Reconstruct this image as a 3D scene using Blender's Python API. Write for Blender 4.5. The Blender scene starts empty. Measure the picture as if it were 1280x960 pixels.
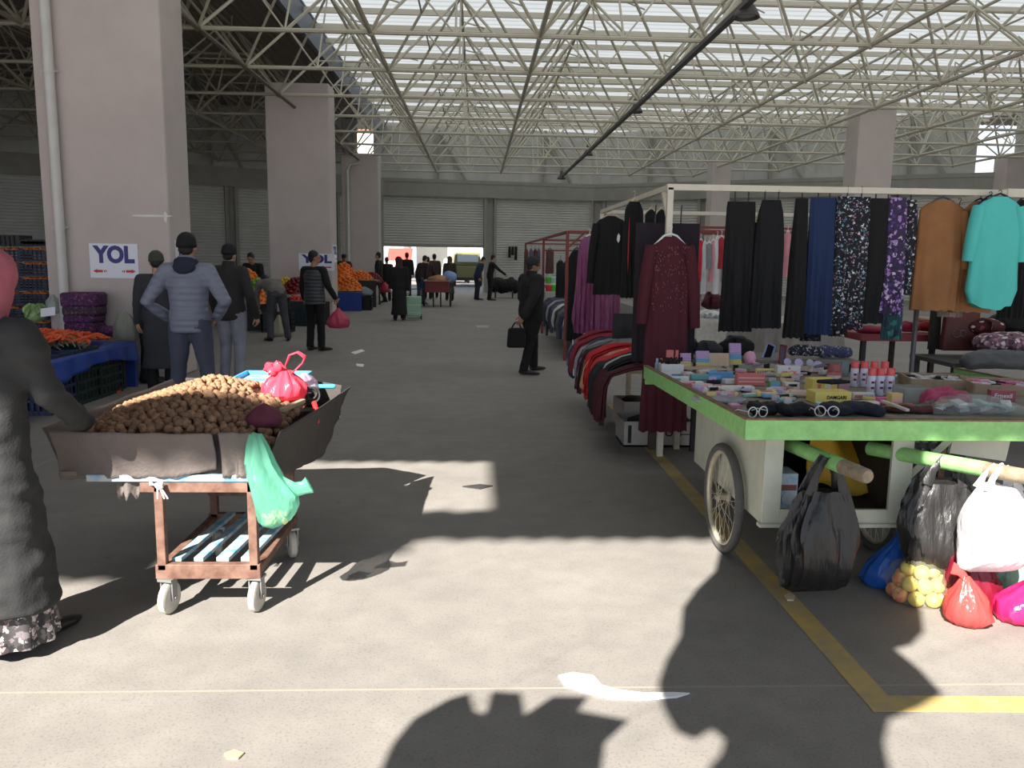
import bpy, bmesh, math, random
from mathutils import Vector, Matrix, Euler, noise
R = math.radians
rnd = random.Random(7)
COL = bpy.context.scene.collection
SC = bpy.context.scene

# ------------------------------------------------------------------ camera
F = 1035.0
CAMZ = 1.65
CAM = Vector((0, 0, CAMZ))
YAW = math.atan(46.0 / (F / math.cos(R(8.68))) )
PITCH = R(-8.68)
ROLL = 0.014
_fw = Vector((math.sin(YAW) * math.cos(PITCH), math.cos(YAW) * math.cos(PITCH), math.sin(PITCH)))
_rt0 = Vector((math.cos(YAW), -math.sin(YAW), 0))
_up0 = _rt0.cross(_fw)
# the picture's horizon falls to the right
_rt = _rt0 * math.cos(ROLL) + _up0 * math.sin(ROLL)
_up = _up0 * math.cos(ROLL) - _rt0 * math.sin(ROLL)
cam_d = bpy.data.cameras.new('camera')
cam = bpy.data.objects.new('camera', cam_d)
COL.objects.link(cam)
cam_d.sensor_fit = 'HORIZONTAL'
cam_d.sensor_width = 36
cam_d.lens = 36 * F / 1280
cam_d.clip_end = 500
m3 = Matrix((_rt, _up, -_fw)).transposed()
cam.matrix_world = Matrix.Translation(CAM) @ m3.to_4x4()
SC.camera = cam

def ray(u, v):
    return (_rt * ((u - 640) / F) + _up * ((480 - v) / F) + _fw)
def PZ(u, v, z=0.0):
    d = ray(u, v); t = (z - CAMZ) / d.z
    return CAM + d * t
def PY(u, v, Y):
    d = ray(u, v)
    return CAM + d * (Y / d.y)

# ------------------------------------------------------------------ materials
def lin(c):
    c = c / 255.0
    return c / 12.92 if c <= 0.04045 else ((c + 0.055) / 1.055) ** 2.4
def rgb(t):
    return (lin(t[0]), lin(t[1]), lin(t[2]), 1)
MATS = {}
def mat(name, col, rough=0.7, metal=0.0, var=0.0, vscale=6.0, bump=0.0, bscale=40.0, rand=0.0,
        col2=None, spec=0.5, alpha=1.0, trans=0.0, sheen=0.0, wave=None, stretch=None, coat=0.0):
    """principled material: base colour broken up by noise, optional noise bump and wave bump"""
    if name in MATS:
        return MATS[name]
    m = bpy.data.materials.new(name); m.use_nodes = True
    nt = m.node_tree; N = nt.nodes; L = nt.links
    b = N['Principled BSDF']
    b.inputs['Base Color'].default_value = rgb(col)
    b.inputs['Roughness'].default_value = rough
    b.inputs['Metallic'].default_value = metal
    b.inputs['Specular IOR Level'].default_value = spec
    if coat: b.inputs['Coat Weight'].default_value = coat
    tc = N.new('ShaderNodeTexCoord'); mp = N.new('ShaderNodeMapping')
    L.new(tc.outputs['Object'], mp.inputs['Vector'])
    if stretch: mp.inputs['Scale'].default_value = stretch
    out = None
    if var > 0 or col2:
        nz = N.new('ShaderNodeTexNoise'); nz.inputs['Scale'].default_value = vscale
        nz.inputs['Detail'].default_value = 5; nz.inputs['Roughness'].default_value = 0.6
        L.new(mp.outputs[0], nz.inputs['Vector'])
        rp = N.new('ShaderNodeValToRGB')
        c1 = rgb(col); c2 = rgb(col2) if col2 else tuple(x * (1 - var) for x in c1[:3]) + (1,)
        rp.color_ramp.elements[0].position = 0.35; rp.color_ramp.elements[1].position = 0.65
        rp.color_ramp.elements[0].color = c2; rp.color_ramp.elements[1].color = c1
        L.new(nz.outputs['Fac'], rp.inputs['Fac']); out = rp.outputs['Color']
    if rand > 0:
        oi = N.new('ShaderNodeObjectInfo'); hs = N.new('ShaderNodeHueSaturation')
        mr = N.new('ShaderNodeMapRange'); mr.inputs['To Min'].default_value = 1 - rand; mr.inputs['To Max'].default_value = 1 + rand
        L.new(oi.outputs['Random'], mr.inputs['Value']); L.new(mr.outputs[0], hs.inputs['Value'])
        if out: L.new(out, hs.inputs['Color'])
        else: hs.inputs['Color'].default_value = rgb(col)
        out = hs.outputs['Color']
    if out: L.new(out, b.inputs['Base Color'])
    nrm = None
    if bump > 0:
        nb = N.new('ShaderNodeTexNoise'); nb.inputs['Scale'].default_value = bscale; nb.inputs['Detail'].default_value = 4
        L.new(mp.outputs[0], nb.inputs['Vector'])
        bp = N.new('ShaderNodeBump'); bp.inputs['Strength'].default_value = bump; bp.inputs['Distance'].default_value = 0.02
        L.new(nb.outputs['Fac'], bp.inputs['Height']); nrm = bp.outputs[0]
    if wave:
        ax, ws, st = wave
        wv = N.new('ShaderNodeTexWave'); wv.bands_direction = ax; wv.inputs['Scale'].default_value = ws
        L.new(tc.outputs['Object'], wv.inputs['Vector'])
        b2 = N.new('ShaderNodeBump'); b2.inputs['Strength'].default_value = st; b2.inputs['Distance'].default_value = 0.02
        L.new(wv.outputs['Fac'], b2.inputs['Height'])
        if nrm: L.new(nrm, b2.inputs['Normal'])
        nrm = b2.outputs[0]
    if nrm: L.new(nrm, b.inputs['Normal'])
    if trans > 0:
        tr = N.new('ShaderNodeBsdfTranslucent'); mx = N.new('ShaderNodeMixShader')
        mx.inputs['Fac'].default_value = trans
        if out: L.new(out, tr.inputs['Color'])
        else: tr.inputs['Color'].default_value = rgb(col)
        if nrm: L.new(nrm, tr.inputs['Normal'])
        L.new(b.outputs[0], mx.inputs[1]); L.new(tr.outputs[0], mx.inputs[2])
        sh = mx.outputs[0]
        if alpha < 1:
            tp = N.new('ShaderNodeBsdfTransparent'); m2 = N.new('ShaderNodeMixShader'); m2.inputs['Fac'].default_value = alpha
            L.new(tp.outputs[0], m2.inputs[1]); L.new(sh, m2.inputs[2]); sh = m2.outputs[0]
        L.new(sh, N['Material Output'].inputs['Surface'])
    elif alpha < 1:
        b.inputs['Alpha'].default_value = alpha
    MATS[name] = m
    return m

# ------------------------------------------------------------------ mesh building
def rot3(rx=0, ry=0, rz=0):
    return Euler((rx, ry, rz)).to_matrix()
class MB:
    def __init__(s):
        s.v = []; s.f = []; s.mi = []; s.k = 0
    def add(s, vs, fs, M=None, c=None):
        o = len(s.v)
        for p in vs:
            p = Vector(p)
            if M is not None: p = M @ p
            if c is not None: p = p + Vector(c)
            s.v.append(p)
        for f in fs:
            s.f.append([i + o for i in f]); s.mi.append(s.k)
        return s
    def box(s, c, size, M=None, top=1.0):
        x, y, z = size[0] / 2, size[1] / 2, size[2] / 2
        vs = [(-x, -y, -z), (x, -y, -z), (x, y, -z), (-x, y, -z), (-x * top, -y * top, z), (x * top, -y * top, z), (x * top, y * top, z), (-x * top, y * top, z)]
        return s.add(vs, [(0, 3, 2, 1), (4, 5, 6, 7), (0, 1, 5, 4), (1, 2, 6, 5), (2, 3, 7, 6), (3, 0, 4, 7)], M, c)
    def beam(s, a, b, w, h):
        a = Vector(a); b = Vector(b); d = b - a; L = d.length
        d = d / L
        up = Vector((0, 0, 1)) if abs(d.z) < 0.98 else Vector((0, 1, 0))
        sx = d.cross(up).normalized(); sz = sx.cross(d)
        M = Matrix((sx, d, sz)).transposed()
        return s.box((a + b) / 2, (w, L, h), M)
    def rings(s, rs, cap0=True, cap1=True, closed=True):
        o = len(s.v); n = len(rs[0])
        for r in rs:
            for p in r: s.v.append(Vector(p))
        for i in range(len(rs) - 1):
            for j in range(n if closed else n - 1):
                k = (j + 1) % n
                s.f.append([o + i * n + j, o + i * n + k, o + (i + 1) * n + k, o + (i + 1) * n + j]); s.mi.append(s.k)
        if cap0: s.f.append([o + j for j in reversed(range(n))]); s.mi.append(s.k)
        if cap1: s.f.append([o + (len(rs) - 1) * n + j for j in range(n)]); s.mi.append(s.k)
        return s
    def tube(s, pts, r, seg=8, ref=None, round_ends=False):
        """pts: path; r: radius, list of radii or list of (rx, ry) with rx across ref"""
        pts = [Vector(p) for p in pts]
        n = len(pts)
        rr = [r] * n if not isinstance(r, (list,)) else list(r)
        if round_ends:
            def sc(q, k): return (q[0] * k, q[1] * k) if isinstance(q, tuple) else q * k
            d0 = (pts[0] - pts[1]).normalized(); d1 = (pts[-1] - pts[-2]).normalized()
            m0 = min(rr[0]) if isinstance(rr[0], tuple) else rr[0]; m1 = min(rr[-1]) if isinstance(rr[-1], tuple) else rr[-1]
            pts = [pts[0] + d0 * m0 * .9, pts[0] + d0 * m0 * .6] + pts + [pts[-1] + d1 * m1 * .6, pts[-1] + d1 * m1 * .9]
            rr = [sc(rr[0], .35), sc(rr[0], .78)] + rr + [sc(rr[-1], .78), sc(rr[-1], .35)]
            n = len(pts)
        rs = []
        sx = None
        for i in range(n):
            t = (pts[min(i + 1, n - 1)] - pts[max(i - 1, 0)])
            t = t.normalized() if t.length > 1e-9 else Vector((0, 0, 1))
            if ref is not None:
                q = Vector(ref); sx = (q - t * q.dot(t))
                sx = sx.normalized() if sx.length > 1e-6 else t.orthogonal().normalized()
            elif sx is None:
                sx = t.orthogonal().normalized()
            else:
                sx = sx - t * sx.dot(t)
                sx = sx.normalized() if sx.length > 1e-6 else t.orthogonal().normalized()
            sy = t.cross(sx)
            a, b = rr[i] if isinstance(rr[i], tuple) else (rr[i], rr[i])
            rs.append([pts[i] + sx * (a * math.cos(2 * math.pi * k / seg)) + sy * (b * math.sin(2 * math.pi * k / seg)) for k in range(seg)])
        return s.rings(rs)
    def lathe(s, prof, c=(0, 0, 0), seg=16, M=None, cap0=True, cap1=True):
        rs = []
        for r, z in prof:
            ring = []
            for k in range(seg):
                a = 2 * math.pi * k / seg
                p = Vector((r * math.cos(a), r * math.sin(a), z))
                if M is not None: p = M @ p
                ring.append(p + Vector(c))
            rs.append(ring)
        return s.rings(rs, cap0, cap1)
    def blob(s, c, r, sub=2, jit=0.0, M=None, seed=0, fr=1.5):
        bm = bmesh.new(); bmesh.ops.create_icosphere(bm, subdivisions=sub, radius=1)
        r = (r, r, r) if not isinstance(r, (tuple, list)) else r
        vs = []
        for v in bm.verts:
            p = v.co.copy()
            if jit: p *= 1 + jit * noise.noise(p * fr + Vector((seed * 3.1, seed * 1.7, seed)))
            vs.append(Vector((p.x * r[0], p.y * r[1], p.z * r[2])))
        fs = [[v.index for v in f.verts] for f in bm.faces]
        bm.free()
        return s.add(vs, fs, M, c)
    def grid(s, fn, nu, nv):
        o = len(s.v)
        for i in range(nu + 1):
            for j in range(nv + 1):
                s.v.append(Vector(fn(i / nu, j / nv)))
        for i in range(nu):
            for j in range(nv):
                a = o + i * (nv + 1) + j
                s.f.append([a, a + nv + 1, a + nv + 2, a + 1]); s.mi.append(s.k)
        return s
    def torus(s, c, R0, r, M=None, seg=32, sec=10, sq=1.0):
        rs = []
        for i in range(seg):
            a = 2 * math.pi * i / seg
            ring = []
            for k in range(sec):
                b = 2 * math.pi * k / sec
                p = Vector(((R0 + r * math.cos(b)) * math.cos(a), (R0 + r * math.cos(b)) * math.sin(a), r * sq * math.sin(b)))
                if M is not None: p = M @ p
                ring.append(p + Vector(c))
            rs.append(ring)
        rs.append(rs[0])
        return s.rings(rs, False, False)
    def prism(s, poly, h, M=None, c=None):
        """outline in x,y extruded from z=0 to h"""
        n = len(poly)
        vs = [(p[0], p[1], 0) for p in poly] + [(p[0], p[1], h) for p in poly]
        fs = [list(reversed(range(n))), list(range(n, 2 * n))] + [(i, (i + 1) % n, n + (i + 1) % n, n + i) for i in range(n)]
        return s.add(vs, fs, M, c)
    def mesh(s, name):
        me = bpy.data.meshes.new(name)
        me.from_pydata([tuple(p) for p in s.v], [], s.f)
        return me
    def build(s, name, m, parent=None, loc=None, rot=None, smooth=None, solid=0.0, bevel=0.0, sub=0, fix=True):
        me = s.mesh(name)
        ms = m if isinstance(m, (list, tuple)) else [m]
        for q in ms: me.materials.append(q)
        if len(ms) > 1:
            me.polygons.foreach_set('material_index', s.mi)
        if fix:
            bm = bmesh.new(); bm.from_mesh(me); bmesh.ops.recalc_face_normals(bm, faces=bm.faces); bm.to_mesh(me); bm.free()
        if smooth is not None:
            me.polygons.foreach_set('use_smooth', [True] * len(me.polygons))
            me.set_sharp_from_angle(angle=R(smooth))
        o = bpy.data.objects.new(name, me); COL.objects.link(o)
        if parent is not None: o.parent = parent
        if loc is not None: o.location = loc
        if rot is not None: o.rotation_euler = rot
        if solid:
            q = o.modifiers.new('thickness', 'SOLIDIFY'); q.thickness = solid; q.offset = 0
        if bevel:
            q = o.modifiers.new('bevel', 'BEVEL'); q.width = bevel; q.segments = 2; q.limit_method = 'ANGLE'
        if sub:
            q = o.modifiers.new('smooth', 'SUBSURF'); q.levels = sub; q.render_levels = sub
        return o

def tag(o, label, cat, group=None, kind=None):
    o['label'] = label; o['category'] = cat
    if group: o['group'] = group
    if kind: o['kind'] = kind
    return o
def thing(name, label, cat, loc=(0, 0, 0), rz=0.0, group=None):
    o = bpy.data.objects.new(name, None); COL.objects.link(o)
    o.empty_display_size = 0.1
    o.location = loc; o.rotation_euler = (0, 0, rz)
    return tag(o, label, cat, group)
def struct(o, label=None):
    o['kind'] = 'structure'
    if label: o['label'] = label
    return o
def dup(root, loc=None, rot=None, label=None, group=None, scale=None):
    r = root.copy(); COL.objects.link(r)
    if loc is not None: r.location = loc
    if rot is not None: r.rotation_euler = rot if isinstance(rot, (tuple, list, Euler)) else (0, 0, rot)
    if scale is not None: r.scale = (scale,) * 3 if not isinstance(scale, (tuple, list)) else scale
    if label: r['label'] = label
    if group: r['group'] = group
    for ch in list(root.children):
        c = ch.copy(); COL.objects.link(c); c.parent = r
        for g in list(ch.children):
            d = g.copy(); COL.objects.link(d); d.parent = c
    return r
def remesh(mb, voxel, sm=6, wr=None):
    """one continuous surface out of overlapping closed shapes; returns an MB"""
    me = mb.mesh('tmp'); o = bpy.data.objects.new('tmp', me); COL.objects.link(o)
    bm = bmesh.new(); bm.from_mesh(me); bmesh.ops.recalc_face_normals(bm, faces=bm.faces); bm.to_mesh(me); bm.free()
    q = o.modifiers.new('r', 'REMESH'); q.mode = 'VOXEL'; q.voxel_size = voxel
    if sm:
        q = o.modifiers.new('s', 'SMOOTH'); q.factor = 0.5; q.iterations = sm
    dg = bpy.context.evaluated_depsgraph_get()
    ev = o.evaluated_get(dg); em = ev.to_mesh()
    out = MB()
    out.v = [v.co.copy() for v in em.vertices]
    out.f = [list(p.vertices) for p in em.polygons]
    out.mi = [0] * len(out.f)
    if wr:
        A, fr, st, sd = wr
        for i, v in enumerate(em.vertices):
            p = v.co; q = Vector((p.x * fr * st[0], p.y * fr * st[1], p.z * fr * st[2] + sd * 7.7))
            k = noise.noise(q) + .5 * noise.noise(q * 2.1 + Vector((4, 1, 2)))
            out.v[i] = p + v.normal * (A * k)
    ev.to_mesh_clear()
    bpy.data.objects.remove(o); bpy.data.meshes.remove(me)
    return out
def text_mesh(txt, size, ext=0.001, xs=1.0, bold=0.0):
    cu = bpy.data.curves.new('t', 'FONT'); cu.body = txt; cu.size = size; cu.extrude = ext; cu.offset = bold
    cu.align_x = 'CENTER'; cu.align_y = 'CENTER'; cu.resolution_u = 4
    o = bpy.data.objects.new('t', cu); COL.objects.link(o)
    dg = bpy.context.evaluated_depsgraph_get(); ev = o.evaluated_get(dg); em = ev.to_mesh()
    out = MB(); out.v = [Vector((v.co.x * xs, v.co.y, v.co.z)) for v in em.vertices]
    out.f = [list(p.vertices) for p in em.polygons]; out.mi = [0] * len(out.f)
    ev.to_mesh_clear(); bpy.data.objects.remove(o); bpy.data.curves.remove(cu)
    return out
# ------------------------------------------------------------------ light, sky, exposure
SUN = Vector((0.355, 0.697, -0.6225)).normalized()      # the way the sunlight travels
sl = bpy.data.lights.new('sun', 'SUN'); sl.energy = 16.5; sl.angle = R(0.55); sl.color = (1.0, 0.95, 0.87)
so = bpy.data.objects.new('sun', sl); COL.objects.link(so)
so.rotation_euler = SUN.to_track_quat('-Z', 'Y').to_euler(); so.location = (-6, -12, 14)
w = bpy.data.worlds.new('sky'); SC.world = w; w.use_nodes = True
bg = w.node_tree.nodes['Background']; bg.inputs[1].default_value = 1.05
_N = w.node_tree.nodes; _L = w.node_tree.links
_tc = _N.new('ShaderNodeTexCoord'); _sx = _N.new('ShaderNodeSeparateXYZ'); _rp = _N.new('ShaderNodeValToRGB')
_L.new(_tc.outputs['Generated'], _sx.inputs[0]); _L.new(_sx.outputs['Z'], _rp.inputs['Fac']); _L.new(_rp.outputs['Color'], bg.inputs[0])
_e = _rp.color_ramp.elements
_e[0].position = 0.0; _e[0].color = (1.35, 1.42, 1.54, 1); _e[1].position = 1.0; _e[1].color = (0.20, 0.32, 0.50, 1)
_k = _e.new(0.18); _k.color = (.9, 1.03, 1.24, 1); _k = _e.new(0.5); _k.color = (0.42, 0.58, 0.82, 1)
SC.view_settings.view_transform = 'Standard'; SC.view_settings.look = 'None'
SC.view_settings.gamma = 1; SC.view_settings.use_curve_mapping = False; SC.view_settings.exposure = 0.0
SC.cycles.use_denoising = True
SC.cycles.max_bounces = 8; SC.cycles.diffuse_bounces = 5; SC.cycles.transparent_max_bounces = 24
SC.cycles.sample_clamp_indirect = 6

# ------------------------------------------------------------------ floor
def floor_mat():
    m = mat('concrete floor', (178, 171, 160), 0.75)
    nt = m.node_tree; N = nt.nodes; L = nt.links; b = N['Principled BSDF']
    tc = N.new('ShaderNodeTexCoord')
    def nz(s, d=6, r=0.6):
        n = N.new('ShaderNodeTexNoise'); n.inputs['Scale'].default_value = s; n.inputs['Detail'].default_value = d; n.inputs['Roughness'].default_value = r
        L.new(tc.outputs['Object'], n.inputs['Vector']); return n
    def ramp(src, a, b_, c0, c1):
        r = N.new('ShaderNodeValToRGB'); r.color_ramp.elements[0].position = a; r.color_ramp.elements[1].position = b_
        r.color_ramp.elements[0].color = c0; r.color_ramp.elements[1].color = c1
        L.new(src, r.inputs['Fac']); return r
    def mul(a, b_, f=1.0):
        x = N.new('ShaderNodeMix'); x.data_type = 'RGBA'; x.blend_type = 'MULTIPLY'; x.inputs['Factor'].default_value = f
        L.new(a, x.inputs['A']); L.new(b_, x.inputs['B']); return x.outputs['Result']
    big = ramp(nz(0.7).outputs['Fac'], 0.3, 0.7, rgb((129, 125, 120)), rgb((145, 140, 134)))
    mid = ramp(nz(5).outputs['Fac'], 0.35, 0.65, (0.86, 0.86, 0.86, 1), (1, 1, 1, 1))
    fine = ramp(nz(90, 2).outputs['Fac'], 0.36, 0.44, (0.66, 0.64, 0.62, 1), (1, 1, 1, 1))
    c = mul(big.outputs[0], mid.outputs[0]); c = mul(c, fine.outputs[0], 0.6)
    # dark drip stains
    vo = N.new('ShaderNodeTexVoronoi'); vo.inputs['Scale'].default_value = 1.7; L.new(tc.outputs['Object'], vo.inputs['Vector'])
    st = ramp(vo.outputs['Distance'], 0.02, 0.05, (0.6, 0.57, 0.54, 1), (1, 1, 1, 1)); c = mul(c, st.outputs[0], 0.5)
    # saw-cut joints every 3.1 m across
    sx = N.new('ShaderNodeSeparateXYZ'); L.new(tc.outputs['Object'], sx.inputs[0])
    def joint(axis, per, off, wd):
        a = N.new('ShaderNodeMath'); a.operation = 'ADD'; a.inputs[1].default_value = off; L.new(sx.outputs[axis], a.inputs[0])
        p = N.new('ShaderNodeMath'); p.operation = 'PINGPONG'; p.inputs[1].default_value = per / 2; L.new(a.outputs[0], p.inputs[0])
        g = N.new('ShaderNodeMath'); g.operation = 'LESS_THAN'; g.inputs[1].default_value = wd; L.new(p.outputs[0], g.inputs[0])
        return g.outputs[0]
    mx = N.new('ShaderNodeMath'); mx.operation = 'MAXIMUM'
    L.new(joint('Y', 4.4, -2.99, 0.006), mx.inputs[0]); L.new(joint('X', 14.4, 3.4, 0.006), mx.inputs[1])
    jm = N.new('ShaderNodeMix'); jm.data_type = 'RGBA'; jm.inputs['B'].default_value = rgb((150, 143, 132))
    L.new(mx.outputs[0], jm.inputs['Factor']); L.new(c, jm.inputs['A'])
    L.new(jm.outputs['Result'], b.inputs['Base Color'])
    bp = N.new('ShaderNodeBump'); bp.inputs['Strength'].default_value = 0.25; bp.inputs['Distance'].default_value = 0.004
    L.new(nz(55, 3).outputs['Fac'], bp.inputs['Height']); L.new(bp.outputs[0], b.inputs['Normal'])
    return m
fm = MB(); fm.box((0, 20, -0.1), (90, 140, 0.2))
struct(fm.build('floor', floor_mat()), 'grey concrete market floor')

# yellow bay line on the floor
ym = mat('worn yellow paint', (192, 164, 92), 0.7, vscale=7, col2=(160, 146, 112))
def strip(a, b, wd, name):
    a = Vector((a[0], a[1])); b = Vector((b[0], b[1])); d = (b - a).normalized(); n = Vector((-d.y, d.x)) * wd / 2
    q = MB(); vs = [(a - n), (a + n), (b + n), (b - n)]
    q.prism([(p.x, p.y) for p in vs], 0.003, None, (0, 0, 0.0005))
    return q.build(name, ym)
_c = PZ(1101, 880); _far = PZ(828, 585)
strip((_c.x, _c.y - .055), (_c.x + .02, 9.3), 0.11, 'trim_1')['kind'] = 'structure'
strip((_c.x + .055, _c.y), (5.5, _c.y - .12), 0.11, 'trim_2')['kind'] = 'structure'

# ------------------------------------------------------------------ far wall (bends in three)
WP = [Vector((-26, 26.0)), Vector((-4.3, 38.6)), Vector((5.6, 40.2)), Vector((19.6, 32.0)), Vector((27, 27.6))]
def wall_y(x):
    for a, b in zip(WP, WP[1:]):
        if a.x <= x <= b.x: return a.y + (b.y - a.y) * (x - a.x) / (b.x - a.x)
    return 26
def on_wall(u):
    """where the far wall stands behind picture column u: point, along-direction"""
    d = ray(u, 322); s = d.x / d.y
    for a, b in zip(WP, WP[1:]):
        e = b - a
        # (a + t e).x = s (a + t e).y
        den = e.x - s * e.y
        t = (s * a.y - a.x) / den
        if -1e-6 <= t <= 1 + 1e-6: return a + e * t, e.normalized()
    return None
steel = mat('painted grey steel', (150, 148, 140), 0.6, var=0.15, vscale=2)
shut = mat('roller shutter steel', (196, 195, 188), 0.5, 0.1, var=0.12, vscale=1.2)
clad = mat('ribbed wall cladding', (186, 186, 180), 0.6, var=0.16, vscale=1.5)
def frame2(d):
    n = Vector((d.y, -d.x))   # towards the hall
    return Matrix(((d.x, n.x, 0), (d.y, n.y, 0), (0, 0, 1)))
# lower and upper cladding per bend
gapA, gapB = (-5.35, -4.6), (19.2, 20.4)
def wall_seg(mb, a, b, z0, z1, ribs=True, th=0.12):
    d = (b - a); L = d.length; d = d / L; M = frame2(d); c = (a + b) / 2; L += .14 if (b - a).length > 3 else 0
    n = Vector((d.y, -d.x))
    back = c - n * th
    mb.box((back.x, back.y, (z0 + z1) / 2), (L, th, z1 - z0), M)
    if ribs:
        k = int(L / 0.5)
        for i in range(k):
            p = a + d * (i + .5) * L / k - n * (th / 2)
            mb.box((p.x, p.y, (z0 + z1) / 2), (0.06, 0.05, z1 - z0), M)
def at_x(x): return Vector((x, wall_y(x)))
def back_wall():
    up = MB()
    for a, b in ((WP[0], at_x(gapA[0])), (at_x(gapA[1]), WP[1]), (WP[1], WP[2]), (WP[2], at_x(gapB[0])), (at_x(gapB[1]), WP[4])):
        wall_seg(up, a, b, 5.0, 7.6)
    struct(up.build('wall_back', clad))
    # door bays: (u0, u1, open height)
    bays = [(-130, -40, 0), (-25, 60, 0), (72, 150, 0), (160, 226, 0), (236, 283, 0), (299, 346, 0), (356, 418, 0), (424, 470, 0), (478, 604, 2.08), (620, 737, 0), (756, 870, 0), (884, 990, 0), (1004, 1105, 0), (1120, 1212, 0)]
    post = MB()
    prev = None
    for i, (u0, u1, op) in enumerate(bays):
        a, d0 = on_wall(u0); b, d1 = on_wall(u1)
        d = (b - a).normalized(); L = (b - a).length; M = frame2(d); n = Vector((d.y, -d.x)); c = (a + b) / 2
        # shutter curtain: interlocking slats
        s = MB(); nz = int((4.42 - op) / 0.115)
        rs = []
        for k in range(nz):
            z = op + (4.42 - op) * k / nz; h = (4.42 - op) / nz
            for dz, off in ((0, .0), (h * .25, .028), (h * .75, .028), (h * .98, 0.0)):
                rs.append([Vector((q.x, q.y, z + dz)) + Vector((n.x, n.y, 0)) * (off + e) for q, e in ((a, -.03), (b, -.03))] + [Vector((b.x, b.y, z + dz)) - Vector((n.x, n.y, 0)) * .06, Vector((a.x, a.y, z + dz)) - Vector((n.x, n.y, 0)) * .06])
        s.rings(rs)
        dr = struct(s.build('door_%d' % (i + 1), shut, smooth=30))
        rail = MB(); p = c + n * 0.0
        rail.box((p.x, p.y, op + .07), (L, .09, .14), M); rail.build('bottom_rail', steel, dr)
        # post on the right of the bay, to the next bay
        if i + 1 < len(bays):
            e, _ = on_wall(bays[i + 1][0]); cc = (b + e) / 2; dd = (e - b).normalized(); LL = (e - b).length; MM = frame2(dd)
            nn = Vector((dd.y, -dd.x)); q = cc - nn * .1
            post.box((q.x, q.y, 2.5), (LL, .16, 5.0), MM)
            for t in (0.12, .88):
                q = b + (e - b) * t + nn * .04
                post.box((q.x, q.y, 2.5), (0.13, .16, 5.0), MM)
    struct(post.build('wall_back_posts', steel)); bpy.data.objects['wall_back_posts'].name = 'trim_3'
    hd = MB()
    for a, b in zip(WP, WP[1:]):
        d = (b - a); L = d.length; d = d / L; n = Vector((d.y, -d.x)); M = frame2(d); c = (a + b) / 2 + n * .05
        hd.box((c.x, c.y, 4.67), (L + .1, .3, .62), M)
        hd.box((c.x, c.y, 5.05), (L + .1, .34, .16), M)
        k = int(L / 4.2)
        for i in range(k):
            p = a + d * (i + .5) * L / k + n * .12
            q = a + d * ((i + .5) * L / k + 1.3) + n * .12
            hd.beam((p.x, p.y, 7.3), (q.x, q.y, 5.1), .1, .1); hd.beam((p.x, p.y, 5.1), (p.x, p.y, 7.5), .12, .12)
    struct(hd.build('trim_4', steel))
    sd = MB()
    for x, y in ((-26, 26.0), (27, 27.6)):
        sd.box((x, (y - 8) / 2 , 3.8), (.2, y + 8, 7.6))
    o = struct(sd.build('wall_side', mat('dark side wall', (84, 82, 80), .8)))
    o.name = 'wall_sides'
back_wall()

# ------------------------------------------------------------------ columns
plas = mat('pinkish plaster', (197, 185, 180), 0.85, var=0.1, vscale=1.3, bump=0.15, bscale=30)
def column(name, x, y, wx, wy, h, ch=0.0):
    q = MB(); q.box((0, 0, h / 2), (wx, wy, h))
    o = struct(q.build(name, plas, loc=(x, y, 0), bevel=0.03)); return o
COLS = [(-4.745, 11.42, 1.58, 0.84, 7.0), (-4.60, 22.5, 1.62, 0.84, 5.95), (-4.62, 34.0, 1.45, 0.84, 5.6)]
for i, (x, y, a, b, h) in enumerate(COLS):
    column('column.%03d' % i if i else 'column', x, y, a, b, h)
for (u, Y, wd, h) in ((1086, 22.5, 1.0, 5.95), (898, 33.6, .75, 5.6), (1268, 31.0, 1.2, 5.75)):
    p = PY(u, 300, Y); column('column', p.x, Y + .4, wd, .8, h)
# plaster scar on the near column
# ------------------------------------------------------------------ roof
ZB, ZT, GR, ZS = 5.35, 7.2, 2.85, 7.5
XB0 = -1.81
def frame(i0, i1, j0, j1, Y0, name, m, dz=lambda x: 0.0):
    q = MB()
    bx = lambda i: XB0 + GR * i
    by = lambda j: Y0 + GR * j
    def B(i, j): return Vector((bx(i), by(j), ZB + dz(bx(i))))
    def T(i, j): return Vector((bx(i) + GR / 2, by(j) + GR / 2, ZT + dz(bx(i))))
    def ok(p): return p.y < wall_y(max(-25.9, min(26.9, p.x))) - .35
    def bar(a, b, r):
        if ok(a) and ok(b): q.tube([a, b], r, 6)
    for i in range(i0, i1 + 1):
        for j in range(j0, j1 + 1):
            if i < i1: bar(B(i, j), B(i + 1, j), .038)
            if j < j1: bar(B(i, j), B(i, j + 1), .042)
            if i < i1 and j < j1:
                t = T(i, j)
                if i < i1 - 1: bar(t, T(i + 1, j), .036)
                if j < j1 - 1: bar(t, T(i, j + 1), .036)
                for a, b in ((0, 0), (1, 0), (0, 1), (1, 1)): bar(t, B(i + a, j + b), .029)
                # sub-bracing between the chords
                bar((t + B(i, j)) / 2, (t + B(i + 1, j)) / 2, .02); bar((t + B(i, j)) / 2, (t + B(i, j + 1)) / 2, .02)
                c_ = (B(i, j) + B(i + 1, j)) / 2; bar((t + B(i, j)) / 2, c_, .017); bar((t + B(i + 1, j)) / 2, c_, .017); bar(t, c_, .02)
                tt = Vector((t.x, t.y, ZS - .05)); bar(t, tt, .02); bar(tt, tt + Vector((GR / 2, GR / 2, 0)), .02) if i < i1 - 1 and j < j1 - 1 else None
            p = B(i, j)
            if ok(p): q.blob(p, .08, 1)
    return struct(q.build(name, m, smooth=50))
bar_m = mat('cream painted tube', (192, 186, 168), 0.55, var=0.1, vscale=3)
frame(-1, 8, 0, 11, 9.0, 'ceiling_truss', bar_m)
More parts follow.
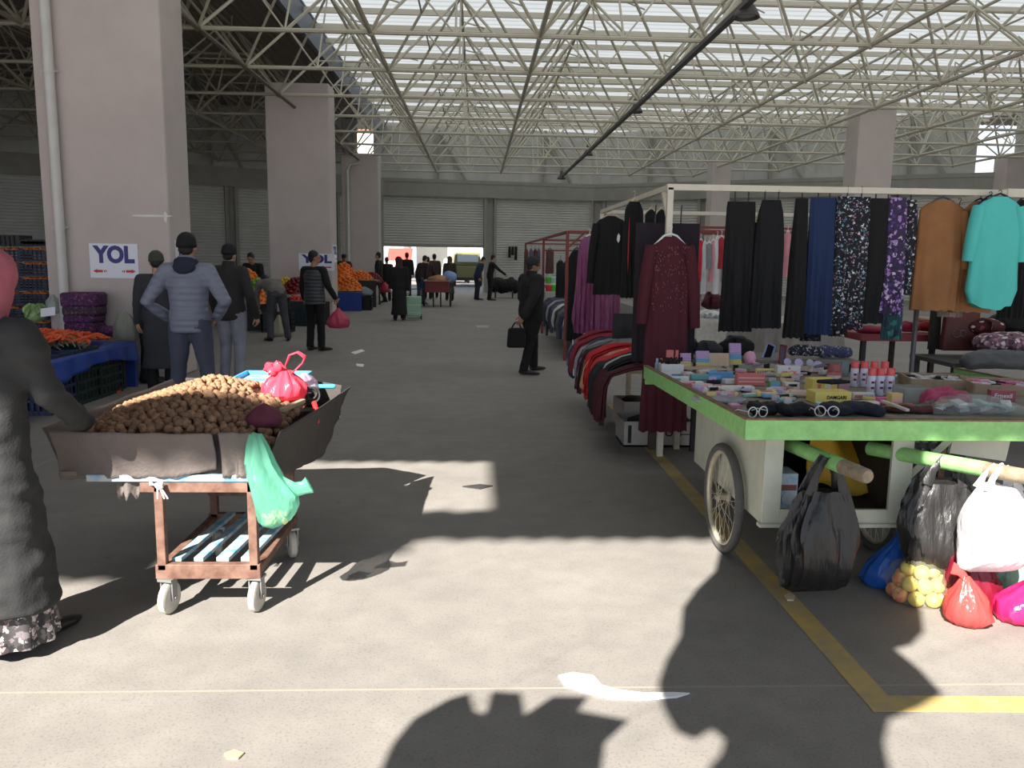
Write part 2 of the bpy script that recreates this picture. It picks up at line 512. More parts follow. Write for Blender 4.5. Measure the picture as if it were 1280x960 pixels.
frame(-8, -1, 0, 10, 9.0, 'ceiling_truss', mat('grey painted tube', (150, 143, 128), 0.6))

def sheet_mat():
    m = bpy.data.materials.new('translucent roof sheet'); m.use_nodes = True
    nt = m.node_tree; N = nt.nodes; L = nt.links
    N.remove(N['Principled BSDF'])
    d = N.new('ShaderNodeBsdfDiffuse'); t = N.new('ShaderNodeBsdfTranslucent'); x = N.new('ShaderNodeMixShader')
    d.inputs[0].default_value = (.6, .62, .62, 1); t.inputs[0].default_value = (.38, .40, .41, 1)
    x.inputs[0].default_value = 0.5
    L.new(d.outputs[0], x.inputs[1]); L.new(t.outputs[0], x.inputs[2]); L.new(x.outputs[0], N['Material Output'].inputs[0])
    return m
ZS = 7.5
XE0, XE1 = -4.15, 20.6
FRONT = -3.787
sh = MB()
tw = sheet_mat(); op = mat('opaque roof sheet', (126, 118, 108), 0.7)
def corr(x0, x1, y0, y1, z, per=0.2, amp=.035, off=0):
    """ribbed sheet with the ribs running along y: its end shows the rib profile"""
    n = max(2, int((x1 - x0) / per)); ring = []
    prof = []
    for i in range(n):
        xx = x0 + (x1 - x0) * i / n; p = (x1 - x0) / n
        prof += [(xx, 0), (xx + p * .3, 0), (xx + p * .45, amp), (xx + p * .85, amp)]
    prof.append((x1, 0))
    return [[(a, y, z + b) for a, b in prof] for y in (y0, y1)]
_c = corr(6.0, 41, XE0, XE1, ZS, .36, .012)
roof_t = MB(); roof_t.rings([[(b, a, c) for a, b, c in r] for r in _c], False, False, closed=False)
struct(roof_t.build('ceiling', tw))
# opaque sheets over the entrance; unseen gap and stepped edge shaped to place the sunlight
HX0, HX1, HY0, HY1 = -5.75, -4.2, -3.23, -1.92
ro = MB()
for x0, x1, y0, y1 in ((-26, -6.0, FRONT - .62, 6.6), (-6.0, HX0, FRONT - .235, 6.6), (HX1, XE1, FRONT, 6.6), (HX0, -4.7, FRONT - .235, HY0), (-4.7, HX1, FRONT, HY0), (HX0, HX1, HY1, 6.6), (-26, XE0, 6.4, 41), (XE1, 27, FRONT, 6.6), (XE1, 27, 6.4, 36)):
    ro.rings(corr(x0, x1, y0, y1, ZS + .06), False, False, closed=False)
struct(ro.build('ceiling_sheets', op, solid=.02)); bpy.data.objects['ceiling_sheets'].name = 'ceiling_2'
pu = MB()
y = 6.7
pm = mat('beige purlin', (206, 200, 184), .6)
while y < 39:
    pu.box(((XE0 + XE1) / 2, y, ZS - .10), (XE1 - XE0, .06, .13)); y += GR / 2
struct(pu.build('ceiling_purlins', pm)); bpy.data.objects['ceiling_purlins'].name = 'trim_5'
fa = MB(); fa.box((XE0 - .05, 22, ZS - .32), (.1, 32, .6))
struct(fa.build('trim_6', mat('blue grey fascia', (88, 98, 112), .5)))
# cable tray under the trusses
ct = MB()
p0 = PY(940, -5, 11.5); p1 = PY(699, 224, 37.6)
# ------------------------------------------------------------------ shared builders
def worg(o):
    p = Vector((0, 0, 0))
    while o is not None: p += o.location; o = o.parent
    return p
def bw(mb, name, m, parent=None, org=None, **k):
    """build a mesh whose vertices are in world coordinates"""
    if parent is not None: o = worg(parent)
    elif org is not None: o = Vector(org)
    else:
        xs = [p.x for p in mb.v]; ys = [p.y for p in mb.v]; zs = [p.z for p in mb.v]
        o = Vector(((min(xs) + max(xs)) / 2, (min(ys) + max(ys)) / 2, min(zs)))
    mb.v = [p - o for p in mb.v]
    return mb.build(name, m, parent, None if parent is not None else o, **k)

def sack(mb, c, rx, ry, h, prof=None, folds=11, amp=.10, seed=0, seg=44, tilt=(0, 0), neck_fan=.0):
    """soft closed bag standing on c; prof: list of (height 0..1, radius 0..1)"""
    prof = prof or [(0, .35), (.02, .7), (.08, .92), (.2, 1.0), (.38, .98), (.55, .85), (.7, .58), (.8, .3), (.86, .16)]
    c = Vector(c); rs = []
    for t, r in prof:
        ring = []
        for k in range(seg):
            a = 2 * math.pi * k / seg
            q = Vector((math.cos(a), math.sin(a), t * 2.2))
            nz = noise.noise(q * 1.6 + Vector((seed * 5.3, seed, 0)))
            cr = math.sin(folds * a + 3 * nz + seed) * .5 + .5 * math.sin((folds * 2 + 3) * a + 5 * t + 4 * nz)
            k_ = r * (1 + amp * (.35 + .9 * t) * cr + .16 * nz * min(1, t * 8))
            ring.append(c + Vector((rx * k_ * math.cos(a) + tilt[0] * t * h, ry * k_ * math.sin(a) + tilt[1] * t * h, h * t + (.018 * nz * h * 2 if t > .02 else 0))))
        rs.append(ring)
    return mb.rings(rs)
def ribbon(mb, pts, w, th, ref):
    return mb.tube(pts, [(x, th) for x in (w if isinstance(w, list) else [w] * len(pts))], 8, ref)
def arc(a, b, rise, n=8, side=Vector((0, 0, 1))):
    a = Vector(a); b = Vector(b)
    return [a.lerp(b, i / n) + side * rise * math.sin(math.pi * i / n) for i in range(n + 1)]
def carrier(hook, w, d, h, strap, ang=0.0, seed=0, seg=48, belly=1.0, low=.85, amp=.07, lean=(0, 0), folds=9):
    """carrier bag hanging by two straps: returns (body, straps) builders in world coordinates"""
    hook = Vector(hook); ca, sa = math.cos(ang), math.sin(ang)
    body = MB(); rs = []
    N = 20
    for i in range(N + 1):
        t = i / N                                   # 0 bottom .. 1 top
        z = hook.z - strap - h * (1 - t)
        wid = w * (low + (1 - low) * min(1, t * 2.0)) * (1 if t < .55 else 1 - .42 * ((t - .55) / .45) ** 1.3)
        th = d * belly * (math.sin(min(1, t / .35 + .12) * math.pi / 2)) * (1 if t < .4 else 1 - .62 * ((t - .4) / .6))
        if i == 0: wid *= .72; th *= .5
        ring = []
        for k in range(seg):
            a = 2 * math.pi * k / seg
            nz = noise.noise(Vector((math.cos(a) * 1.3 + seed, math.sin(a) * 1.3, t * 1.7)))
            f = 1 + amp * (.4 + t) * math.sin(folds * a + 5 * nz + seed) + .5 * amp * math.sin((folds * 2 + 1) * a + 8 * nz) + .16 * nz
            cx, cy = math.cos(a), math.sin(a)
            cx = math.copysign(abs(cx) ** .75, cx); cy = math.copysign(abs(cy) ** .9, cy)
            x = wid / 2 * cx * f + lean[0] * (1 - t); y = th / 2 * cy * f + lean[1] * (1 - t)
            zz = z + (.02 * nz if i else .015 * nz)
            ring.append(Vector((hook.x + x * ca - y * sa, hook.y + x * sa + y * ca, zz)))
        rs.append(ring)
    body.rings(rs)
    st = MB()
    tw = w * .58 / 2
    for sx in (-1, 1):
        for sy in (-1, 1):
            b = Vector((hook.x + sx * tw * .82 * ca - sy * d * .17 * sa, hook.y + sx * tw * .82 * sa + sy * d * .17 * ca, hook.z - strap - .012))
            e = hook + Vector((sx * .012 * ca, sx * .012 * sa, .0)) + Vector((-sa, ca, 0)) * sy * .02
            m = b.lerp(e, .5) + Vector((sx * .012 * ca, sx * .012 * sa, 0))
            st.tube([b, b.lerp(m, .5), m, e], [(w * .085, .006), (w * .065, .006), (w * .05, .006), (w * .04, .007)], 8, (ca, sa, 0))
    return body, st
plastic = lambda name, c, tr=.35, al=1.0, rough=.28: mat(name, c, rough, var=.12, vscale=5, trans=tr, alpha=al, bump=.9, bscale=13, stretch=(1, 1, .45))
# ------------------------------------------------------------------ the walnut cart
rust = mat('rusty brown steel', (128, 98, 84), .7, var=.35, vscale=14, col2=(92, 62, 50))
blue_w = mat('worn blue painted wood', (96, 158, 196), .65, var=.2, vscale=16, col2=(190, 196, 192))
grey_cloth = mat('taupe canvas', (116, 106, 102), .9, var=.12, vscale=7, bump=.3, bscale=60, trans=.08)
shaded_cloth = mat('shaded canvas', (70, 66, 63), .9, var=.15, vscale=6, bump=.3, bscale=50)  # the taupe canvas again, darkened in colour for its shaded sides
rubber = mat('black rubber', (52, 51, 50), .75)
white_pl = mat('dirty white plastic', (196, 192, 182), .5, var=.2, vscale=20)
CX0, CX1, CY0, CY1 = -1.46, -0.985, 3.70, 4.46
cart = thing('hand_cart', 'rusty steel handcart with canvas sides heaped with walnuts', 'cart', (-1.3, 4.4, 0))
q = MB()
zf = .205
for y in (CY0, CY1): q.beam((CX0, y, zf), (CX1, y, zf), .04, .07)
for x in (CX0 + .02, CX1 - .02): q.beam((x, CY0, zf), (x, CY1, zf), .04, .04)
bw(q, 'base_frame', rust, cart, bevel=.004)
for x, y in ((CX0 + .03, CY0), (CX1 - .03, CY0), (CX0 + .03, CY1), (CX1 - .03, CY1)):
    q = MB(); q.box((x, y, .42), (.04, .04, .42)); bw(q, 'leg', rust, cart, bevel=.004)
for z in (.36, .50):
    q = MB(); q.beam((CX0, CY1, z), (CX1, CY1, z), .03, .04); bw(q, 'cross_bar', rust, cart)
for i, x in enumerate((CX0 + .10, CX0 + .2, CX0 + .31, CX1 - .06)):
    q = MB(); q.beam((x - .02, CY0 + .03, zf + .04), (x + .03, CY1 - .03, zf + .04), .045 if i != 2 else .06, .02); bw(q, 'slat', blue_w, cart, bevel=.003)
q = MB()
for y in (CY0, CY1): q.beam((CX0 - .05, y, .605), (CX1 + .02, y, .605), .04, .05)
for x in (CX0 + .02, CX1 - .02): q.beam((x, CY0, .605), (x, 5.3, .605), .04, .05)
bw(q, 'deck_frame', rust, cart, bevel=.004)
q = MB(); q.beam((-1.74, CY0 - .012, .648), (-.955, CY0 - .012, .648), .03, .032); bw(q, 'edge_board', blue_w, cart, bevel=.003)
q = MB(); q.box((-1.40, 4.56, .662), (.92, 1.72, .02)); bw(q, 'tray_floor', mat('grey plywood', (130, 118, 104), .8, var=.2), cart)
def caster(x, y, yaw):
    M = rot3(0, 0, yaw)
    q = MB()
    Mw = M @ rot3(0, R(90), 0)
    q.lathe([(.030, -.02), (.062, -.02), (.074, -.013), (.075, 0), (.074, .013), (.062, .02), (.030, .02)], (x, y, .075), 24, Mw)
    wl = bw(q, 'wheel', white_pl, cart, smooth=35)
    q = MB()
    for s in (-1, 1):
        o = M @ Vector((s * .028, 0, 0))
        q.box((x + o.x, y + o.y, .115), (.006, .04, .1), M)
    o = M @ Vector((0, 0, 0)); q.box((x, y, .166), (.07, .07, .012), M)
    q.tube([Vector((x, y, .075)) + M @ Vector((-.036, 0, 0)), Vector((x, y, .075)) + M @ Vector((.036, 0, 0))], .009, 8)
    bw(q, 'fork', mat('galvanised steel', (150, 150, 148), .45, .6), wl)
for x, y, a in ((CX0 + .05, CY0 + .0, -.22), (CX1 - .03, CY0 + .02, -.15), (CX0 + .05, CY1 - .02, .3), (CX1 - .02, CY1 - .04, .4)): caster(x, y, a)
# canvas walls
def canvas(path, zb, zt, flare, name, m, seed, nu=60, nv=12, fold=.012):
    q = MB()
    path = [Vector(p) for p in path]
    L = [0]
    for a, b in zip(path, path[1:]): L.append(L[-1] + (b - a).length)
    def at(u):
        s = u * L[-1]
        for i in range(len(path) - 1):
            if s <= L[i + 1] + 1e-9:
                return path[i].lerp(path[i + 1], (s - L[i]) / (L[i + 1] - L[i])), (path[i + 1] - path[i]).normalized()
        return path[-1], (path[-1] - path[-2]).normalized()
    def fn(u, v):
        p, d = at(u); n = Vector((d.y, -d.x, 0))
        b = zb(u) if callable(zb) else zb; t = zt(u) if callable(zt) else zt
        nn = noise.noise(Vector((u * 6 + seed, v * 1.5, seed)))
        sag = math.sin(v * math.pi) * (-.012)
        off = flare * v + fold * nn * (1.2 - .6 * v) + sag + fold * .8 * math.sin(u * 40 + 9 * v + 5 * nn) * (1 - v) * .5
        return Vector((p.x + n.x * off, p.y + n.y * off, b + (t - b) * v + .008 * nn))
    q.grid(fn, nu, nv)
    return bw(q, name, m, cart, smooth=60, solid=.005)
yF = CY0 - .03
canvas([(-1.875, yF + .05, 0), (-1.70, yF + .005, 0), (-1.16, yF, 0)], lambda u: .648 - .02 * max(0, 1 - u * 4) + .045 * max(0, (u - .74) / .26) ** .8, .865, .05, 'canvas_front', grey_cloth, 1)
canvas([(-1.135, yF, 0), (-.945, yF + .01, 0)], .652, .868, .05, 'canvas_front', grey_cloth, 4, 24)
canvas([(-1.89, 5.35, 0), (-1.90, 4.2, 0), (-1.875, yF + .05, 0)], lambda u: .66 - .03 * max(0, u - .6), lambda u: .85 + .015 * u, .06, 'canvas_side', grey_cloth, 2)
canvas([(-.945, yF + .01, 0), (-.90, 4.3, 0), (-.86, 5.2, 0)], lambda u: .63 - .12 * min(1, u * 1.6) + (.16 * max(0, u - .72) / .28), lambda u: .866 - .035 * u, .07, 'canvas_side', shaded_cloth, 3)
canvas([(-.86, 5.2, 0), (-1.2, 5.42, 0), (-1.87, 5.35, 0)], .62, lambda u: .835 + .02 * u, .02, 'canvas_back', shaded_cloth, 5)
q = MB(); q.box((-1.34, CY0 + .0, .755), (.72, .012, .18)); bw(q, 'gap_shade_board', shaded_cloth, cart)  # dark board added so the gap between the canvases looks shaded
# twine knotted round the frame and a torn strip below it
q = MB()
for k in range(4): q.torus((CX0 + .03, CY0 - .01, .615 + .006 * k), .034, .0045, rot3(R(12 * k - 15), R(8 * k), 0), 20, 6)
q.blob((CX0 + .05, CY0 - .045, .62), (.022, .014, .018), 2, .5)
for dx in (-.01, .02, .035): q.tube(arc((CX0 + .04, CY0 - .045, .62), (CX0 + .05 + dx, CY0 - .05, .56), .008, 5), .004, 6)
bw(q, 'rope_tie', mat('white rope', (205, 200, 190), .8), cart, smooth=60)
q = MB()
q.grid(lambda u, v: Vector((-1.62 + .10 * u, CY0 + .0 + .015 * math.sin(u * 9), .64 - (.085 + .02 * math.sin(u * 17)) * v)), 14, 4)
bw(q, 'torn_strip', grey_cloth, cart, solid=.003, smooth=60)

# ------------------------------------------------------------------ walnuts
def heap_z(x, y):
    px, py, pz = -1.40, 4.46, 1.0
    dx = (x - px) / (.52 if x > px else .50); dy = (y - py) / (.80 if y < py else .62)
    d = math.sqrt(dx * dx + dy * dy)
    return max(.70, .835 + (pz - .835) * (1 - d) * 1.0 if d < 1 else .835 - .25 * (d - 1))
wal = mat('walnut shell', (154, 117, 88), .75, var=.3, vscale=45, bump=.6, bscale=70, rand=.28)
protos = []
for s in range(4):
    q = MB(); q.blob((0, 0, 0), (.0228, .0205, .0205), 2, .22, None, s, 2.4)
    for i, p in enumerate(q.v):
        if abs(p.y) < .004: q.v[i] = p * 1.06
    me_o = q.build('walnut', wal, smooth=80)
    protos.append(me_o)
spots = []
y = 3.76; row = 0
while y < 5.1:
    x = -1.86 + (row % 2) * .022 + rnd.uniform(-.008, .008)
    while x < -.93:
        xx = x + rnd.uniform(-.011, .011); yy = y + rnd.uniform(-.011, .011)
        z = heap_z(xx, yy)
        if z > .805 - (.03 if yy < 3.9 else 0) and not (xx > -1.20 and yy > 4.38) and not (xx > -1.04 and yy < 4.0 and False):
            spots.append((xx, yy, z))
        x += .043
    y += .037; row += 1
front = [p for p in spots if p[1] < 4.52]
rest = [p for p in spots if p[1] >= 4.52]
front.sort(key=lambda p: (Vector(p) - CAM).length)
# every second nut of the near slope is picked up first so that the pile stays even
pick = front[:300]; rest += front[300:]
gw = 'walnuts heaped on the handcart'
lw = 'brown walnut in shell on the near slope of the handcart heap'
for i, p in enumerate(pick):
    o = protos[i] if i < 4 else protos[i % 4].copy()
    if i >= 4: COL.objects.link(o)
    o.location = (p[0], p[1], p[2] + rnd.uniform(-.010, .010)); o.rotation_euler = (rnd.uniform(0, 6), rnd.uniform(0, 6), rnd.uniform(0, 6))
    o.scale = (rnd.uniform(.82, 1.18),) * 3
    tag(o, lw, 'walnut', gw)
q = MB()
q.grid(lambda u, v: (lambda X, Y: Vector((X, Y, heap_z(X, Y) - .028)))(-1.84 + .9 * u, 3.72 + 1.5 * v), 30, 40)
for i, p in enumerate(rest):
    q.blob((p[0], p[1], p[2]), .0195 * rnd.uniform(.9, 1.15), 1, .2, rot3(rnd.uniform(0, 6), rnd.uniform(0, 6), 0), i)
tag(bw(q, 'walnut_heap', wal, smooth=80), 'rest of the walnut heap filling the handcart tray', 'walnuts', None, 'stuff')

# ------------------------------------------------------------------ things lying on the cart
red_p = plastic('thin red plastic', (246, 104, 130), .5)
c = PY(356, 500, 4.55); c.z = .865
bag = thing('carrier_bag', 'knotted pink-red plastic bag on top of the handcart beside the walnuts', 'bag', (c.x, c.y, .86))
q = MB(); sack(q, (c.x, c.y, .86), .125, .12, .17, [(0, .5), (.05, .85), (.2, 1), (.45, .95), (.65, .72), (.8, .5), (.95, .3)], 13, .16, 3); bw(q, 'bag_body', red_p, bag, smooth=50)
q = MB()
for k in range(7):
    a = k * .9; q.blob((c.x - .05 + .03 * math.cos(a), c.y + .03 * math.sin(a), 1.03 + .012 * math.sin(k * 2.3)), (.03, .022, .03), 2, .6, rot3(k, k * .7, k), k, 2.5)
bw(q, 'knot', red_p, bag, smooth=50)
for s, wd in ((0, 1), (1, .9)):
    q = MB(); a = Vector((c.x + .01, c.y, 1.0)); b = Vector((c.x + .035, c.y - .02, 1.0))
    pts = [a, a + Vector((.0, .0, .05)), a + Vector((.02, .02 * s, .105)), a + Vector((.065, .02 * s, .122)), a + Vector((.105, .02 * s, .09 + .01 * s)), a + Vector((.09, 0, .06)), b + Vector((.03, 0, .025)), b]
    ribbon(q, pts, .011, .005, (0, 1, .3)); bw(q, 'handle', red_p, bag, smooth=60)
# blue rimmed scale tray and white sacks behind the nuts
q = MB()
t = thing('tray', 'shallow pale blue tray behind the walnuts on the handcart', 'tray', (-1.3, 5.0, .88))
q.box((-1.24, 5.05, .892), (.40, .36, .012)); bw(q, 'tray_base', blue_w, t)
q = MB()
for x0, y0, x1, y1 in ((-1.44, 4.87, -1.04, 4.87), (-1.04, 4.87, -1.04, 5.23), (-1.04, 5.23, -1.44, 5.23), (-1.44, 5.23, -1.44, 4.87)): q.beam((x0, y0, .905), (x1, y1, .905), .012, .04)
bw(q, 'tray_rim', mat('bright blue enamel', (86, 176, 222), .4), t)
q = MB(); q.grid(lambda u, v: Vector((-1.36 + .34 * u, 4.70 + .2 * v, .885 + .035 * math.sin(u * 3.1) * math.sin(v * 3.1) + .012 * noise.noise(Vector((u * 5, v * 5, 1))))), 20, 14)
tag(bw(q, 'plastic_sheet', mat('white plastic film', (226, 226, 228), .35, trans=.3, bump=.4, bscale=14), solid=.004, smooth=60), 'crumpled white plastic sheet between the walnuts and the blue tray', 'plastic sheet')
# clear lilac bag behind the red one
q = MB(); sack(q, (-.99, 4.78, .86), .075, .09, .13, None, 9, .15, 6)
tag(bw(q, 'plastic_bag', plastic('lilac clear plastic', (214, 190, 214), .5, .75), smooth=50), 'small clear lilac plastic bag behind the pink-red bag on the handcart', 'bag')
q = MB(); sack(q, (-1.01, 3.93, .83), .085, .075, .115, [(0, .5), (.1, .9), (.35, 1), (.65, .85), (.85, .5), (1, .15)], 5, .06, 8)
tag(bw(q, 'cloth_pouch', mat('burgundy cloth', (98, 40, 58), .75, bump=.3, bscale=20), smooth=60), 'burgundy cloth pouch at the corner of the walnut heap', 'pouch')
q = MB(); a = PY(352, 513, 4.12); b = PY(379, 501, 4.4)
q.beam(a, b, .03, .022); tag(bw(q, 'wood_stick', mat('pale worn wood', (176, 160, 130), .8, var=.3, vscale=30), bevel=.004), 'short pale wooden stick lying across the handcart edge', 'stick')
q = MB(); p = PY(388, 494, 4.6)
for k in range(9): q.torus((p.x + .012 * math.sin(k * 2), p.y, p.z + .01 * math.cos(k * 1.7)), .035 + .006 * math.sin(k), .006, rot3(R(70 + 12 * math.sin(k)), R(20 * k), 0), 22, 6)
tag(bw(q, 'rope_coil', rubber, smooth=60), 'coil of black cord on the corner of the handcart', 'cord')
p = PY(389, 503, 4.5); e = PY(393, 528, 4.42)
p.x += .015; e.x += .02
q = MB(); q.tube([p, p.lerp(e, .5) + Vector((.006, 0, 0)), e], [(.014, .009), (.013, .009), (.007, .006)], 10, (1, 0, 0), True)
tag(bw(q, 'knife_handle', mat('bright red plastic', (222, 44, 48), .35), smooth=60), 'red plastic handle stuck in the shaded canvas of the handcart', 'handle')
p = PY(397, 483, 5.0); e = PY(417, 483, 5.0)
q = MB(); q.tube([p - Vector((.1, 0, 0)), p, e], [.012, .013, .014], 12, round_ends=True); tag(bw(q, 'broom_handle', mat('cyan painted stick', (74, 190, 206), .4), smooth=60), 'cyan stick end poking out at the back of the handcart', 'stick')
# green bag with shells hanging at the front corner
hook = Vector((-.935, 3.64, .885))
teal = plastic('thin green plastic', (134, 216, 188), .5, .62, .22)
t = thing('carrier_bag', 'see-through green plastic bag of shells hung on the handcart corner', 'bag', (hook.x, hook.y, .44))
q = MB(); rs = []
cpath = [(.87, -.965, .028, .02), (.82, -.96, .045, .03), (.74, -.95, .065, .05), (.66, -.92, .085, .06), (.60, -.885, .10, .065), (.55, -.885, .098, .065), (.51, -.893, .085, .062), (.475, -.90, .07, .055), (.455, -.905, .045, .035)]
for i, (z, x, rx, ry) in enumerate(cpath):
    ring = []
    for k in range(40):
        a = 2 * math.pi * k / 40; nz = noise.noise(Vector((math.cos(a) * 1.5, math.sin(a) * 1.5, z * 9)))
        f = 1 + .14 * math.sin(7 * a + 4 * nz) * (1 if i < 5 else .4) + .2 * nz
        ring.append(Vector((x + rx * f * math.cos(a), 3.60 + ry * f * math.sin(a), z + .01 * nz)))
    rs.append(ring)
q.rings(rs); bw(q, 'bag_body', teal, t, smooth=60)
q = MB(); q.tube([(-.86, 3.60, .63), (-.80, 3.6, .618), (-.76, 3.6, .628), (-.735, 3.6, .64)], [(.05, .018), (.034, .014), (.03, .012), (.04, .012)], 12, (0, 0, 1)); bw(q, 'bag_corner', teal, t, smooth=60)
q = MB()
for k in range(40):
    a = rnd.uniform(0, 6.28); r_ = rnd.uniform(0, .055); q.blob((-.895 + r_ * math.cos(a), 3.6 + .7 * r_ * math.sin(a), .472 + rnd.uniform(0, .035)), (.017, .014, .009), 1, .3, rot3(rnd.uniform(0, 3), rnd.uniform(0, 3), 0), k)
o = bw(q, 'shells', mat('straw coloured shells', (200, 186, 130), .8), t, smooth=60); o['kind'] = 'stuff'
# ------------------------------------------------------------------ people
skin = mat('skin', (190, 142, 116), .55, var=.08, vscale=8)
skin2 = mat('weathered skin', (168, 122, 98), .6, var=.1, vscale=8)
eye_m = mat('dark eye', (34, 26, 22), .2)
def cloth(name, c, rough=.85, **k): return mat(name, c, rough, var=k.pop('var', .18), vscale=k.pop('vscale', 5), bump=k.pop('bump', .25), bscale=k.pop('bscale', 90), **k)
blk = cloth('black cloth', (21, 21, 23)); chc = cloth('charcoal cloth', (54, 54, 56)); nav = cloth('navy cloth', (36, 42, 60))
blkshoe = mat('black shoe leather', (26, 25, 25), .45)
hair_m = mat('dark hair', (28, 24, 22), .6, bump=.5, bscale=120)
def hand(mb, w, d, n, side, s=1.0, curl=.5):
    """palm, four fingers and a thumb; w wrist, d pointing direction, n palm normal, side +1 thumb towards n x d"""
    w = Vector(w); d = Vector(d).normalized(); n = Vector(n); n = (n - d * n.dot(d)).normalized(); t = n.cross(d) * side
    def pt(a, b, c): return w + (d * a + t * b + n * c) * s
    mb.tube([pt(-.02, 0, 0), pt(.015, 0, 0), pt(.05, .002, 0), pt(.092, .002, .003)], [(.024 * s, .018 * s), (.032 * s, .017 * s), (.041 * s, .016 * s), (.038 * s, .012 * s)], 12, t, True)
    for i, (o, L) in enumerate(((.029, .072), (.010, .082), (-.010, .076), (-.028, .058))):
        ps = [pt(.085, o, .002)]; a = .25 * curl; p = ps[0]
        for k, f in enumerate((.44, .32, .24)):
            a += curl * (.55, .75, .55)[k]
            p = p + (d * math.cos(a) + n * math.sin(a) + t * (.05 * (1.5 - i))) * (L * f * s); ps.append(p)
        mb.tube(ps, [.0092 * s, .0088 * s, .008 * s, .0068 * s], 8, None, True)
    ps = [pt(.018, .026, .006), pt(.045, .052, .014), pt(.07, .062, .022 + .01 * curl), pt(.092, .060, .03 + .02 * curl)]
    mb.tube(ps, [.0135 * s, .0115 * s, .0098 * s, .008 * s], 8, None, True)

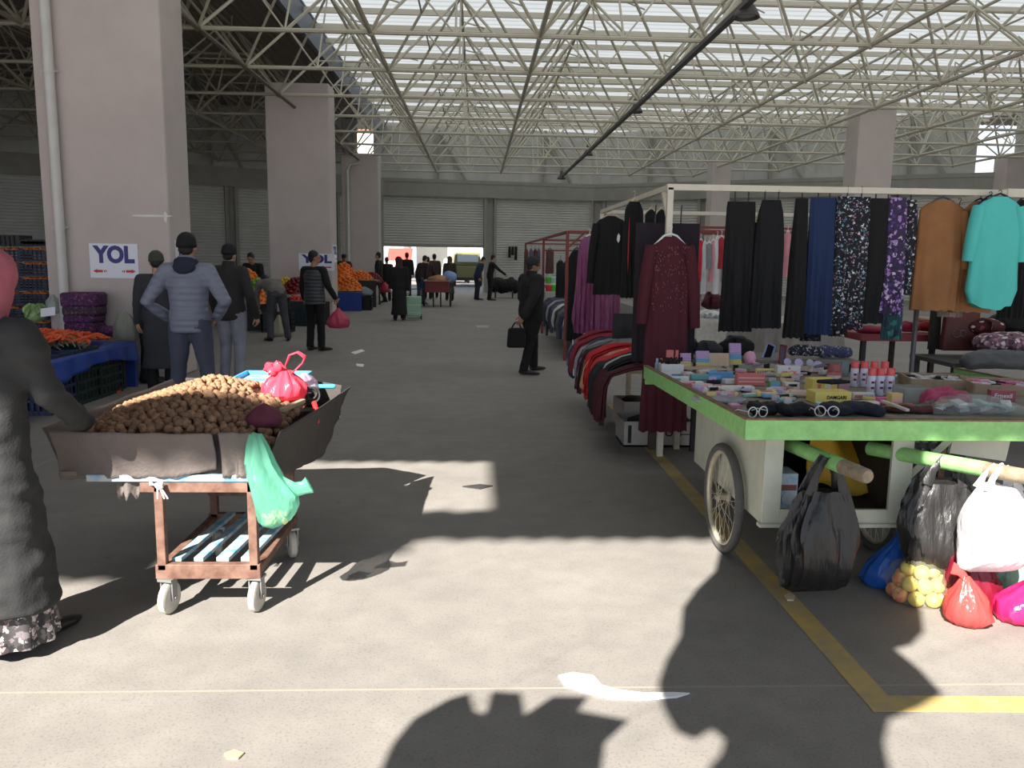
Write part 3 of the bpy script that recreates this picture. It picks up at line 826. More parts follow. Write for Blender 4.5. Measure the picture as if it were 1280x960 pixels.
def person(label, loc, rz, h=1.75, J=None, lean=0.0, roll=0.0, hood_m=None, twist=0.0, group=None, top='jacket', top_m=None, hem=.84, sleeve_m=None,
           bottom='trousers', bot_m=None, coat_hem=None, head='hair', head_m=None, head_turn=0.0, head_nod=0.0, shoes=None, vox=.02,
           bulk=1.0, seed=0, collar=None, wr=.006, vest_m=None, curl=.6, sk=None, quilt=0.0, handdir=None, skirt_m=None, flare=1.0, shuf=None):
    s = h / 1.75
    sk = sk or skin
    D = dict(hipL=(-.09, 0, .93), hipR=(.09, 0, .93), kneL=(-.10, .02, .50), kneR=(.10, .02, .50), ankL=(-.105, -.02, .085), ankR=(.105, -.02, .085),
             shL=(-.185, -.01, 1.44), shR=(.185, -.01, 1.44), elL=(-.24, -.03, 1.16), elR=(.24, -.03, 1.16), wrL=(-.25, .05, .92), wrR=(.25, .05, .92),
             toeL=(-.12, .19, .03), toeR=(.12, .19, .03))
    spine = [(0, 0, .90), (0, -.005, .98), (0, .0, 1.10), (0, .005, 1.24), (0, 0, 1.36), (0, -.01, 1.45), (0, -.01, 1.50), (0, .005, 1.57)]
    hd = (0, .025, 1.645)
    P = {k: Vector(v) for k, v in D.items()}
    sp = [Vector(p) for p in spine]; hd = Vector(hd)
    piv = Vector((0, 0, .95))
    def up(p, f=1.0): return piv + rot3(-lean * f, roll * f, twist * f) @ (p - piv)
    if lean or twist or roll:
        for k in ('shL', 'shR', 'elL', 'elR', 'wrL', 'wrR'): P[k] = up(P[k])
        n = len(sp); sp = [up(p, min(1, i / 3)) for i, p in enumerate(sp)]; hd = up(hd)
    for k, v in (J or {}).items(): P[k] = Vector(v)
    root = thing('person', label, 'person', loc, rz, group)
    root.scale = (s, s, s)
    X = (1, 0, 0)
    hr = rot3(-lean - head_nod, 0, twist + head_turn)
    def H(x, y, z): return hd + hr @ Vector((x, y, z))
    arm = lambda a, b, c: [P[a], P[a].lerp(P[b], .5), P[b], P[b].lerp(P[c], .45), P[c]]
    # body: one continuous surface
    q = MB()
    q.tube(sp[:7], [(.155, .11), (.165, .12), (.14, .10), (.155, .108), (.175, .105), (.13, .075), (.062, .06)], 16, X)
    q.tube([sp[5], sp[6], sp[7], hd], [.07, .058, .054, .05], 12, X)
    q.blob(H(0, -.008, .035), (.076, .094, .098), 2, M=hr); q.blob(H(0, .018, -.038), (.058, .066, .072), 2, M=hr)
    q.blob(H(0, .045, -.085), (.032, .032, .026), 2, M=hr)
    q.tube([H(0, .078, .03), H(0, .098, .0), H(0, .108, -.018), H(0, .088, -.028)], [.010, .013, .016, .010], 8)
    q.tube([H(-.04, .078, .035), H(0, .09, .04), H(.04, .078, .035)], .012, 8, None, True)
    q.tube([H(-.024, .076, -.052), H(0, .088, -.052), H(.024, .076, -.052)], .010, 8, None, True)
    for sx in (-1, 1): q.blob(H(sx * .078, -.005, -.005), (.012, .022, .034), 1, M=hr)
    for a in 'LR':
        q.tube(arm('sh' + a, 'el' + a, 'wr' + a), [.052, .047, .038, .037, .026], 10, None, True)
        q.tube([P['hip' + a], P['hip' + a].lerp(P['kne' + a], .5), P['kne' + a], P['kne' + a].lerp(P['ank' + a], .35), P['ank' + a]], [.085, .075, .053, .053, .036], 10, None, True)
        q.tube([P['ank' + a], P['ank' + a] + (P['toe' + a] - P['ank' + a]) * .3 - Vector((0, 0, .02)), P['toe' + a]], [.036, .04, .025], 8, None, True)
    b = remesh(q, max(.011, vox * .75), 3)
    for a, sd in (('L', -1), ('R', 1)):
        dd = (P['wr' + a] - P['el' + a]).normalized()
        if handdir and a in handdir: dd = Vector(handdir[a]).normalized()
        nn = Vector((-sd, .15, -.1))
        hand(b, P['wr' + a] + dd * .008, dd, nn, sd, 1.0, curl)
    ob = b.build('body', sk, root, smooth=70)
    for sx in (-1, 1):
        q = MB(); q.blob(H(sx * .031, .078, .012), (.0125, .008, .008), 1, M=hr); q.build('eye', eye_m, root, smooth=80)
    # shoes
    for a in 'LR':
        q = MB(); k = P['ank' + a]; t = P['toe' + a]; d = t - k; d.z = 0; d = d.normalized()
        heel = Vector((k.x, k.y, min(k.z, k.z) - .045)) - d * .05
        q.tube([heel + Vector((0, 0, .01)), heel + d * .06 + Vector((0, 0, .012)), heel + d * .16, t - Vector((0, 0, .0)), t + d * .045 - Vector((0, 0, .004))], [(.034, .042), (.042, .05), (.046, .034), (.043, .026), (.026, .016)], 12, Vector((0, 0, 1)).cross(d), True)
        q.tube([k + Vector((0, 0, .05)), k - Vector((0, 0, .02))], [.045, .05], 12)
        sm = remesh(q, .012, 4); sm.build('shoe', shoes or blkshoe, root, smooth=60)
    # legs
    if bottom == 'trousers':
        q = MB()
        if coat_hem is None: q.tube([sp[0] - Vector((0, 0, .05)), sp[0] + Vector((0, 0, .0)), sp[1], sp[1].lerp(sp[2], .5)], [(.13 * bulk, .11 * bulk), (.185 * bulk, .135 * bulk), (.18 * bulk, .135 * bulk), (.165 * bulk, .12 * bulk)], 16, X)
        for a in 'LR':
            h_, k_, n_ = P['hip' + a], P['kne' + a], P['ank' + a]
            if coat_hem is not None: h_ = h_.lerp(k_, .35)
            q.tube([h_ + Vector((0, 0, .02)), h_.lerp(k_, .25), h_.lerp(k_, .6), k_, k_.lerp(n_, .4), n_.lerp(k_, .12), n_ - Vector((0, 0, .03))], [.102 * bulk, .102 * bulk, .088 * bulk, .074, .072, .068, .072], 12, X)
        remesh(q, vox, 3, (wr, 7, (1, 1, 1.6), seed)).build('trousers', bot_m or blk, root, smooth=70)
    if skirt_m:
        q = MB(); rs = []
        for i, (z, r) in enumerate(((.06, .24), (.12, .235), (.3, .22), (.5, .2))):
            rs.append([Vector((r * (1 + .06 * math.sin(11 * a)) * math.cos(a), r * .8 * (1 + .06 * math.sin(11 * a)) * math.sin(a), z)) for a in [2 * math.pi * k / 48 for k in range(48)]])
        q.rings(rs, False, True); q.build('skirt', skirt_m, root, smooth=60)
    # top
    B = bulk
    q = MB()
    if coat_hem is not None:
        pass
    base = [(.178 * B, .135 * B), (.182 * B, .14 * B), (.168 * B, .128 * B), (.178 * B, .134 * B), (.192 * B, .128 * B), (.15 * B, .098 * B), (.085, .08)]
    dn = (sp[0] - sp[1]).normalized()
    low = max(0, .90 - hem)
    pth = [sp[0] + dn * low] + sp[:7]; rr = [(base[0][0] * 1.02, base[0][1] * 1.02)] + base
    if coat_hem is not None:
        zs = [coat_hem, coat_hem + .02, (coat_hem + .9) * .45, .75]
        pth = [Vector((0, -.01, zs[0])), Vector((0, -.01, zs[1])), Vector((0, 0, zs[2])), Vector((0, 0, zs[3]))] + sp[:7]
        rr = [(.27 * flare, .22 * flare), (.272 * flare, .222 * flare), (.235 * flare, .195 * flare), (.205 * B, .165 * B)] + base
    q.tube(pth, rr, 24, X)
    for a in 'LR':
        A = arm('sh' + a, 'el' + a, 'wr' + a)
        q.tube(A, [.078 * B, .07 * B, .06 * B, .056 * B, .05 * B], 12, None, True)
        q.tube([sp[5], P['sh' + a]], [.07 * B, .075 * B], 12)
    if collar:
        q.tube([sp[5], sp[6] + Vector((0, -.0, .0)), sp[7] + (sp[7] - sp[6]) * .1 + Vector((0, -.01, .0))], [(.11, .1), (.085, .085), (.08, .085)], 14, X)
    tm = remesh(q, vox, 4, (wr, 6, (1, 1, 1.8), seed + 3))
    if quilt:
        for i, p in enumerate(tm.v):
            pass
    if vest_m:
        tm.build('shirt', sleeve_m or blk, root, smooth=70)
        q = MB(); v = [(a * 1.07 + .008, b_ * 1.07 + .008) for a, b_ in rr[:-1]]
        q.tube(pth[:-1], v, 20, X)
        remesh(q, vox, 4, (wr, 6, (1, 1, 2.5), seed)).build('vest', vest_m, root, smooth=70)
    else:
        tm.build('coat' if coat_hem is not None else top, top_m or blk, root, smooth=70)
    if hood_m:
        q = MB(); q.torus((0, 0, 0), .082, .034, None, 24, 10); M = rot3(R(-14), 0, 0); c_ = sp[6] + Vector((0, -.012, .012)); q.v = [M @ Vector((a.x, a.y * 1.05, a.z * 1.15)) + c_ for a in q.v]
        q.blob(c_ + Vector((0, -.085, -.035)), (.105, .05, .075), 3, .15, None, seed, 3); remesh(q, .012, 3).build('hood', hood_m, root, smooth=70)
    # head
    q = MB()
    if head == 'hair':
        q.blob(H(0, -.022, .052), (.083, .094, .098), 3, .05, hr, seed, 4); q.blob(H(0, -.055, -.005), (.072, .056, .08), 2, .05, hr, seed)
        remesh(q, .011, 2).build('hair', head_m or hair_m, root, smooth=70)
    elif head == 'beanie':
        q.blob(H(0, -.016, .062), (.09, .104, .098), 3, .03, hr, seed, 3); q.tube([H(-.0, -.02, .015), H(0, -.018, .055)], [(.094, .108), (.092, .106)], 20, hr @ Vector(X))
        remesh(q, .011, 2, (.003, 30, (1, 1, 1), seed)).build('knit_cap', head_m or blk, root, smooth=70)
        q = MB(); q.blob(H(0, -.05, -.01), (.07, .05, .055), 2, .05, hr); q.build('hair', hair_m, root, smooth=70)
    elif head == 'cap':
        q.blob(H(0, -.012, .066), (.09, .108, .07), 3, .02, hr, seed); q.tube([H(0, .07, .048), H(0, .125, .035), H(0, .15, .028)], [(.07, .012), (.06, .009), (.035, .006)], 12, hr @ Vector(X), True)
        remesh(q, .011, 2).build('cap', head_m or blk, root, smooth=70)
        q = MB(); q.blob(H(0, -.045, -.002), (.072, .055, .06), 2, .05, hr); q.build('hair', hair_m, root, smooth=70)
    elif head == 'scarf':
        q.blob(H(0, -.018, .035), (.104, .114, .120), 3, .05, hr, seed, 3)
        q.tube([H(0, -.03, .02), H(0, -.03, -.06), sp[6] + Vector((0, -.015, .02)), sp[5] + Vector((0, -.03, .0)), sp[4] + Vector((0, -.06, .05))], [(.10, .10), (.098, .098), (.105, .098), (.15, .1), (.10, .06)], 20, hr @ Vector(X))
        me = remesh(q, .012, 3, (.010, 12, (1, 1, .5), seed))
        # leave the face open
        keep = []
        for f in me.f:
            c = sum((me.v[i] for i in f), Vector()) / len(f); l = hr.transposed() @ (c - hd)
            if not (l.y > .035 and abs(l.x) < .06 and -.10 < l.z < .09): keep.append(f)
        me.f = keep; me.mi = [0] * len(keep)
        me.build('headscarf', head_m or blk, root, smooth=70)
    elif head == 'hood':
        q.blob(H(0, -.02, .04), (.095, .108, .112), 3, .03, hr, seed, 3)
        remesh(q, .012, 3).build('hood', head_m or blk, root, smooth=70)
    return root

def G(u, Y): return Vector((PY(u, 400, Y).x, Y, 0))
# woman at the handcart
coat_m = cloth('grey black coat wool', (46, 46, 47), bump=.15)
def floral(name, c0, cols, sc=14, dens=.42, ring=True):
    m = bpy.data.materials.new(name); m.use_nodes = True; nt = m.node_tree; N = nt.nodes; L = nt.links; b = N['Principled BSDF']; b.inputs['Roughness'].default_value = .8
    tc = N.new('ShaderNodeTexCoord'); v = N.new('ShaderNodeTexVoronoi'); v.inputs['Scale'].default_value = sc
    nz = N.new('ShaderNodeTexNoise'); nz.inputs['Scale'].default_value = sc * 1.4
    ad = N.new('ShaderNodeMix'); ad.data_type = 'RGBA'; ad.blend_type = 'ADD'; ad.inputs['Factor'].default_value = .05
    L.new(tc.outputs['Object'], nz.inputs['Vector']); L.new(tc.outputs['Object'], ad.inputs['A']); L.new(nz.outputs['Color'], ad.inputs['B'])
    L.new(ad.outputs['Result'], v.inputs['Vector'])
    r = N.new('ShaderNodeValToRGB'); r.color_ramp.interpolation = 'CONSTANT'
    sx = N.new('ShaderNodeSeparateColor'); L.new(v.outputs['Color'], sx.inputs[0])
    e = r.color_ramp.elements
    for i, c in enumerate(cols):
        el = e[i] if i < 2 else e.new(i / len(cols))
        el.position = i / len(cols); el.color = rgb(c)
    L.new(sx.outputs[0], r.inputs['Fac'])
    lt = N.new('ShaderNodeMath'); lt.operation = 'LESS_THAN'; lt.inputs[1].default_value = dens; L.new(v.outputs['Distance'], lt.inputs[0])
    mx = N.new('ShaderNodeMix'); mx.data_type = 'RGBA'; mx.inputs['A'].default_value = rgb(c0)
    L.new(lt.outputs[0], mx.inputs['Factor']); L.new(r.outputs['Color'], mx.inputs['B']); L.new(mx.outputs['Result'], b.inputs['Base Color'])
    return m
w1 = PZ(3, 812); fx = floral('grey patterned skirt', (70, 66, 66), [(200, 190, 190), (120, 110, 112), (40, 38, 40), (170, 150, 150)], 34, .5)
person('woman in long charcoal coat and pink headscarf reaching over the walnut cart', (w1.x, w1.y + .02, 0), R(-18), 1.63, top_m=coat_m, coat_hem=.22, head='scarf',
       head_m=cloth('dusty pink scarf', (168, 92, 106), bump=.1), skirt_m=fx, vox=.014, J=dict(elR=(.27, .08, 1.16), wrR=(.13, .41, .965), elL=(-.26, .04, 1.16), wrL=(-.24, .14, .94), ankR=(.1, .06, .085), toeR=(.11, .27, .03), ankL=(-.1, -.14, .085), toeL=(-.12, .07, .03)),
       seed=1, wr=.015, bulk=1.0, curl=.9, roll=.10)
# man in the grey padded jacket
g = G(237, 8.3)
gj = mat('blue grey padded nylon', (122, 126, 142), .55, var=.1, vscale=8, wave=('Z', 5.2, .4))
jeans = cloth('dark blue denim', (72, 76, 92)); ljeans = cloth('washed grey denim', (150, 152, 164), var=.3)
person('man seen from behind in grey quilted jacket with elbows out and hands in pockets', g, R(3), 1.80, top_m=gj, hem=.86, bot_m=jeans, head='beanie', collar=True, vox=.014, hood_m=nav,
       J=dict(elL=(-.36, -.10, 1.14), elR=(.36, -.09, 1.15), wrL=(-.23, .1, .99), wrR=(.23, .1, .99), kneL=(-.13, .03, .5), kneR=(.14, .02, .5), ankL=(-.17, -.02, .085), ankR=(.19, -.02, .085), toeL=(-.22, .18, .03), toeR=(.24, .18, .03)), seed=2, bulk=1.05)
g = G(289, 10.7)
person('man from behind in black jacket and washed grey jeans beside the grey-jacket man', g, R(-16), 1.73, top_m=cloth('black brown jacket', (44, 41, 42)), hem=.83, bot_m=ljeans, head='beanie', collar=True, vox=.016, seed=3, bulk=1.1,
       J=dict(wrR=(.30, .1, .88), elR=(.30, -.03, 1.14)))
g = G(199, 9.8)
person('person in long dark coat and olive knit cap partly behind the grey-jacket man', g, R(20), 1.63, top_m=cloth('dark slate coat', (52, 54, 60)), coat_hem=.34, flare=.82, head='beanie', head_m=cloth('olive knit', (66, 70, 54)), vox=.018, seed=4)
g = G(182, 10.7)
person('stooping person in black at the end of the blue-covered carrot table', g, R(-80), 1.66, top_m=blk, lean=.95, head='hood', vox=.02, seed=5,
       J=dict(elL=(-.2, .5, .95), wrL=(-.18, .56, .7), elR=(.2, .48, .95), wrR=(.18, .56, .7)))
g = G(347, 16.1)
person('man in grey-green jumper bending deep over the fruit display', g, R(32), 1.72, top_m=cloth('sage grey knit', (116, 112, 104)), hem=.90, bot_m=cloth('grey trousers', (66, 68, 74)), lean=1.25, vox=.02, seed=6, shoes=blkshoe,
       J=dict(elL=(-.2, .62, .86), wrL=(-.16, .7, .62), elR=(.2, .6, .84), wrR=(.16, .72, .6), kneL=(-.13, .06, .5), kneR=(.13, -.02, .5), ankL=(-.16, -.04, .085), ankR=(.17, -.1, .085), toeL=(-.2, .15, .03), toeR=(.24, .08, .03)))
g = G(394, 14.5)
person('man in charcoal quilted vest and black trousers looking right with a pink bag in hand', g, R(-22), 1.69, vest_m=mat('charcoal quilted vest', (70, 71, 76), .6, wave=('Z', 5, .6)), sleeve_m=blk, bot_m=blk, hem=.84, head='hair', head_turn=R(-52), vox=.016, seed=7, sk=skin2, shoes=mat('brown shoe', (44, 36, 32), .5),
       J=dict(elR=(.28, .02, 1.14), wrR=(.30, .20, .95), kneR=(.11, .02, .5), ankR=(.13, -.02, .085), toeR=(.2, .16, .03)))
g = G(664, 11.9)
person('man in black jacket and dark cap facing the clothes stalls with a black bag', g, R(-58), 1.63, top_m=cloth('black padded jacket', (25, 25, 27)), bot_m=cloth('black trousers', (20, 20, 22)), hem=.80, head='beanie', head_m=cloth('black grey wool', (42, 42, 44)), vox=.014, seed=8, sk=skin2, bulk=1.3, collar=True, head_nod=.08, head_turn=R(-24),
       J=dict(ankL=(-.15, .17, .085), toeL=(-.18, .38, .03), kneL=(-.13, .15, .5), ankR=(.13, -.22, .085), toeR=(.27, -.08, .03), kneR=(.12, -.10, .5), elR=(.28, -.18, 1.15), wrR=(.30, -.36, .91), elL=(-.25, .0, 1.15), wrL=(-.22, .12, .95)), shoes=mat('dark worn shoe', (48, 46, 46), .6))
# stall keepers on the left
g = G(322, 20.1)
person('stall keeper in black leaning over the fruit stall in front of the shutters', g, R(175), 1.72, top_m=blk, lean=.45, head='hair', vox=.025, seed=9, sk=skin2, J=dict(elL=(-.26, .3, 1.0), wrL=(-.2, .5, .95), elR=(.26, .3, 1.0), wrR=(.2, .5, .95)))
g = G(431, 28.9)
person('stall keeper in black and cap behind the orange heap by the third column', g, R(190), 1.70, top_m=blk, lean=.3, head='cap', vox=.028, seed=10, sk=skin2, J=dict(elL=(-.3, .2, 1.1), wrL=(-.2, .42, 1.0), elR=(.3, .2, 1.1), wrR=(.2, .42, 1.0)))
# the far crowd
walkJ = dict(ankL=(-.1, .2, .09), toeL=(-.1, .4, .04), kneL=(-.1, .18, .5), ankR=(.1, -.22, .12), toeR=(.1, -.03, .03), kneR=(.1, -.02, .5))
far = [
 ('woman in long black coat pulling the green shopping trolley', 499, 21.5, 10, 1.60, dict(top_m=blk, coat_hem=.16, flare=.85, head='scarf', head_m=cloth('maroon black scarf', (60, 36, 40)), J=dict(wrR=(.27, -.05, .86)))),
 ('tall man in black jacket walking left with a red bag near the bright gate', 474, 29.3, 80, 1.74, dict(top_m=blk, J=walkJ)),
 ('man in black facing the bright gate beside the walker with a red bag', 484, 30.5, 10, 1.58, dict(top_m=blk)),
 ('man in black standing beyond the woman with the trolley', 509, 34, 0, 1.76, dict(top_m=blk)),
 ('man in black jacket and blue jeans stooping towards the far red cart', 526, 29.0, -40, 1.68, dict(top_m=cloth('dark brown jacket', (46, 40, 38)), bot_m=cloth('blue denim', (62, 84, 120)), lean=.3)),
 ('person in dark brown coat just left of the pair behind the red cart', 535, 32.5, 0, 1.60, dict(top_m=cloth('brown coat', (66, 48, 40)), coat_hem=.5, flare=.8)),
 ('taller person in brown coat behind the red cart', 543, 33.5, 20, 1.72, dict(top_m=cloth('brown coat', (66, 48, 40)), coat_hem=.6, flare=.8)),
 ('woman in long olive brown coat standing right of the red cart', 562, 31.5, 0, 1.64, dict(top_m=cloth('olive brown coat', (60, 54, 44)), coat_hem=.3, flare=.75, head='scarf', head_m=cloth('olive scarf', (84, 78, 60)))),
 ('man in navy jacket bending beside the gate post', 596, 32.5, -70, 1.68, dict(top_m=cloth('deep navy jacket', (38, 50, 78)), lean=.35, bot_m=nav)),
 ('man in black stretching an arm over the covered black cart', 612, 32.2, -80, 1.72, dict(top_m=blk, lean=.15, J=dict(elR=(.3, .3, 1.2), wrR=(.28, .55, 1.02)))),
]
for i, (lb, u, Y, a, hh, kw) in enumerate(far):
    person(lb, G(u, Y), R(a), hh, vox=.028, seed=20 + i, head=kw.pop('head', 'hair'), **kw)
# ------------------------------------------------------------------ the green vendor cart
green = mat('chipped green paint', (152, 210, 130), .55, var=.0, vscale=22, col2=(136, 192, 118), bump=.15, bscale=30)
rustw = mat('bare weathered wood', (140, 112, 88), .85, var=.45, vscale=18, bump=.3, bscale=40)
cream = mat('chipped cream paint', (206, 208, 192), .6, var=.14, vscale=7, bump=.12, bscale=25)
dark_in = mat('dark inner board', (62, 52, 44), .85, var=.3, vscale=9)
YF, YB = 3.85, 6.28
pf = PY(935, 524, YF); pb = PY(804, 457, YB)
XL = pf.x; XR = 3.75
ZF_, ZB_ = pf.z, pb.z
def rim_z(y): return ZF_ + (ZB_ - ZF_) * (y - YF) / (YB - YF)
def flo_z(y): return rim_z(y) - .045
SL = (ZB_ - ZF_) / (YB - YF)
def onT(u, v, dz=0.0):
    """point of the tray floor seen at a picture position"""
    d = ray(u, v)
    # CAMZ + t dz = ZF_-.045+dz + SL (t dy - YF)
    t = (ZF_ - .045 + dz - SL * YF - CAMZ) / (d.z - SL * d.y)
    return CAM + d * t
vc = thing('vendor_cart', 'green-rimmed cream vendor cart on spoked wheels covered with small household goods', 'cart', ((XL + XR) / 2, 4.9, 0))
q = MB(); q.grid(lambda u, v: Vector((XL + .02 + (XR - XL - .04) * u, YF + .02 + (YB - YF - .04) * v, flo_z(YF + (YB - YF) * v) - .012)), 2, 2)
bw(q, 'tray_floor', mat('grey tray board', (150, 142, 130), .8, var=.3, vscale=6), vc, solid=.02)
def rim(a, b, z0, z1, name='rim_board'):
    q = MB(); a = Vector((a[0], a[1], z0 - .05)); b = Vector((b[0], b[1], z1 - .05)); q.beam(a, b, .028, .10); bd = bw(q, name, green, vc, bevel=.004)
    q = MB(); q.beam(a + Vector((0, 0, .052)), b + Vector((0, 0, .052)), .034, .008); bw(q, 'rim_edge', rustw, bd)
rim((XL - .014, YF), (XR, YF), ZF_, ZF_)
rim((XL, YF), (XL, YB), ZF_, ZB_); rim((XL, YB), (XR, YB), ZB_ - .045, ZB_ - .045); rim((XR, YF), (XR, YB), ZF_, ZB_)
CBX0 = PY(955, 600, 4.05).x; CBX1 = PY(1134, 600, 4.05).x; CBY0, CBY1 = 4.05, 5.35
CZ0 = PY(955, 653, 4.05).z
zt = lambda y: rim_z(y) - .10
q = MB()
for x in (CBX0, CBX1):
    s = .02
    vs = [(x - s / 2, CBY0, CZ0), (x + s / 2, CBY0, CZ0), (x + s / 2, CBY1, CZ0), (x - s / 2, CBY1, CZ0), (x - s / 2, CBY0, zt(CBY0)), (x + s / 2, CBY0, zt(CBY0)), (x + s / 2, CBY1, zt(CBY1)), (x - s / 2, CBY1, zt(CBY1))]
    q.add(vs, [(0, 3, 2, 1), (4, 5, 6, 7), (0, 1, 5, 4), (1, 2, 6, 5), (2, 3, 7, 6), (3, 0, 4, 7)])
q.box(((CBX0 + CBX1) / 2, CBY1, (CZ0 + zt(CBY1)) / 2), (CBX1 - CBX0, .02, zt(CBY1) - CZ0))
q.box(((CBX0 + CBX1) / 2, (CBY0 + CBY1) / 2, CZ0 + .01), (CBX1 - CBX0, CBY1 - CBY0, .02))
bw(q, 'cabinet_body', cream, vc)
q = MB(); q.box(((CBX0 + CBX1) / 2, CBY1 - .02, (CZ0 + zt(CBY1)) / 2), (CBX1 - CBX0 - .03, .015, zt(CBY1) - CZ0 - .03)); q.box(((CBX0 + CBX1) / 2, (CBY0 + CBY1) / 2, CZ0 + .024), (CBX1 - CBX0 - .03, CBY1 - CBY0 - .03, .008)); q.box((CBX1 - .018, (CBY0 + CBY1) / 2 + .02, (CZ0 + zt(CBY1)) / 2), (.012, CBY1 - CBY0 - .05, zt(CBY1) - CZ0 - .03)); bw(q, 'dark_inner_boards', dark_in, vc)  # dark boards added to darken the cabinet inside
hz = zt(CBY0)
def fr(x0, x1, z0, z1): 
    q = MB(); q.box(((x0 + x1) / 2, CBY0 - .012, (z0 + z1) / 2), (x1 - x0, .024, z1 - z0)); bw(q, 'face_frame', cream, vc, bevel=.003)
fr(CBX0 - .01, CBX0 + .085, CZ0, hz); fr(CBX1 - .10, CBX1 + .01, CZ0, hz); fr(CBX0 + .085, CBX1 - .10, CZ0, CZ0 + .075); fr(CBX0 + .085, CBX1 - .10, hz - .02, hz)
q = MB(); q.box(((CBX0 + CBX1) / 2, CBY0 - .02, CZ0 - .005), (CBX1 - CBX0 + .05, .05, .02)); bw(q, 'bottom_ledge', cream, vc, bevel=.003)
q = MB(); q.beam((CBX1 + .0, CBY0 + .05, CZ0 + .2), (CBX1 + .16, CBY0 - .1, hz), .03, .03); bw(q, 'brace', cream, vc)
q = MB(); q.box((CBX1 + .35, CBY0 - .02, hz - .05), (.3, .02, .14), rot3(0, R(8), 0)); bw(q, 'tray_bracket', cream, vc)
for x in (CBX0 + .48, XR - .12):
    q = MB(); q.box((x, YB - .12, zt(YB) / 2), (.05, .05, zt(YB))); bw(q, 'leg', rustw, vc)
tyre = mat('dusty tyre', (92, 90, 88), .8, bump=.5, bscale=120); rimm = mat('cream rusty rim', (206, 198, 178), .45, .3, var=.25, vscale=20)
def wheel(x, y, yaw=0.0):
    Rw = .312; M = rot3(0, 0, yaw) @ rot3(0, R(90), 0); c = Vector((x, y, Rw))
    q = MB(); q.torus(c, Rw - .022, .022, M, 56, 12, 1.15); w_ = bw(q, 'wheel', tyre, vc, smooth=60)
    q = MB(); q.torus(c, Rw - .050, .013, M, 56, 10, 1.3); bw(q, 'wheel_rim', rimm, w_, smooth=60)
    q = MB(); q.lathe([(.0, -.045), (.014, -.045), (.014, -.035), (.028, -.032), (.028, -.027), (.016, -.02), (.016, .02), (.028, .027), (.028, .032), (.014, .035), (.014, .045), (0, .045)], c, 16, M, False, False); bw(q, 'hub', rimm, w_, smooth=30)
    q = MB()
    for k in range(32):
        a = 2 * math.pi * k / 32; sgn = 1 if k % 2 else -1; b_ = a + (.9 if (k // 2) % 2 else -.9)
        p0 = M @ Vector((.026 * math.cos(b_), .026 * math.sin(b_), sgn * .028)); p1 = M @ Vector(((Rw - .055) * math.cos(a), (Rw - .055) * math.sin(a), 0))
        q.tube([c + p0, c + p1], .0016, 5)
    bw(q, 'spokes', rimm, w_)
WX0 = PZ(911, 700).x; WY = 4.53
wheel(WX0 - .0, WY, R(1)); wheel(CBX1 + .09, WY + .02, R(-1))
q = MB(); q.tube([(WX0, WY, .312), (CBX1 + .09, WY, .312)], .012, 10); bw(q, 'axle', rubber, vc)
# handles: round green poles with bare worn ends
def handle(u0, v0, Y0, u1, v1, Y1):
    a = PY(u0, v0, Y0); b = PY(u1, v1, Y1); d = (b - a).normalized()
    q = MB(); q.tube([a - d * .25, a, a.lerp(b, .60)], [.037, .037, .037], 16); h_ = bw(q, 'push_handle', green, vc, smooth=40)
    q = MB(); q.tube([a.lerp(b, .60), a.lerp(b, .85), b - d * .01, b], [.036, .035, .034, .028], 16); bw(q, 'handle_grip', mat('worn bare handle wood', (156, 140, 118), .7, var=.4, vscale=25), h_, smooth=40)
    return a, b
H1a, H1b = handle(1012, 566, 3.98, 1085, 596, 3.50)
H2a, H2b = handle(1140, 570, 3.98, 1305, 600, 3.40)

# ---- bags hanging on the handles
black_p = mat('thin black plastic', (38, 37, 37), .38, var=.2, vscale=6, bump=1.0, bscale=20, stretch=(1, 1, .22))
white_p = plastic('thin white plastic', (232, 232, 236), .35)
hk = H1a.lerp(H1b, .42); hk.z += .03
b = thing('carrier_bag', 'full black plastic carrier bag hung on the left cart handle', 'bag', (hk.x - .03, hk.y, .05))
body, st = carrier(hk + Vector((-.03, 0, 0)), .36, .22, .50, .17, R(4), 3, amp=.13, low=.86, lean=(-.02, 0), folds=13)
bw(body, 'bag_body', black_p, b, smooth=60)
bw(st, 'handle', black_p, b, smooth=60)
hk = H2a.lerp(H2b, .30); hk.z += .03
b = thing('carrier_bag', 'black plastic carrier bag hung behind the bulging white bag', 'bag', (hk.x, hk.y, .1))
body, st = carrier(hk + Vector((-.0, .02, 0)), .36, .22, .47, .13, R(-12), 5, amp=.1, low=.72, folds=11); bw(body, 'bag_body', black_p, b, smooth=60); bw(st, 'handle', black_p, b, smooth=60)
hk = H2a.lerp(H2b, .62); hk.z += .035
b = thing('carrier_bag', 'bulging white plastic carrier bag hung on the right cart handle', 'bag', (hk.x, hk.y, .25))
body, st = carrier(hk + Vector((.02, -.05, 0)), .31, .24, .40, .10, R(2), 9, amp=.035, low=1.0, belly=1.05, folds=7); bw(body, 'bag_body', white_p, b, smooth=60); bw(st, 'handle', white_p, b, smooth=60)

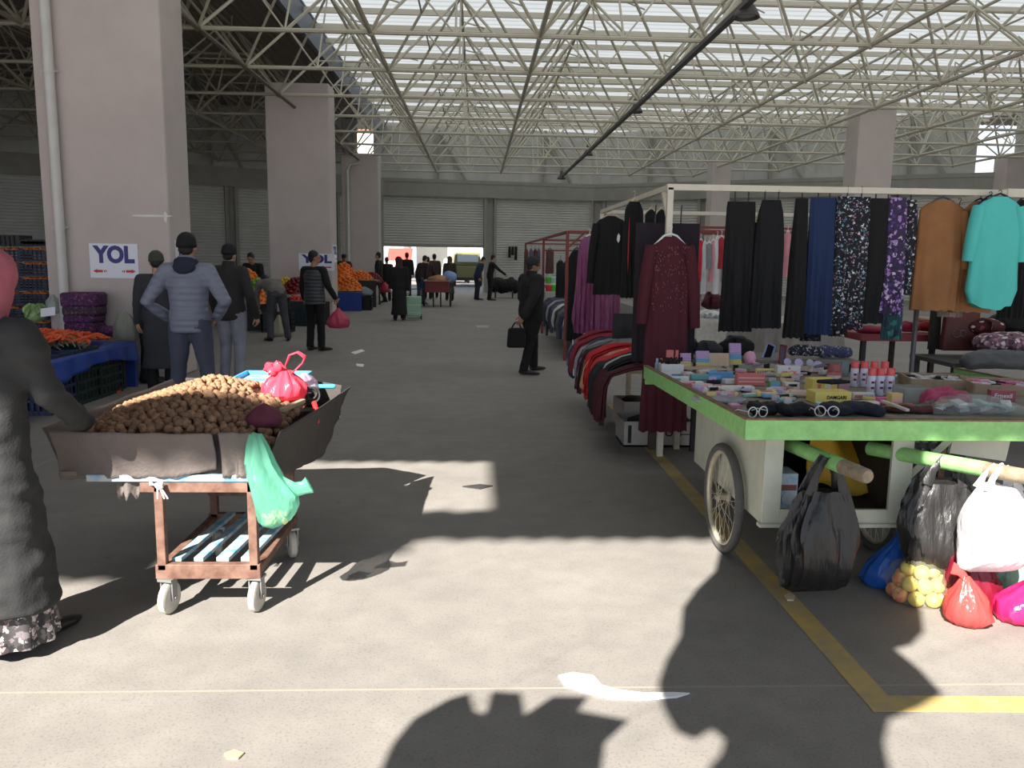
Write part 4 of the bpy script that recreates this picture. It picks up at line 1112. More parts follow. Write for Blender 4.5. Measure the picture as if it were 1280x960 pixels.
# ---- bags on the ground
def gp(u, v, back=.12):
    p = PZ(u, v); d = Vector((p.x, p.y, 0)).normalized(); return p + d * back
p = gp(1146, 762, .14)
ap = [mat('yellow apple skin', (226, 206, 96), .35, var=.15, vscale=30, rand=.12), mat('red yellow apple skin', (206, 92, 72), .35, vscale=22, col2=(228, 190, 110), rand=.12)]
aproto = []
for m_ in ap:
    q = MB(); prof = [(.0, -.026), (.012, -.031), (.022, -.030), (.034, -.014), (.0375, .004), (.034, .02), (.022, .031), (.010, .031), (.0, .024)]
    q.lathe(prof, (0, 0, 0), 16, None, False, False); a_ = q.build('apple', m_, smooth=70)
    q = MB(); q.tube([(0, 0, .022), (.002, 0, .04)], .0018, 6); q.build('stem', rustw, a_); aproto.append(a_)
k = 0
for lay, (zz, rr, n) in enumerate(((.036, .105, 9), (.036, .04, 3), (.098, .085, 8), (.10, .02, 1), (.155, .05, 4))):
    for i in range(n):
        a = 2 * math.pi * i / n + lay * .7
        red = (i * 7 + lay * 3) % 5 in (0, 3) and lay < 3
        pr = aproto[1 if red else 0]; cc = (p.x + rr * math.cos(a) * 1.1, p.y + rr * math.sin(a) * .95, zz)
        o = dup(pr, cc, (rnd.uniform(-1, 1), rnd.uniform(-1, 1), rnd.uniform(0, 6)))
        tag(o, ('red and yellow' if red else 'yellow') + ' apple in the clear bag on the ground', 'apple', 'apples in the clear plastic bag')
for a_ in aproto:
    for c_ in list(a_.children): bpy.data.objects.remove(c_)
    bpy.data.objects.remove(a_)
t = thing('plastic_bag', 'clear plastic bag full of yellow and red apples on the ground', 'bag', (p.x, p.y, 0))
q = MB(); sack(q, (p.x, p.y, .002), .162, .15, .29, [(0, .55), (.02, .85), (.12, 1), (.35, .98), (.55, .78), (.68, .42), (.76, .16), (.85, .12), (1.0, .22)], 12, .05, 2)
clear_p = plastic('clear plastic film', (226, 226, 206), .3, .16, .15); bw(q, 'bag_body', clear_p, t, smooth=60)
p = gp(1102, 738, .09)
blue_p = plastic('thin blue plastic', (42, 104, 196), .2, 1, .22)
t = thing('carrier_bag', 'shiny blue plastic bag slumped by the right cart wheel', 'bag', (p.x, p.y, 0))
q = MB(); sack(q, (p.x, p.y, .0), .125, .10, .30, [(0, .5), (.02, .8), (.12, 1), (.35, .92), (.55, .66), (.75, .4), (.9, .25), (1, .12)], 13, .16, 7, tilt=(.33, .0)); bw(q, 'bag_body', blue_p, t, smooth=45)
q = MB(); tp = Vector((p.x + .09, p.y, .27))
for k in range(4): q.blob(tp + Vector((.022 * k, .01 * (-1) ** k, .012 * k)), (.03, .02, .025), 2, .6, rot3(k, k, 0), k, 2.5)
bw(q, 'knot', blue_p, t, smooth=45)
p = gp(1208, 788, .09)
red2 = plastic('thin red orange plastic', (222, 100, 96), .4, .85)
t = thing('carrier_bag', 'tied red plastic bag on the ground between apples and pink bag', 'bag', (p.x, p.y, 0))
q = MB(); sack(q, (p.x, p.y, 0), .105, .10, .23, [(0, .45), (.03, .75), (.15, 1), (.35, .98), (.55, .8), (.75, .5), (.9, .28), (1, .14)], 13, .11, 4, tilt=(-.12, 0)); bw(q, 'bag_body', red2, t, smooth=60)
q = MB(); q.tube([(p.x - .025, p.y, .215), (p.x - .05, p.y + .01, .245), (p.x - .085, p.y + .02, .262)], [(.016, .012), (.022, .008), (.03, .004)], 12, (1, 0, 0)); bw(q, 'handle', red2, t, smooth=60)
p = gp(1216, 772, .14)
t = thing('carrier_bag', 'dark crimson plastic bag leaning behind the red bag', 'bag', (p.x, p.y, 0))
q = MB(); sack(q, (p.x, p.y, 0), .14, .1, .30, [(0, .6), (.03, .85), (.2, 1), (.45, .9), (.7, .7), (.9, .5), (1, .4)], 9, .12, 11, tilt=(-.25, 0)); bw(q, 'bag_body', plastic('dark crimson plastic', (120, 24, 44), .15, 1, .3), t, smooth=50)
p = gp(1290, 786, .12)
t = thing('carrier_bag', 'glossy hot pink plastic bag lying at the edge of the sunlit floor', 'bag', (p.x, p.y, 0))
q = MB(); sack(q, (p.x, p.y, 0), .20, .13, .20, [(0, .6), (.04, .88), (.2, 1), (.5, .9), (.75, .6), (.92, .3), (1, .1)], 10, .14, 13, tilt=(.05, 0)); bw(q, 'bag_body', plastic('hot pink plastic', (236, 48, 118), .3, 1, .2), t, smooth=50)
p = gp(1264, 756, .12)
q = MB(); sack(q, (p.x, p.y, 0), .13, .1, .2, [(0, .6), (.05, .9), (.3, 1), (.6, .8), (.85, .5), (1, .2)], 12, .2, 17)
tag(bw(q, 'plastic_bag', plastic('pale iridescent plastic', (168, 210, 190), .35, .85, .2), smooth=45), 'pale green see-through plastic bag behind the hot pink bag', 'bag')
a = PZ(1166, 690); a = PY(1163, 680, 3.95); b_ = PY(1205, 716, 3.75)
q = MB(); q.beam(a, b_, .022, .022); tag(bw(q, 'wood_stick', rustw, bevel=.003), 'thin bare wooden stick leaning among the bags under the cart', 'stick')
# small pale pebble of litter beside the yellow line
# ---- things inside the cabinet
zc = CZ0 + .028
x0 = PY(981, 610, 4.25).x
t = thing('carton', 'blue and white printed carton inside the cart cabinet', 'box', (x0, 4.25, zc))
q = MB(); q.box((x0, 4.28, zc + .095), (.10, .16, .19)); bw(q, 'carton_body', mat('pale blue print', (150, 196, 222), .5, var=.2, vscale=20, col2=(226, 230, 234)), t, rot=None, bevel=.003)
q = MB(); q.lathe([(0, 0), (.036, 0), (.036, .004), (0, .004)], (x0, 4.199, zc + .055), 20, rot3(R(90), 0, 0)); bw(q, 'printed_disc', mat('grey white print', (206, 210, 214), .5), t)
q = MB(); q.box((x0, 4.198, zc + .115), (.085, .003, .03)); bw(q, 'printed_band', mat('red brown print', (150, 84, 84), .5), t)
x0 = PY(1040, 600, 4.6).x
q = MB(); q.grid(lambda u, v: Vector((x0 - .2 + .36 * u, 4.45 + .25 * u * v + .05 * math.sin(5 * u + 3 * v), zc + .03 + .30 * v + .03 * math.sin(7 * u))), 16, 8)
tag(bw(q, 'plastic_sack', mat('yellow woven plastic', (222, 176, 52), .6, bump=.3, bscale=30), solid=.006, smooth=60), 'folded yellow plastic sack inside the cart cabinet', 'sack')
q = MB(); q.blob((PY(985, 580, 4.9).x, 4.95, zc + .12), (.12, .1, .12), 2, .3, None, 3)
tag(bw(q, 'cloth_bundle', chc, smooth=60), 'dark cloth bundle at the back of the cart cabinet', 'bundle')
q = MB(); q.blob((PY(1080, 620, 4.8).x, 4.85, zc + .07), (.13, .1, .08), 2, .4, None, 6)
tag(bw(q, 'cloth_bundle', cloth('dark brown cloth', (60, 50, 44)), smooth=60), 'dark brown cloth bundle on the right of the cart cabinet', 'bundle')
# dark green crate on the floor beyond the cart
def crate(mb, c, w, d, h, M=None, th=.014, slots=3):
    c = Vector(c); M = M or Matrix.Identity(3)
    def bxx(l, s): mb.box(c + M @ Vector(l), s, M)
    bxx((0, 0, .01), (w, d, .02))
    for sx in (-1, 1):
        for k in range(slots + 1):
            z = .03 + (h - .05) * k / slots
            bxx((sx * w / 2, 0, z), (th, d, .03 if k < slots else .045)); bxx((0, sx * d / 2, z), (w, th, .03 if k < slots else .045))
        for k in range(7):
            t_ = -.5 + k / 6
            bxx((sx * w / 2, t_ * d, h / 2), (th, .02, h)); bxx((t_ * w, sx * d / 2, h / 2), (.02, th, h))
p = PZ(1166, 592); q = MB(); crate(q, (p.x, p.y + .1, 0), .42, .34, .26, rot3(0, 0, R(-10)))
tag(bw(q, 'crate', mat('dark green plastic', (36, 52, 44), .5)), 'dark green slatted plastic crate on the floor behind the vendor cart', 'crate')
# ------------------------------------------------------------------ goods on the green cart
def pm(name, c, rough=.45, **k):
    c = tuple(min(246, int(x + (255 - x) * .26 * (sum(c) > 200))) for x in c)      # goods lightened in colour for light the tray lacks
    return mat(name, c, rough, **k)
def tb(name, label, cat, u0, u1, vt, vb, dep, m, yaw=0.0, lift=0.0, tilt=0.0, group=None, parts=None, bevel=.003):
    """a box-like article whose base centre is seen at the given place on the tray"""
    p = onT((u0 + u1) / 2, vb, lift); s = p.y / F; w = (u1 - u0) * s; h = max(.008, (vb - vt) * s)
    o = thing(name, label, cat, (p.x, p.y + dep / 2, flo_z(p.y + dep / 2) + lift), yaw, group)
    M = rot3(tilt, 0, 0)
    q = MB(); q.box(M @ Vector((0, 0, h / 2)), (w, dep, h), M); q.build('pack', m, o, bevel=bevel)
    for (nm, x0, x1, z0, z1, mm) in (parts or []):
        q = MB(); q.box(M @ Vector(((x0 + x1 - 1) / 2 * w, -dep / 2 - .001, (z0 + z1) / 2 * h)), ((x1 - x0) * w, .003, (z1 - z0) * h), M); q.build(nm, mm, o)
    return o, w, h
lil = pm('lilac foam', (206, 160, 222)); yel = pm('soft yellow', (232, 214, 110)); sky = pm('sky blue foam', (96, 178, 224)); wht = pm('white card', (226, 226, 226)); pnk = pm('rose pink', (240, 150, 190))
crd = pm('red card', (206, 74, 70)); tan = pm('tan card', (206, 176, 140)); bls = pm('black bristles', (30, 30, 34), .8); teal_m = pm('teal plastic', (70, 150, 150)); blu = pm('bright blue card', (48, 128, 200)); grn = pm('green plastic', (60, 130, 80)); orn = pm('orange plastic', (236, 120, 60))
def stack(label, u0, u1, vt, vb, cols, n, lift=0.0, tilt=-.25):
    p = onT((u0 + u1) / 2, vb); s = p.y / F; w = (u1 - u0) * s; h = (vb - vt) * s
    o = thing('hair_band_pack', label, 'pack', (p.x, p.y, flo_z(p.y) + .012 + lift), 0, None)
    M = rot3(tilt, 0, 0); per = n // len(cols)
    for k in range(n):
        q = MB(); z = h * (k + .5) / n; q.box(M @ Vector((0, 0, z)), (w * (1 - .05 * (k % 2)), .03, h / n * .86), M)
        q.build('band_roll', cols[::-1][min(len(cols) - 1, k // per)], o, bevel=.004)
stack('leaning pack of lilac and yellow hair bands, second from the tray corner', 850, 864, 443, 460, [lil, lil, yel], 9)
stack('leaning pack of lilac and blue hair bands beside the wooden combs', 869, 887, 440, 460, [lil, lil, sky, yel], 12)
stack('tallest leaning pack of lilac blue and yellow hair bands behind the cart goods', 911, 927, 430, 458, [lil, lil, sky, yel], 16)
tb('card_pack', 'pink and white card pack standing at the back corner of the tray', 'pack', 832, 848, 437, 456, .02, crd, lift=.02, parts=[('label_strip', .0, 1, 0, .3, wht)])
# wooden combs row
p = onT(899, 460); o = thing('comb_rack', 'pack of pale wooden combs between the coloured hair bands', 'combs', (p.x, p.y, flo_z(p.y) + .014))
M = rot3(-.25, 0, 0); ww = 26 * p.y / F; hh = 17 * p.y / F
q = MB(); q.box(M @ Vector((0, .006, hh / 2)), (ww, .006, hh), M); q.build('backing_card', tan, o)
for k in range(13):
    q = MB(); q.box(M @ Vector((-ww / 2 + ww * (k + .5) / 13, 0, hh / 2)), (ww / 22, .014, hh), M); q.build('comb', pm('pale wood comb', (222, 192, 152)), o, bevel=.002)
q = MB(); a = onT(852, 462); b = onT(915, 463); q.beam(a + Vector((0, .05, .008)), b + Vector((0, .05, .008)), .12, .012)
tag(bw(q, 'display_board', tan), 'tan board lying under the hair band packs', 'board')
o, w_, h_ = tb('brush_box', 'white open box full of black bristle brushes near the tray corner', 'box', 826, 855, 455, 466, .10, wht)
q = MB()
for k in range(26): q.tube([(rnd.uniform(-.45, .45) * w_, rnd.uniform(-.04, .04), h_ * .8), (rnd.uniform(-.5, .5) * w_, rnd.uniform(-.05, .05), h_ + rnd.uniform(.015, .05))], .007, 6)
b_ = q.build('bristles', bls, o); b_['kind'] = 'stuff'
for (lb, u, m_) in (('small orange bottle standing on the tray corner', 826, orn), ('small pale blue bottle standing on the tray corner', 821, pm('pale blue plastic', (120, 170, 200)))):
    p = onT(u, 462); o = thing('bottle', lb, 'bottle', (p.x, p.y, flo_z(p.y)))
    q = MB(); q.lathe([(.016, 0), (.017, .005), (.017, .05), (.008, .062)], seg=14); q.build('bottle_body', m_, o, smooth=40)
    q = MB(); q.lathe([(.010, .06), (.010, .085), (.006, .09)], seg=12); q.build('cap', m_, o, smooth=40)
whites = [(828, 868, 466, 471, .10, 'long white carton'), (834, 862, 471, 477, .06, 'white sachet'), (872, 945, 483, 489, .07, 'long white flat packet with a yellow spot'), (850, 880, 477, 482, .05, 'short white tube box'), (905, 930, 474, 480, .06, 'white paper packet by the red box')]
for i, (u0, u1, vt, vb, d, lb) in enumerate(whites):
    tb('packet', lb + (' at the near left of the tray', ' tucked under the brush box', ' lying across the left of the tray', ' beside the left rim', '')[i], 'packet', u0, u1, vt, vb, d, wht, yaw=R(-4 + 3 * i), parts=[('printed_mark', .3, .6, .25, .75, (blu, teal_m, yel, teal_m, wht)[i])] if i != 4 else None)
tb('tube_box', 'teal green tube box beside the long blue box', 'box', 864, 886, 468, 475, .05, teal_m)
tb('tube_box', 'bright blue long box in front of the hair bands', 'box', 884, 917, 465, 475, .05, blu, yaw=R(4), parts=[('label_strip', .1, .5, .2, .6, sky)])
tb('carton', 'red patterned long carton in the left half of the tray', 'box', 921, 957, 467, 482, .07, crd, yaw=R(-2), parts=[('label_strip', .05, .95, .62, .72, pm('pale pink print', (232, 170, 160))), ('label_strip', .05, .95, .3, .38, pm('pale pink print', (232, 170, 160)))])
tb('tin', 'small blue and green tin right of the red carton', 'tin', 962, 976, 477, 488, .05, grn, parts=[('label_strip', .15, .85, .1, .9, blu)])
tb('packet', 'black and white packet right of the small blue tin', 'packet', 980, 1000, 478, 487, .05, wht, yaw=R(8), parts=[('printed_mark', .2, .8, .4, .8, bls)])
tb('pen_box', 'box of red and blue pens standing before the white lettered box', 'box', 945, 970, 461, 468, .04, yel, parts=[('pen_row', .05 + .12 * k, .12 + .12 * k, .1, .7, (crd, blu)[k % 2]) for k in range(7)])
o, w_, h_ = tb('carton', 'white box with small red lettering behind the yellow boxes', 'box', 971, 1001, 457, 471, .06, wht)
tm = text_mesh('PINEX', h_ * .5, .0008, 1.0, .0006); tm.v = [Vector((p.x, -.0315, p.z)) if False else Vector((p.x, -.0315 - p.z, h_ * .36 + p.y)) for p in tm.v]; tm.build('lettering', crd, o)
q = MB(); q.lathe([(.0, 0), (.008, 0), (.008, .002), (0, .002)], (0, -.031, h_ * .78), 12, rot3(R(90), 0, 0)); q.build('emblem', crd, o)
# pink cap, hand mirrors, framed mirrors
p = onT(938, 456); q = MB(); q.blob((p.x, p.y + .03, p.z + .055), (.055, .05, .06), 2, .12, None, 3); q.tube([(p.x + .02, p.y - .01, p.z + .02), (p.x + .065, p.y - .03, p.z + .012)], [(.04, .01), (.02, .006)], 10, (0, 1, 0), True)
tag(bw(q, 'sun_hat', pnk, smooth=60), 'rose pink folded cap between hair bands and framed mirrors', 'cap')
glass = pm('dark mirror glass', (38, 40, 46), .08)
def mirror(label, u, v, w, h, lean, roll, fm):
    p = onT(u, v); o = thing('mirror', label, 'mirror', (p.x, p.y, p.z + .004)); M = rot3(lean, roll, 0)
    q = MB(); t_ = .014
    for (x, z, a, b) in ((0, t_ / 2, w, t_), (0, h - t_ / 2, w, t_), (-w / 2 + t_ / 2, h / 2, t_, h), (w / 2 - t_ / 2, h / 2, t_, h)): q.box(M @ Vector((x, 0, z)), (a, .014, b), M)
    q.build('frame', fm, o, bevel=.002); q = MB(); q.box(M @ Vector((0, .002, h / 2)), (w - t_, .006, h - t_), M); q.build('glass', glass, o)
mirror('dark glass mirror in pale blue frame leaning in the cart goods', 957, 452, .09, .17, -.35, R(24), pm('pale blue frame', (140, 156, 214)))
mirror('narrow mirror in maroon frame behind the blue framed mirror', 977, 456, .06, .17, -.3, R(9), pm('maroon frame', (120, 28, 36)))
for i, (u, v, r_, lb) in enumerate(((985, 460, .033, 'leftmost'), (999, 461, .036, 'second from left'), (1013, 461, .030, 'greyish third'), (1026, 463, .036, 'rightmost tilted'))):
    p = onT(u, v); o = thing('hand_mirror', 'lilac oval hand mirror, %s of the four behind the yellow boxes' % lb, 'hand mirror', (p.x, p.y, p.z + .005), 0, 'lilac hand mirrors')
    M = rot3(R(68), 0, R(-20 * (i == 3))) @ rot3(0, 0, R(35 * (i == 3)))
    q = MB(); q.lathe([(0, -.004), (r_ * .92, -.004), (r_, 0), (r_ * .92, .004), (0, .004)], M @ Vector((0, .045, 0)), 24, M, False, False)
    q.build('head', pm('lilac plastic', (196, 172, 226)) if i != 2 else pm('grey lilac plastic', (170, 178, 196)), o, smooth=40)
    q = MB(); q.tube([M @ Vector((0, .012, 0)), M @ Vector((0, -.0, 0))], .008, 8); q.build('handle', pnk, o)
# jar with red lid
p = onT(1042, 474); o = thing('jar', 'clear plastic jar with red lid left of the spray cans', 'jar', (p.x, p.y, p.z))
q = MB(); q.lathe([(.045, 0), (.05, .01), (.05, .035)], seg=24, cap1=False); q.build('jar_body', wht, o, smooth=40)
q = MB(); q.lathe([(.053, .034), (.053, .052), (.050, .056)], seg=24); q.build('lid', crd, o, smooth=40)
q = MB(); q.lathe([(.048, .056), (.044, .10), (.03, .115)], seg=20); q.build('dome', plastic('clear red plastic', (220, 130, 130), .3, .6), o, smooth=40)
p = onT(1055, 470); q = MB(); q.box((0, 0, .055), (.06, .03, .11)); o = q.build('plastic_case', plastic('clear grey plastic', (150, 170, 176), .3, .6), None, (p.x, p.y, p.z), bevel=.004); tag(o, 'clear grey plastic case between the jar and the spray cans', 'case')
# spray cans
canb = pm('pale lavender tinplate', (208, 208, 232), .3); capr = pm('bright red cap', (232, 44, 42), .35); dkl = pm('dark red label', (120, 30, 50))
def can(p, label):
    o = thing('spray_can', label, 'spray can', p, rnd.uniform(-.3, .3), 'red capped spray cans')
    q = MB(); q.lathe([(.024, 0), (.0265, .003), (.0265, .118), (.0245, .124), (.024, .127)], seg=22); q.build('can_body', canb, o, smooth=40)
    q = MB(); q.lathe([(.0255, .126), (.0255, .166), (.0235, .171), (0, .171)], seg=22, cap1=False); q.build('cap', capr, o, smooth=40)
    q = MB()
    for z in (.085, .05): q.box((-.006, -.0262, z), (.02, .003, .014))
    q.box((.012, -.0245, .06), (.003, .004, .08)); q.build('label', dkl, o)
ci = 0
for row, (v, us) in enumerate(((483, (1067, 1079, 1091, 1104)), (494, (1088, 1099, 1111)))):
    for i, u in enumerate(us):
        p = onT(u, v); p.z += .0
        can((p.x, p.y, p.z), 'white spray can with red cap, %s in the %s row' % (['first', 'second', 'third', 'last'][i if row == 0 else (i if i < 2 else 3)], ['back', 'front'][row]))
# yellow cartons
yb = pm('yellow carton', (236, 206, 70))
tb('carton', 'yellow carton behind the lettered yellow carton', 'box', 1012, 1047, 473, 490, .10, yb, yaw=R(6), parts=[('printed_dot', .22, .34, .3, .62, crd), ('label_strip', .5, .75, .3, .6, wht)])
o, w_, h_ = tb('carton', 'flat yellow carton with dark lettering and black brushes on top', 'box', 1016, 1065, 489, 504, .12, yb, yaw=R(3))
tm = text_mesh('DAMGARI', h_ * .42, .0008, .95, .0006); tm.v = [Vector((p.x + .02, -.0615 - p.z, h_ * .5 + p.y)) for p in tm.v]; tm.build('lettering', bls, o)
ow = o
p = onT(1042, 494); p.z = flo_z(p.y) + h_ + .002
q = MB()
q.tube([(p.x - .09, p.y + .03, p.z + .012), (p.x, p.y + .0, p.z + .016), (p.x + .10, p.y + .02, p.z + .012)], [.012, .018, .010], 10, None, True); q.tube([(p.x - .03, p.y - .02, p.z + .01), (p.x + .06, p.y + .05, p.z + .02)], .011, 10, None, True)
tag(bw(q, 'shoe_brush', bls, smooth=60), 'black shoe brushes lying on the flat yellow carton', 'brush')
p = onT(1030, 474); p.z += .075
q = MB(); q.tube([(p.x - .05, p.y + .05, p.z + .01), (p.x, p.y + .04, p.z + .022), (p.x + .055, p.y + .05, p.z + .008)], [(.02, .01), (.03, .014), (.015, .008)], 12, (0, 1, 0), True)
tag(bw(q, 'purse', pm('grey purple cloth', (74, 66, 76), .8), smooth=60), 'dark purple purse lying on the rear yellow carton', 'purse')
for i, (u0, u1, vt, vb, m_, lb) in enumerate(((1022, 1044, 504, 508, pm('turquoise film', (120, 206, 206)), 'turquoise packet just in front of the yellow carton'), (1044, 1066, 504, 508, pm('turquoise film', (120, 206, 206)), 'second turquoise packet to the right of its twin'), (1068, 1086, 503, 509, pm('lavender soap', (190, 180, 224)), 'lavender soap bar in front of the spray cans'), (1086, 1100, 502, 509, pm('cream soap', (226, 220, 190)), 'cream soap bar in front of the spray cans'),
        (1066, 1094, 491, 499, wht, 'white packet with red and blue bands before the spray cans'), (1048, 1062, 479, 490, pm('dusty rose plastic', (170, 110, 130)), 'dusty rose plastic case beside the yellow carton'), (1098, 1114, 497, 506, pm('magenta plastic', (226, 70, 150)), 'magenta packet beside the orange pack'), (1112, 1128, 491, 509, pm('orange yellow card', (222, 176, 90)), 'orange and yellow card pack left of the clear box'))):
    tb('packet', lb, 'packet', u0, u1, vt, vb, .05, m_, yaw=R((i * 37) % 20 - 10), parts=[('label_strip', .05, .45, .2, .7, crd), ('label_strip', .5, .9, .2, .7, blu)] if i == 4 else ([('label_strip', .1, .9, .4, .6, pnk)] if i == 7 else None))
tb('clear_box', 'clear plastic storage box left of the crimson cloth', 'box', 1130, 1166, 484, 507, .16, plastic('clear grey box plastic', (176, 186, 180), .25, .6), yaw=R(-4), bevel=.008)
p = onT(1195, 512); o = thing('cloth_bundle', 'crumpled crimson pink cloth bundle on the right of the tray', 'cloth', (p.x, p.y + .08, flo_z(p.y)))
q = MB()
for k in range(7):
    a = k * .9; q.blob((.11 * math.cos(a) * (.4 + .1 * k % .6), .05 * math.sin(a), .045 + .012 * math.sin(3 * k)), (.085, .06, .05), 3, .45, rot3(k, 0, k), k, 2.2)
m_ = remesh(q, .01, 3, (.016, 16, (1, 1, 1), 3))
for i, v in enumerate(m_.v): m_.v[i] = Vector((v.x, v.y, max(.002, v.z)))
m_.build('cloth', mat('crimson pink cloth', (190, 74, 112), .8, bump=.3, bscale=30), o, smooth=70)
o, w_, h_ = tb('carton', 'dark red carton with white lettering at the right of the tray', 'box', 1238, 1270, 487, 502, .05, pm('dark red print', (140, 26, 40)), yaw=R(-5), lift=.0)
tm = text_mesh('Ernexil', h_ * .55, .0008, 1, .0006); tm.v = [Vector((p.x, -.0265 - p.z, h_ * .5 + p.y)) for p in tm.v]; tm.build('lettering', wht, o)
# wooden display trays on the right
def dtray(label, u, v, w, d, yaw, cols, seed):
    p = onT(u, v); o = thing('display_tray', label, 'tray', (p.x, p.y + d / 2, flo_z(p.y + d / 2)), yaw)
    wd = mat('pale box wood', (176, 156, 128), .8, var=.25, vscale=12)
    q = MB(); q.box((0, 0, .006), (w, d, .012))
    for s in (-1, 1): q.box((s * w / 2, 0, .032), (.014, d, .064)); q.box((0, s * d / 2, .032), (w, .014, .064))
    q.build('tray_box', wd, o, bevel=.002)
    for k in range(14):
        q = MB(); r2 = random.Random(seed * 50 + k); M = rot3(r2.uniform(-.2, .2), r2.uniform(-.2, .2), r2.uniform(0, 3))
        q.box((0, 0, 0), (.09, .028, .012), M); x_ = (k % 7 - 3) * w / 8; y_ = ((k // 7) - .5) * d * .45
        ob = q.build('trinket', cols[k % len(cols)], None, (0, 0, 0)); ob.parent = None
        ob.location = Vector(o.location) + rot3(0, 0, yaw) @ Vector((x_, y_, .045 + .012 * r2.random())); 
        tag(ob, 'small white, pink or black trinket lying in the wooden display trays', 'trinket', 'trinkets in the wooden display trays')
dtray('low pale wooden display tray behind the crimson cloth', 1186, 486, .40, .34, R(-14), [wht, wht, pm('mint white', (206, 222, 214)), bls], 1)
dtray('low pale wooden display tray at the right edge with pink goods', 1276, 494, .42, .40, R(-18), [pnk, wht, bls, pm('hot pink', (226, 80, 130))], 2)
# front: black soft goods, film, sticks, glasses
def lump(name, label, cat, u, v, w, d, h, m, seed, yaw=0.0):
    p = onT(u, v); q = MB()
    for k in range(5):
        q.blob(((k - 2) * w / 5.5, rnd.uniform(-.1, .1) * d, h * .45 + .1 * h * math.sin(k * 2.1 + seed)), (w / 4.2, d / 2.1, h / 2), 2, .3, None, seed + k, 2)
    r_ = remesh(q, .009, 2, (.008, 18, (1, 1, 1), seed)); M = rot3(0, 0, yaw)
    r_.v = [M @ Vector((a.x, a.y, max(.001, a.z))) for a in r_.v]
    o = r_.build(name, m, None, (p.x, p.y + d / 2, flo_z(p.y + d / 2) + .001), smooth=70); tag(o, label, cat); return o
lump('slipper', 'black rounded slipper at the front left of the tray', 'slipper', 958, 521, .15, .13, .075, cloth('black felt', (28, 28, 32)), 1)
lump('shoulder_bag', 'black soft bag beside the slipper at the tray front', 'bag', 1000, 522, .20, .13, .07, cloth('black felt', (28, 28, 32)), 2)
lump('shoulder_bag', 'dark navy soft bag lying along the middle of the tray front', 'bag', 1072, 521, .30, .15, .07, cloth('dark navy nylon', (38, 42, 54)), 3, R(-6))
lump('plastic_film', 'crumpled clear plastic film near the left rim', 'plastic film', 905, 506, .26, .20, .035, plastic('milky film', (196, 198, 208), .3, .8), 4)
lump('doll_pack', 'beige and orange small goods left of the yellow carton', 'packet', 975, 499, .16, .09, .03, pm('beige plastic', (206, 176, 150)), 5)
lump('leather_strap', 'dark brown leather goods in front of the clear box', 'belt', 1150, 518, .30, .12, .035, cloth('dark brown leather', (86, 42, 38)), 6)
q = MB(); p = onT(1180, 515); q.torus((p.x, p.y + .02, p.z + .04), .03, .011, None, 26, 10); q.torus((p.x + .01, p.y + .02, p.z + .055), .028, .011, None, 26, 10); tag(bw(q, 'bangle', pm('terracotta', (182, 92, 70)), smooth=60), 'terracotta coiled band lying on the brown leather goods', 'bangle')
q = MB(); a = onT(1102, 512); b = onT(1134, 521); q.beam(a + Vector((0, 0, .05)), b + Vector((0, 0, .035)), .02, .012); tag(bw(q, 'ruler', pm('cream plastic', (222, 214, 196))), 'cream flat stick lying diagonally on the tray front', 'stick')
p = onT(1232, 520); o = thing('plastic_bag', 'clear plastic bag of white and green patterned packets at the front right', 'bag', (p.x, p.y + .1, flo_z(p.y)))
q = MB()
q.grid(lambda u, v: Vector((-.27 + .54 * u, -.11 + .26 * v, .012 + .085 * math.sin(math.pi * u) ** .6 * math.sin(math.pi * v) ** .6 + .012 * noise.noise(Vector((u * 9, v * 5, 2))))), 40, 20)
q.build('bag_film', plastic('clear grey film', (200, 214, 216), .3, .35, .15), o, smooth=60)
for k in range(10):
    q = MB(); q.box((0, 0, 0), (.10, .05, .02)); ob = q.build('packet', (wht, pm('green white print', (120, 170, 156), col2=(226, 232, 230), vscale=40))[k % 2], None, Vector(o.location) + Vector((-.2 + .044 * k, .03 * math.sin(k * 2.2), .02 + .018 * (k % 3))), (rnd.uniform(-.3, .3), rnd.uniform(-.3, .3), rnd.uniform(0, 3)), bevel=.003)
    tag(ob, 'white or green printed packet inside the clear bag at the front right', 'packet', 'packets in the clear bag')
def wire_glasses(label, u, v, yaw):
    p = onT(u, v, .03); o = thing('glasses', label, 'glasses', (p.x, p.y, p.z), yaw); q = MB()
    for s in (-1, 1): q.torus((s * .032, 0, .028), .026, .003, rot3(R(90), 0, 0), 24, 8, 1)
    q.tube([(-.008, 0, .032), (.008, 0, .032)], .003, 6)
    for s in (-1, 1): q.tube([(s * .058, 0, .032), (s * .06, .08, .03), (s * .058, .12, .012)], .003, 6)
    q.build('frame', wht, o, smooth=60)
wire_glasses('white framed glasses at the tray corner', 947, 522, R(20)); wire_glasses('white framed glasses on the black bags', 1033, 521, R(-10))
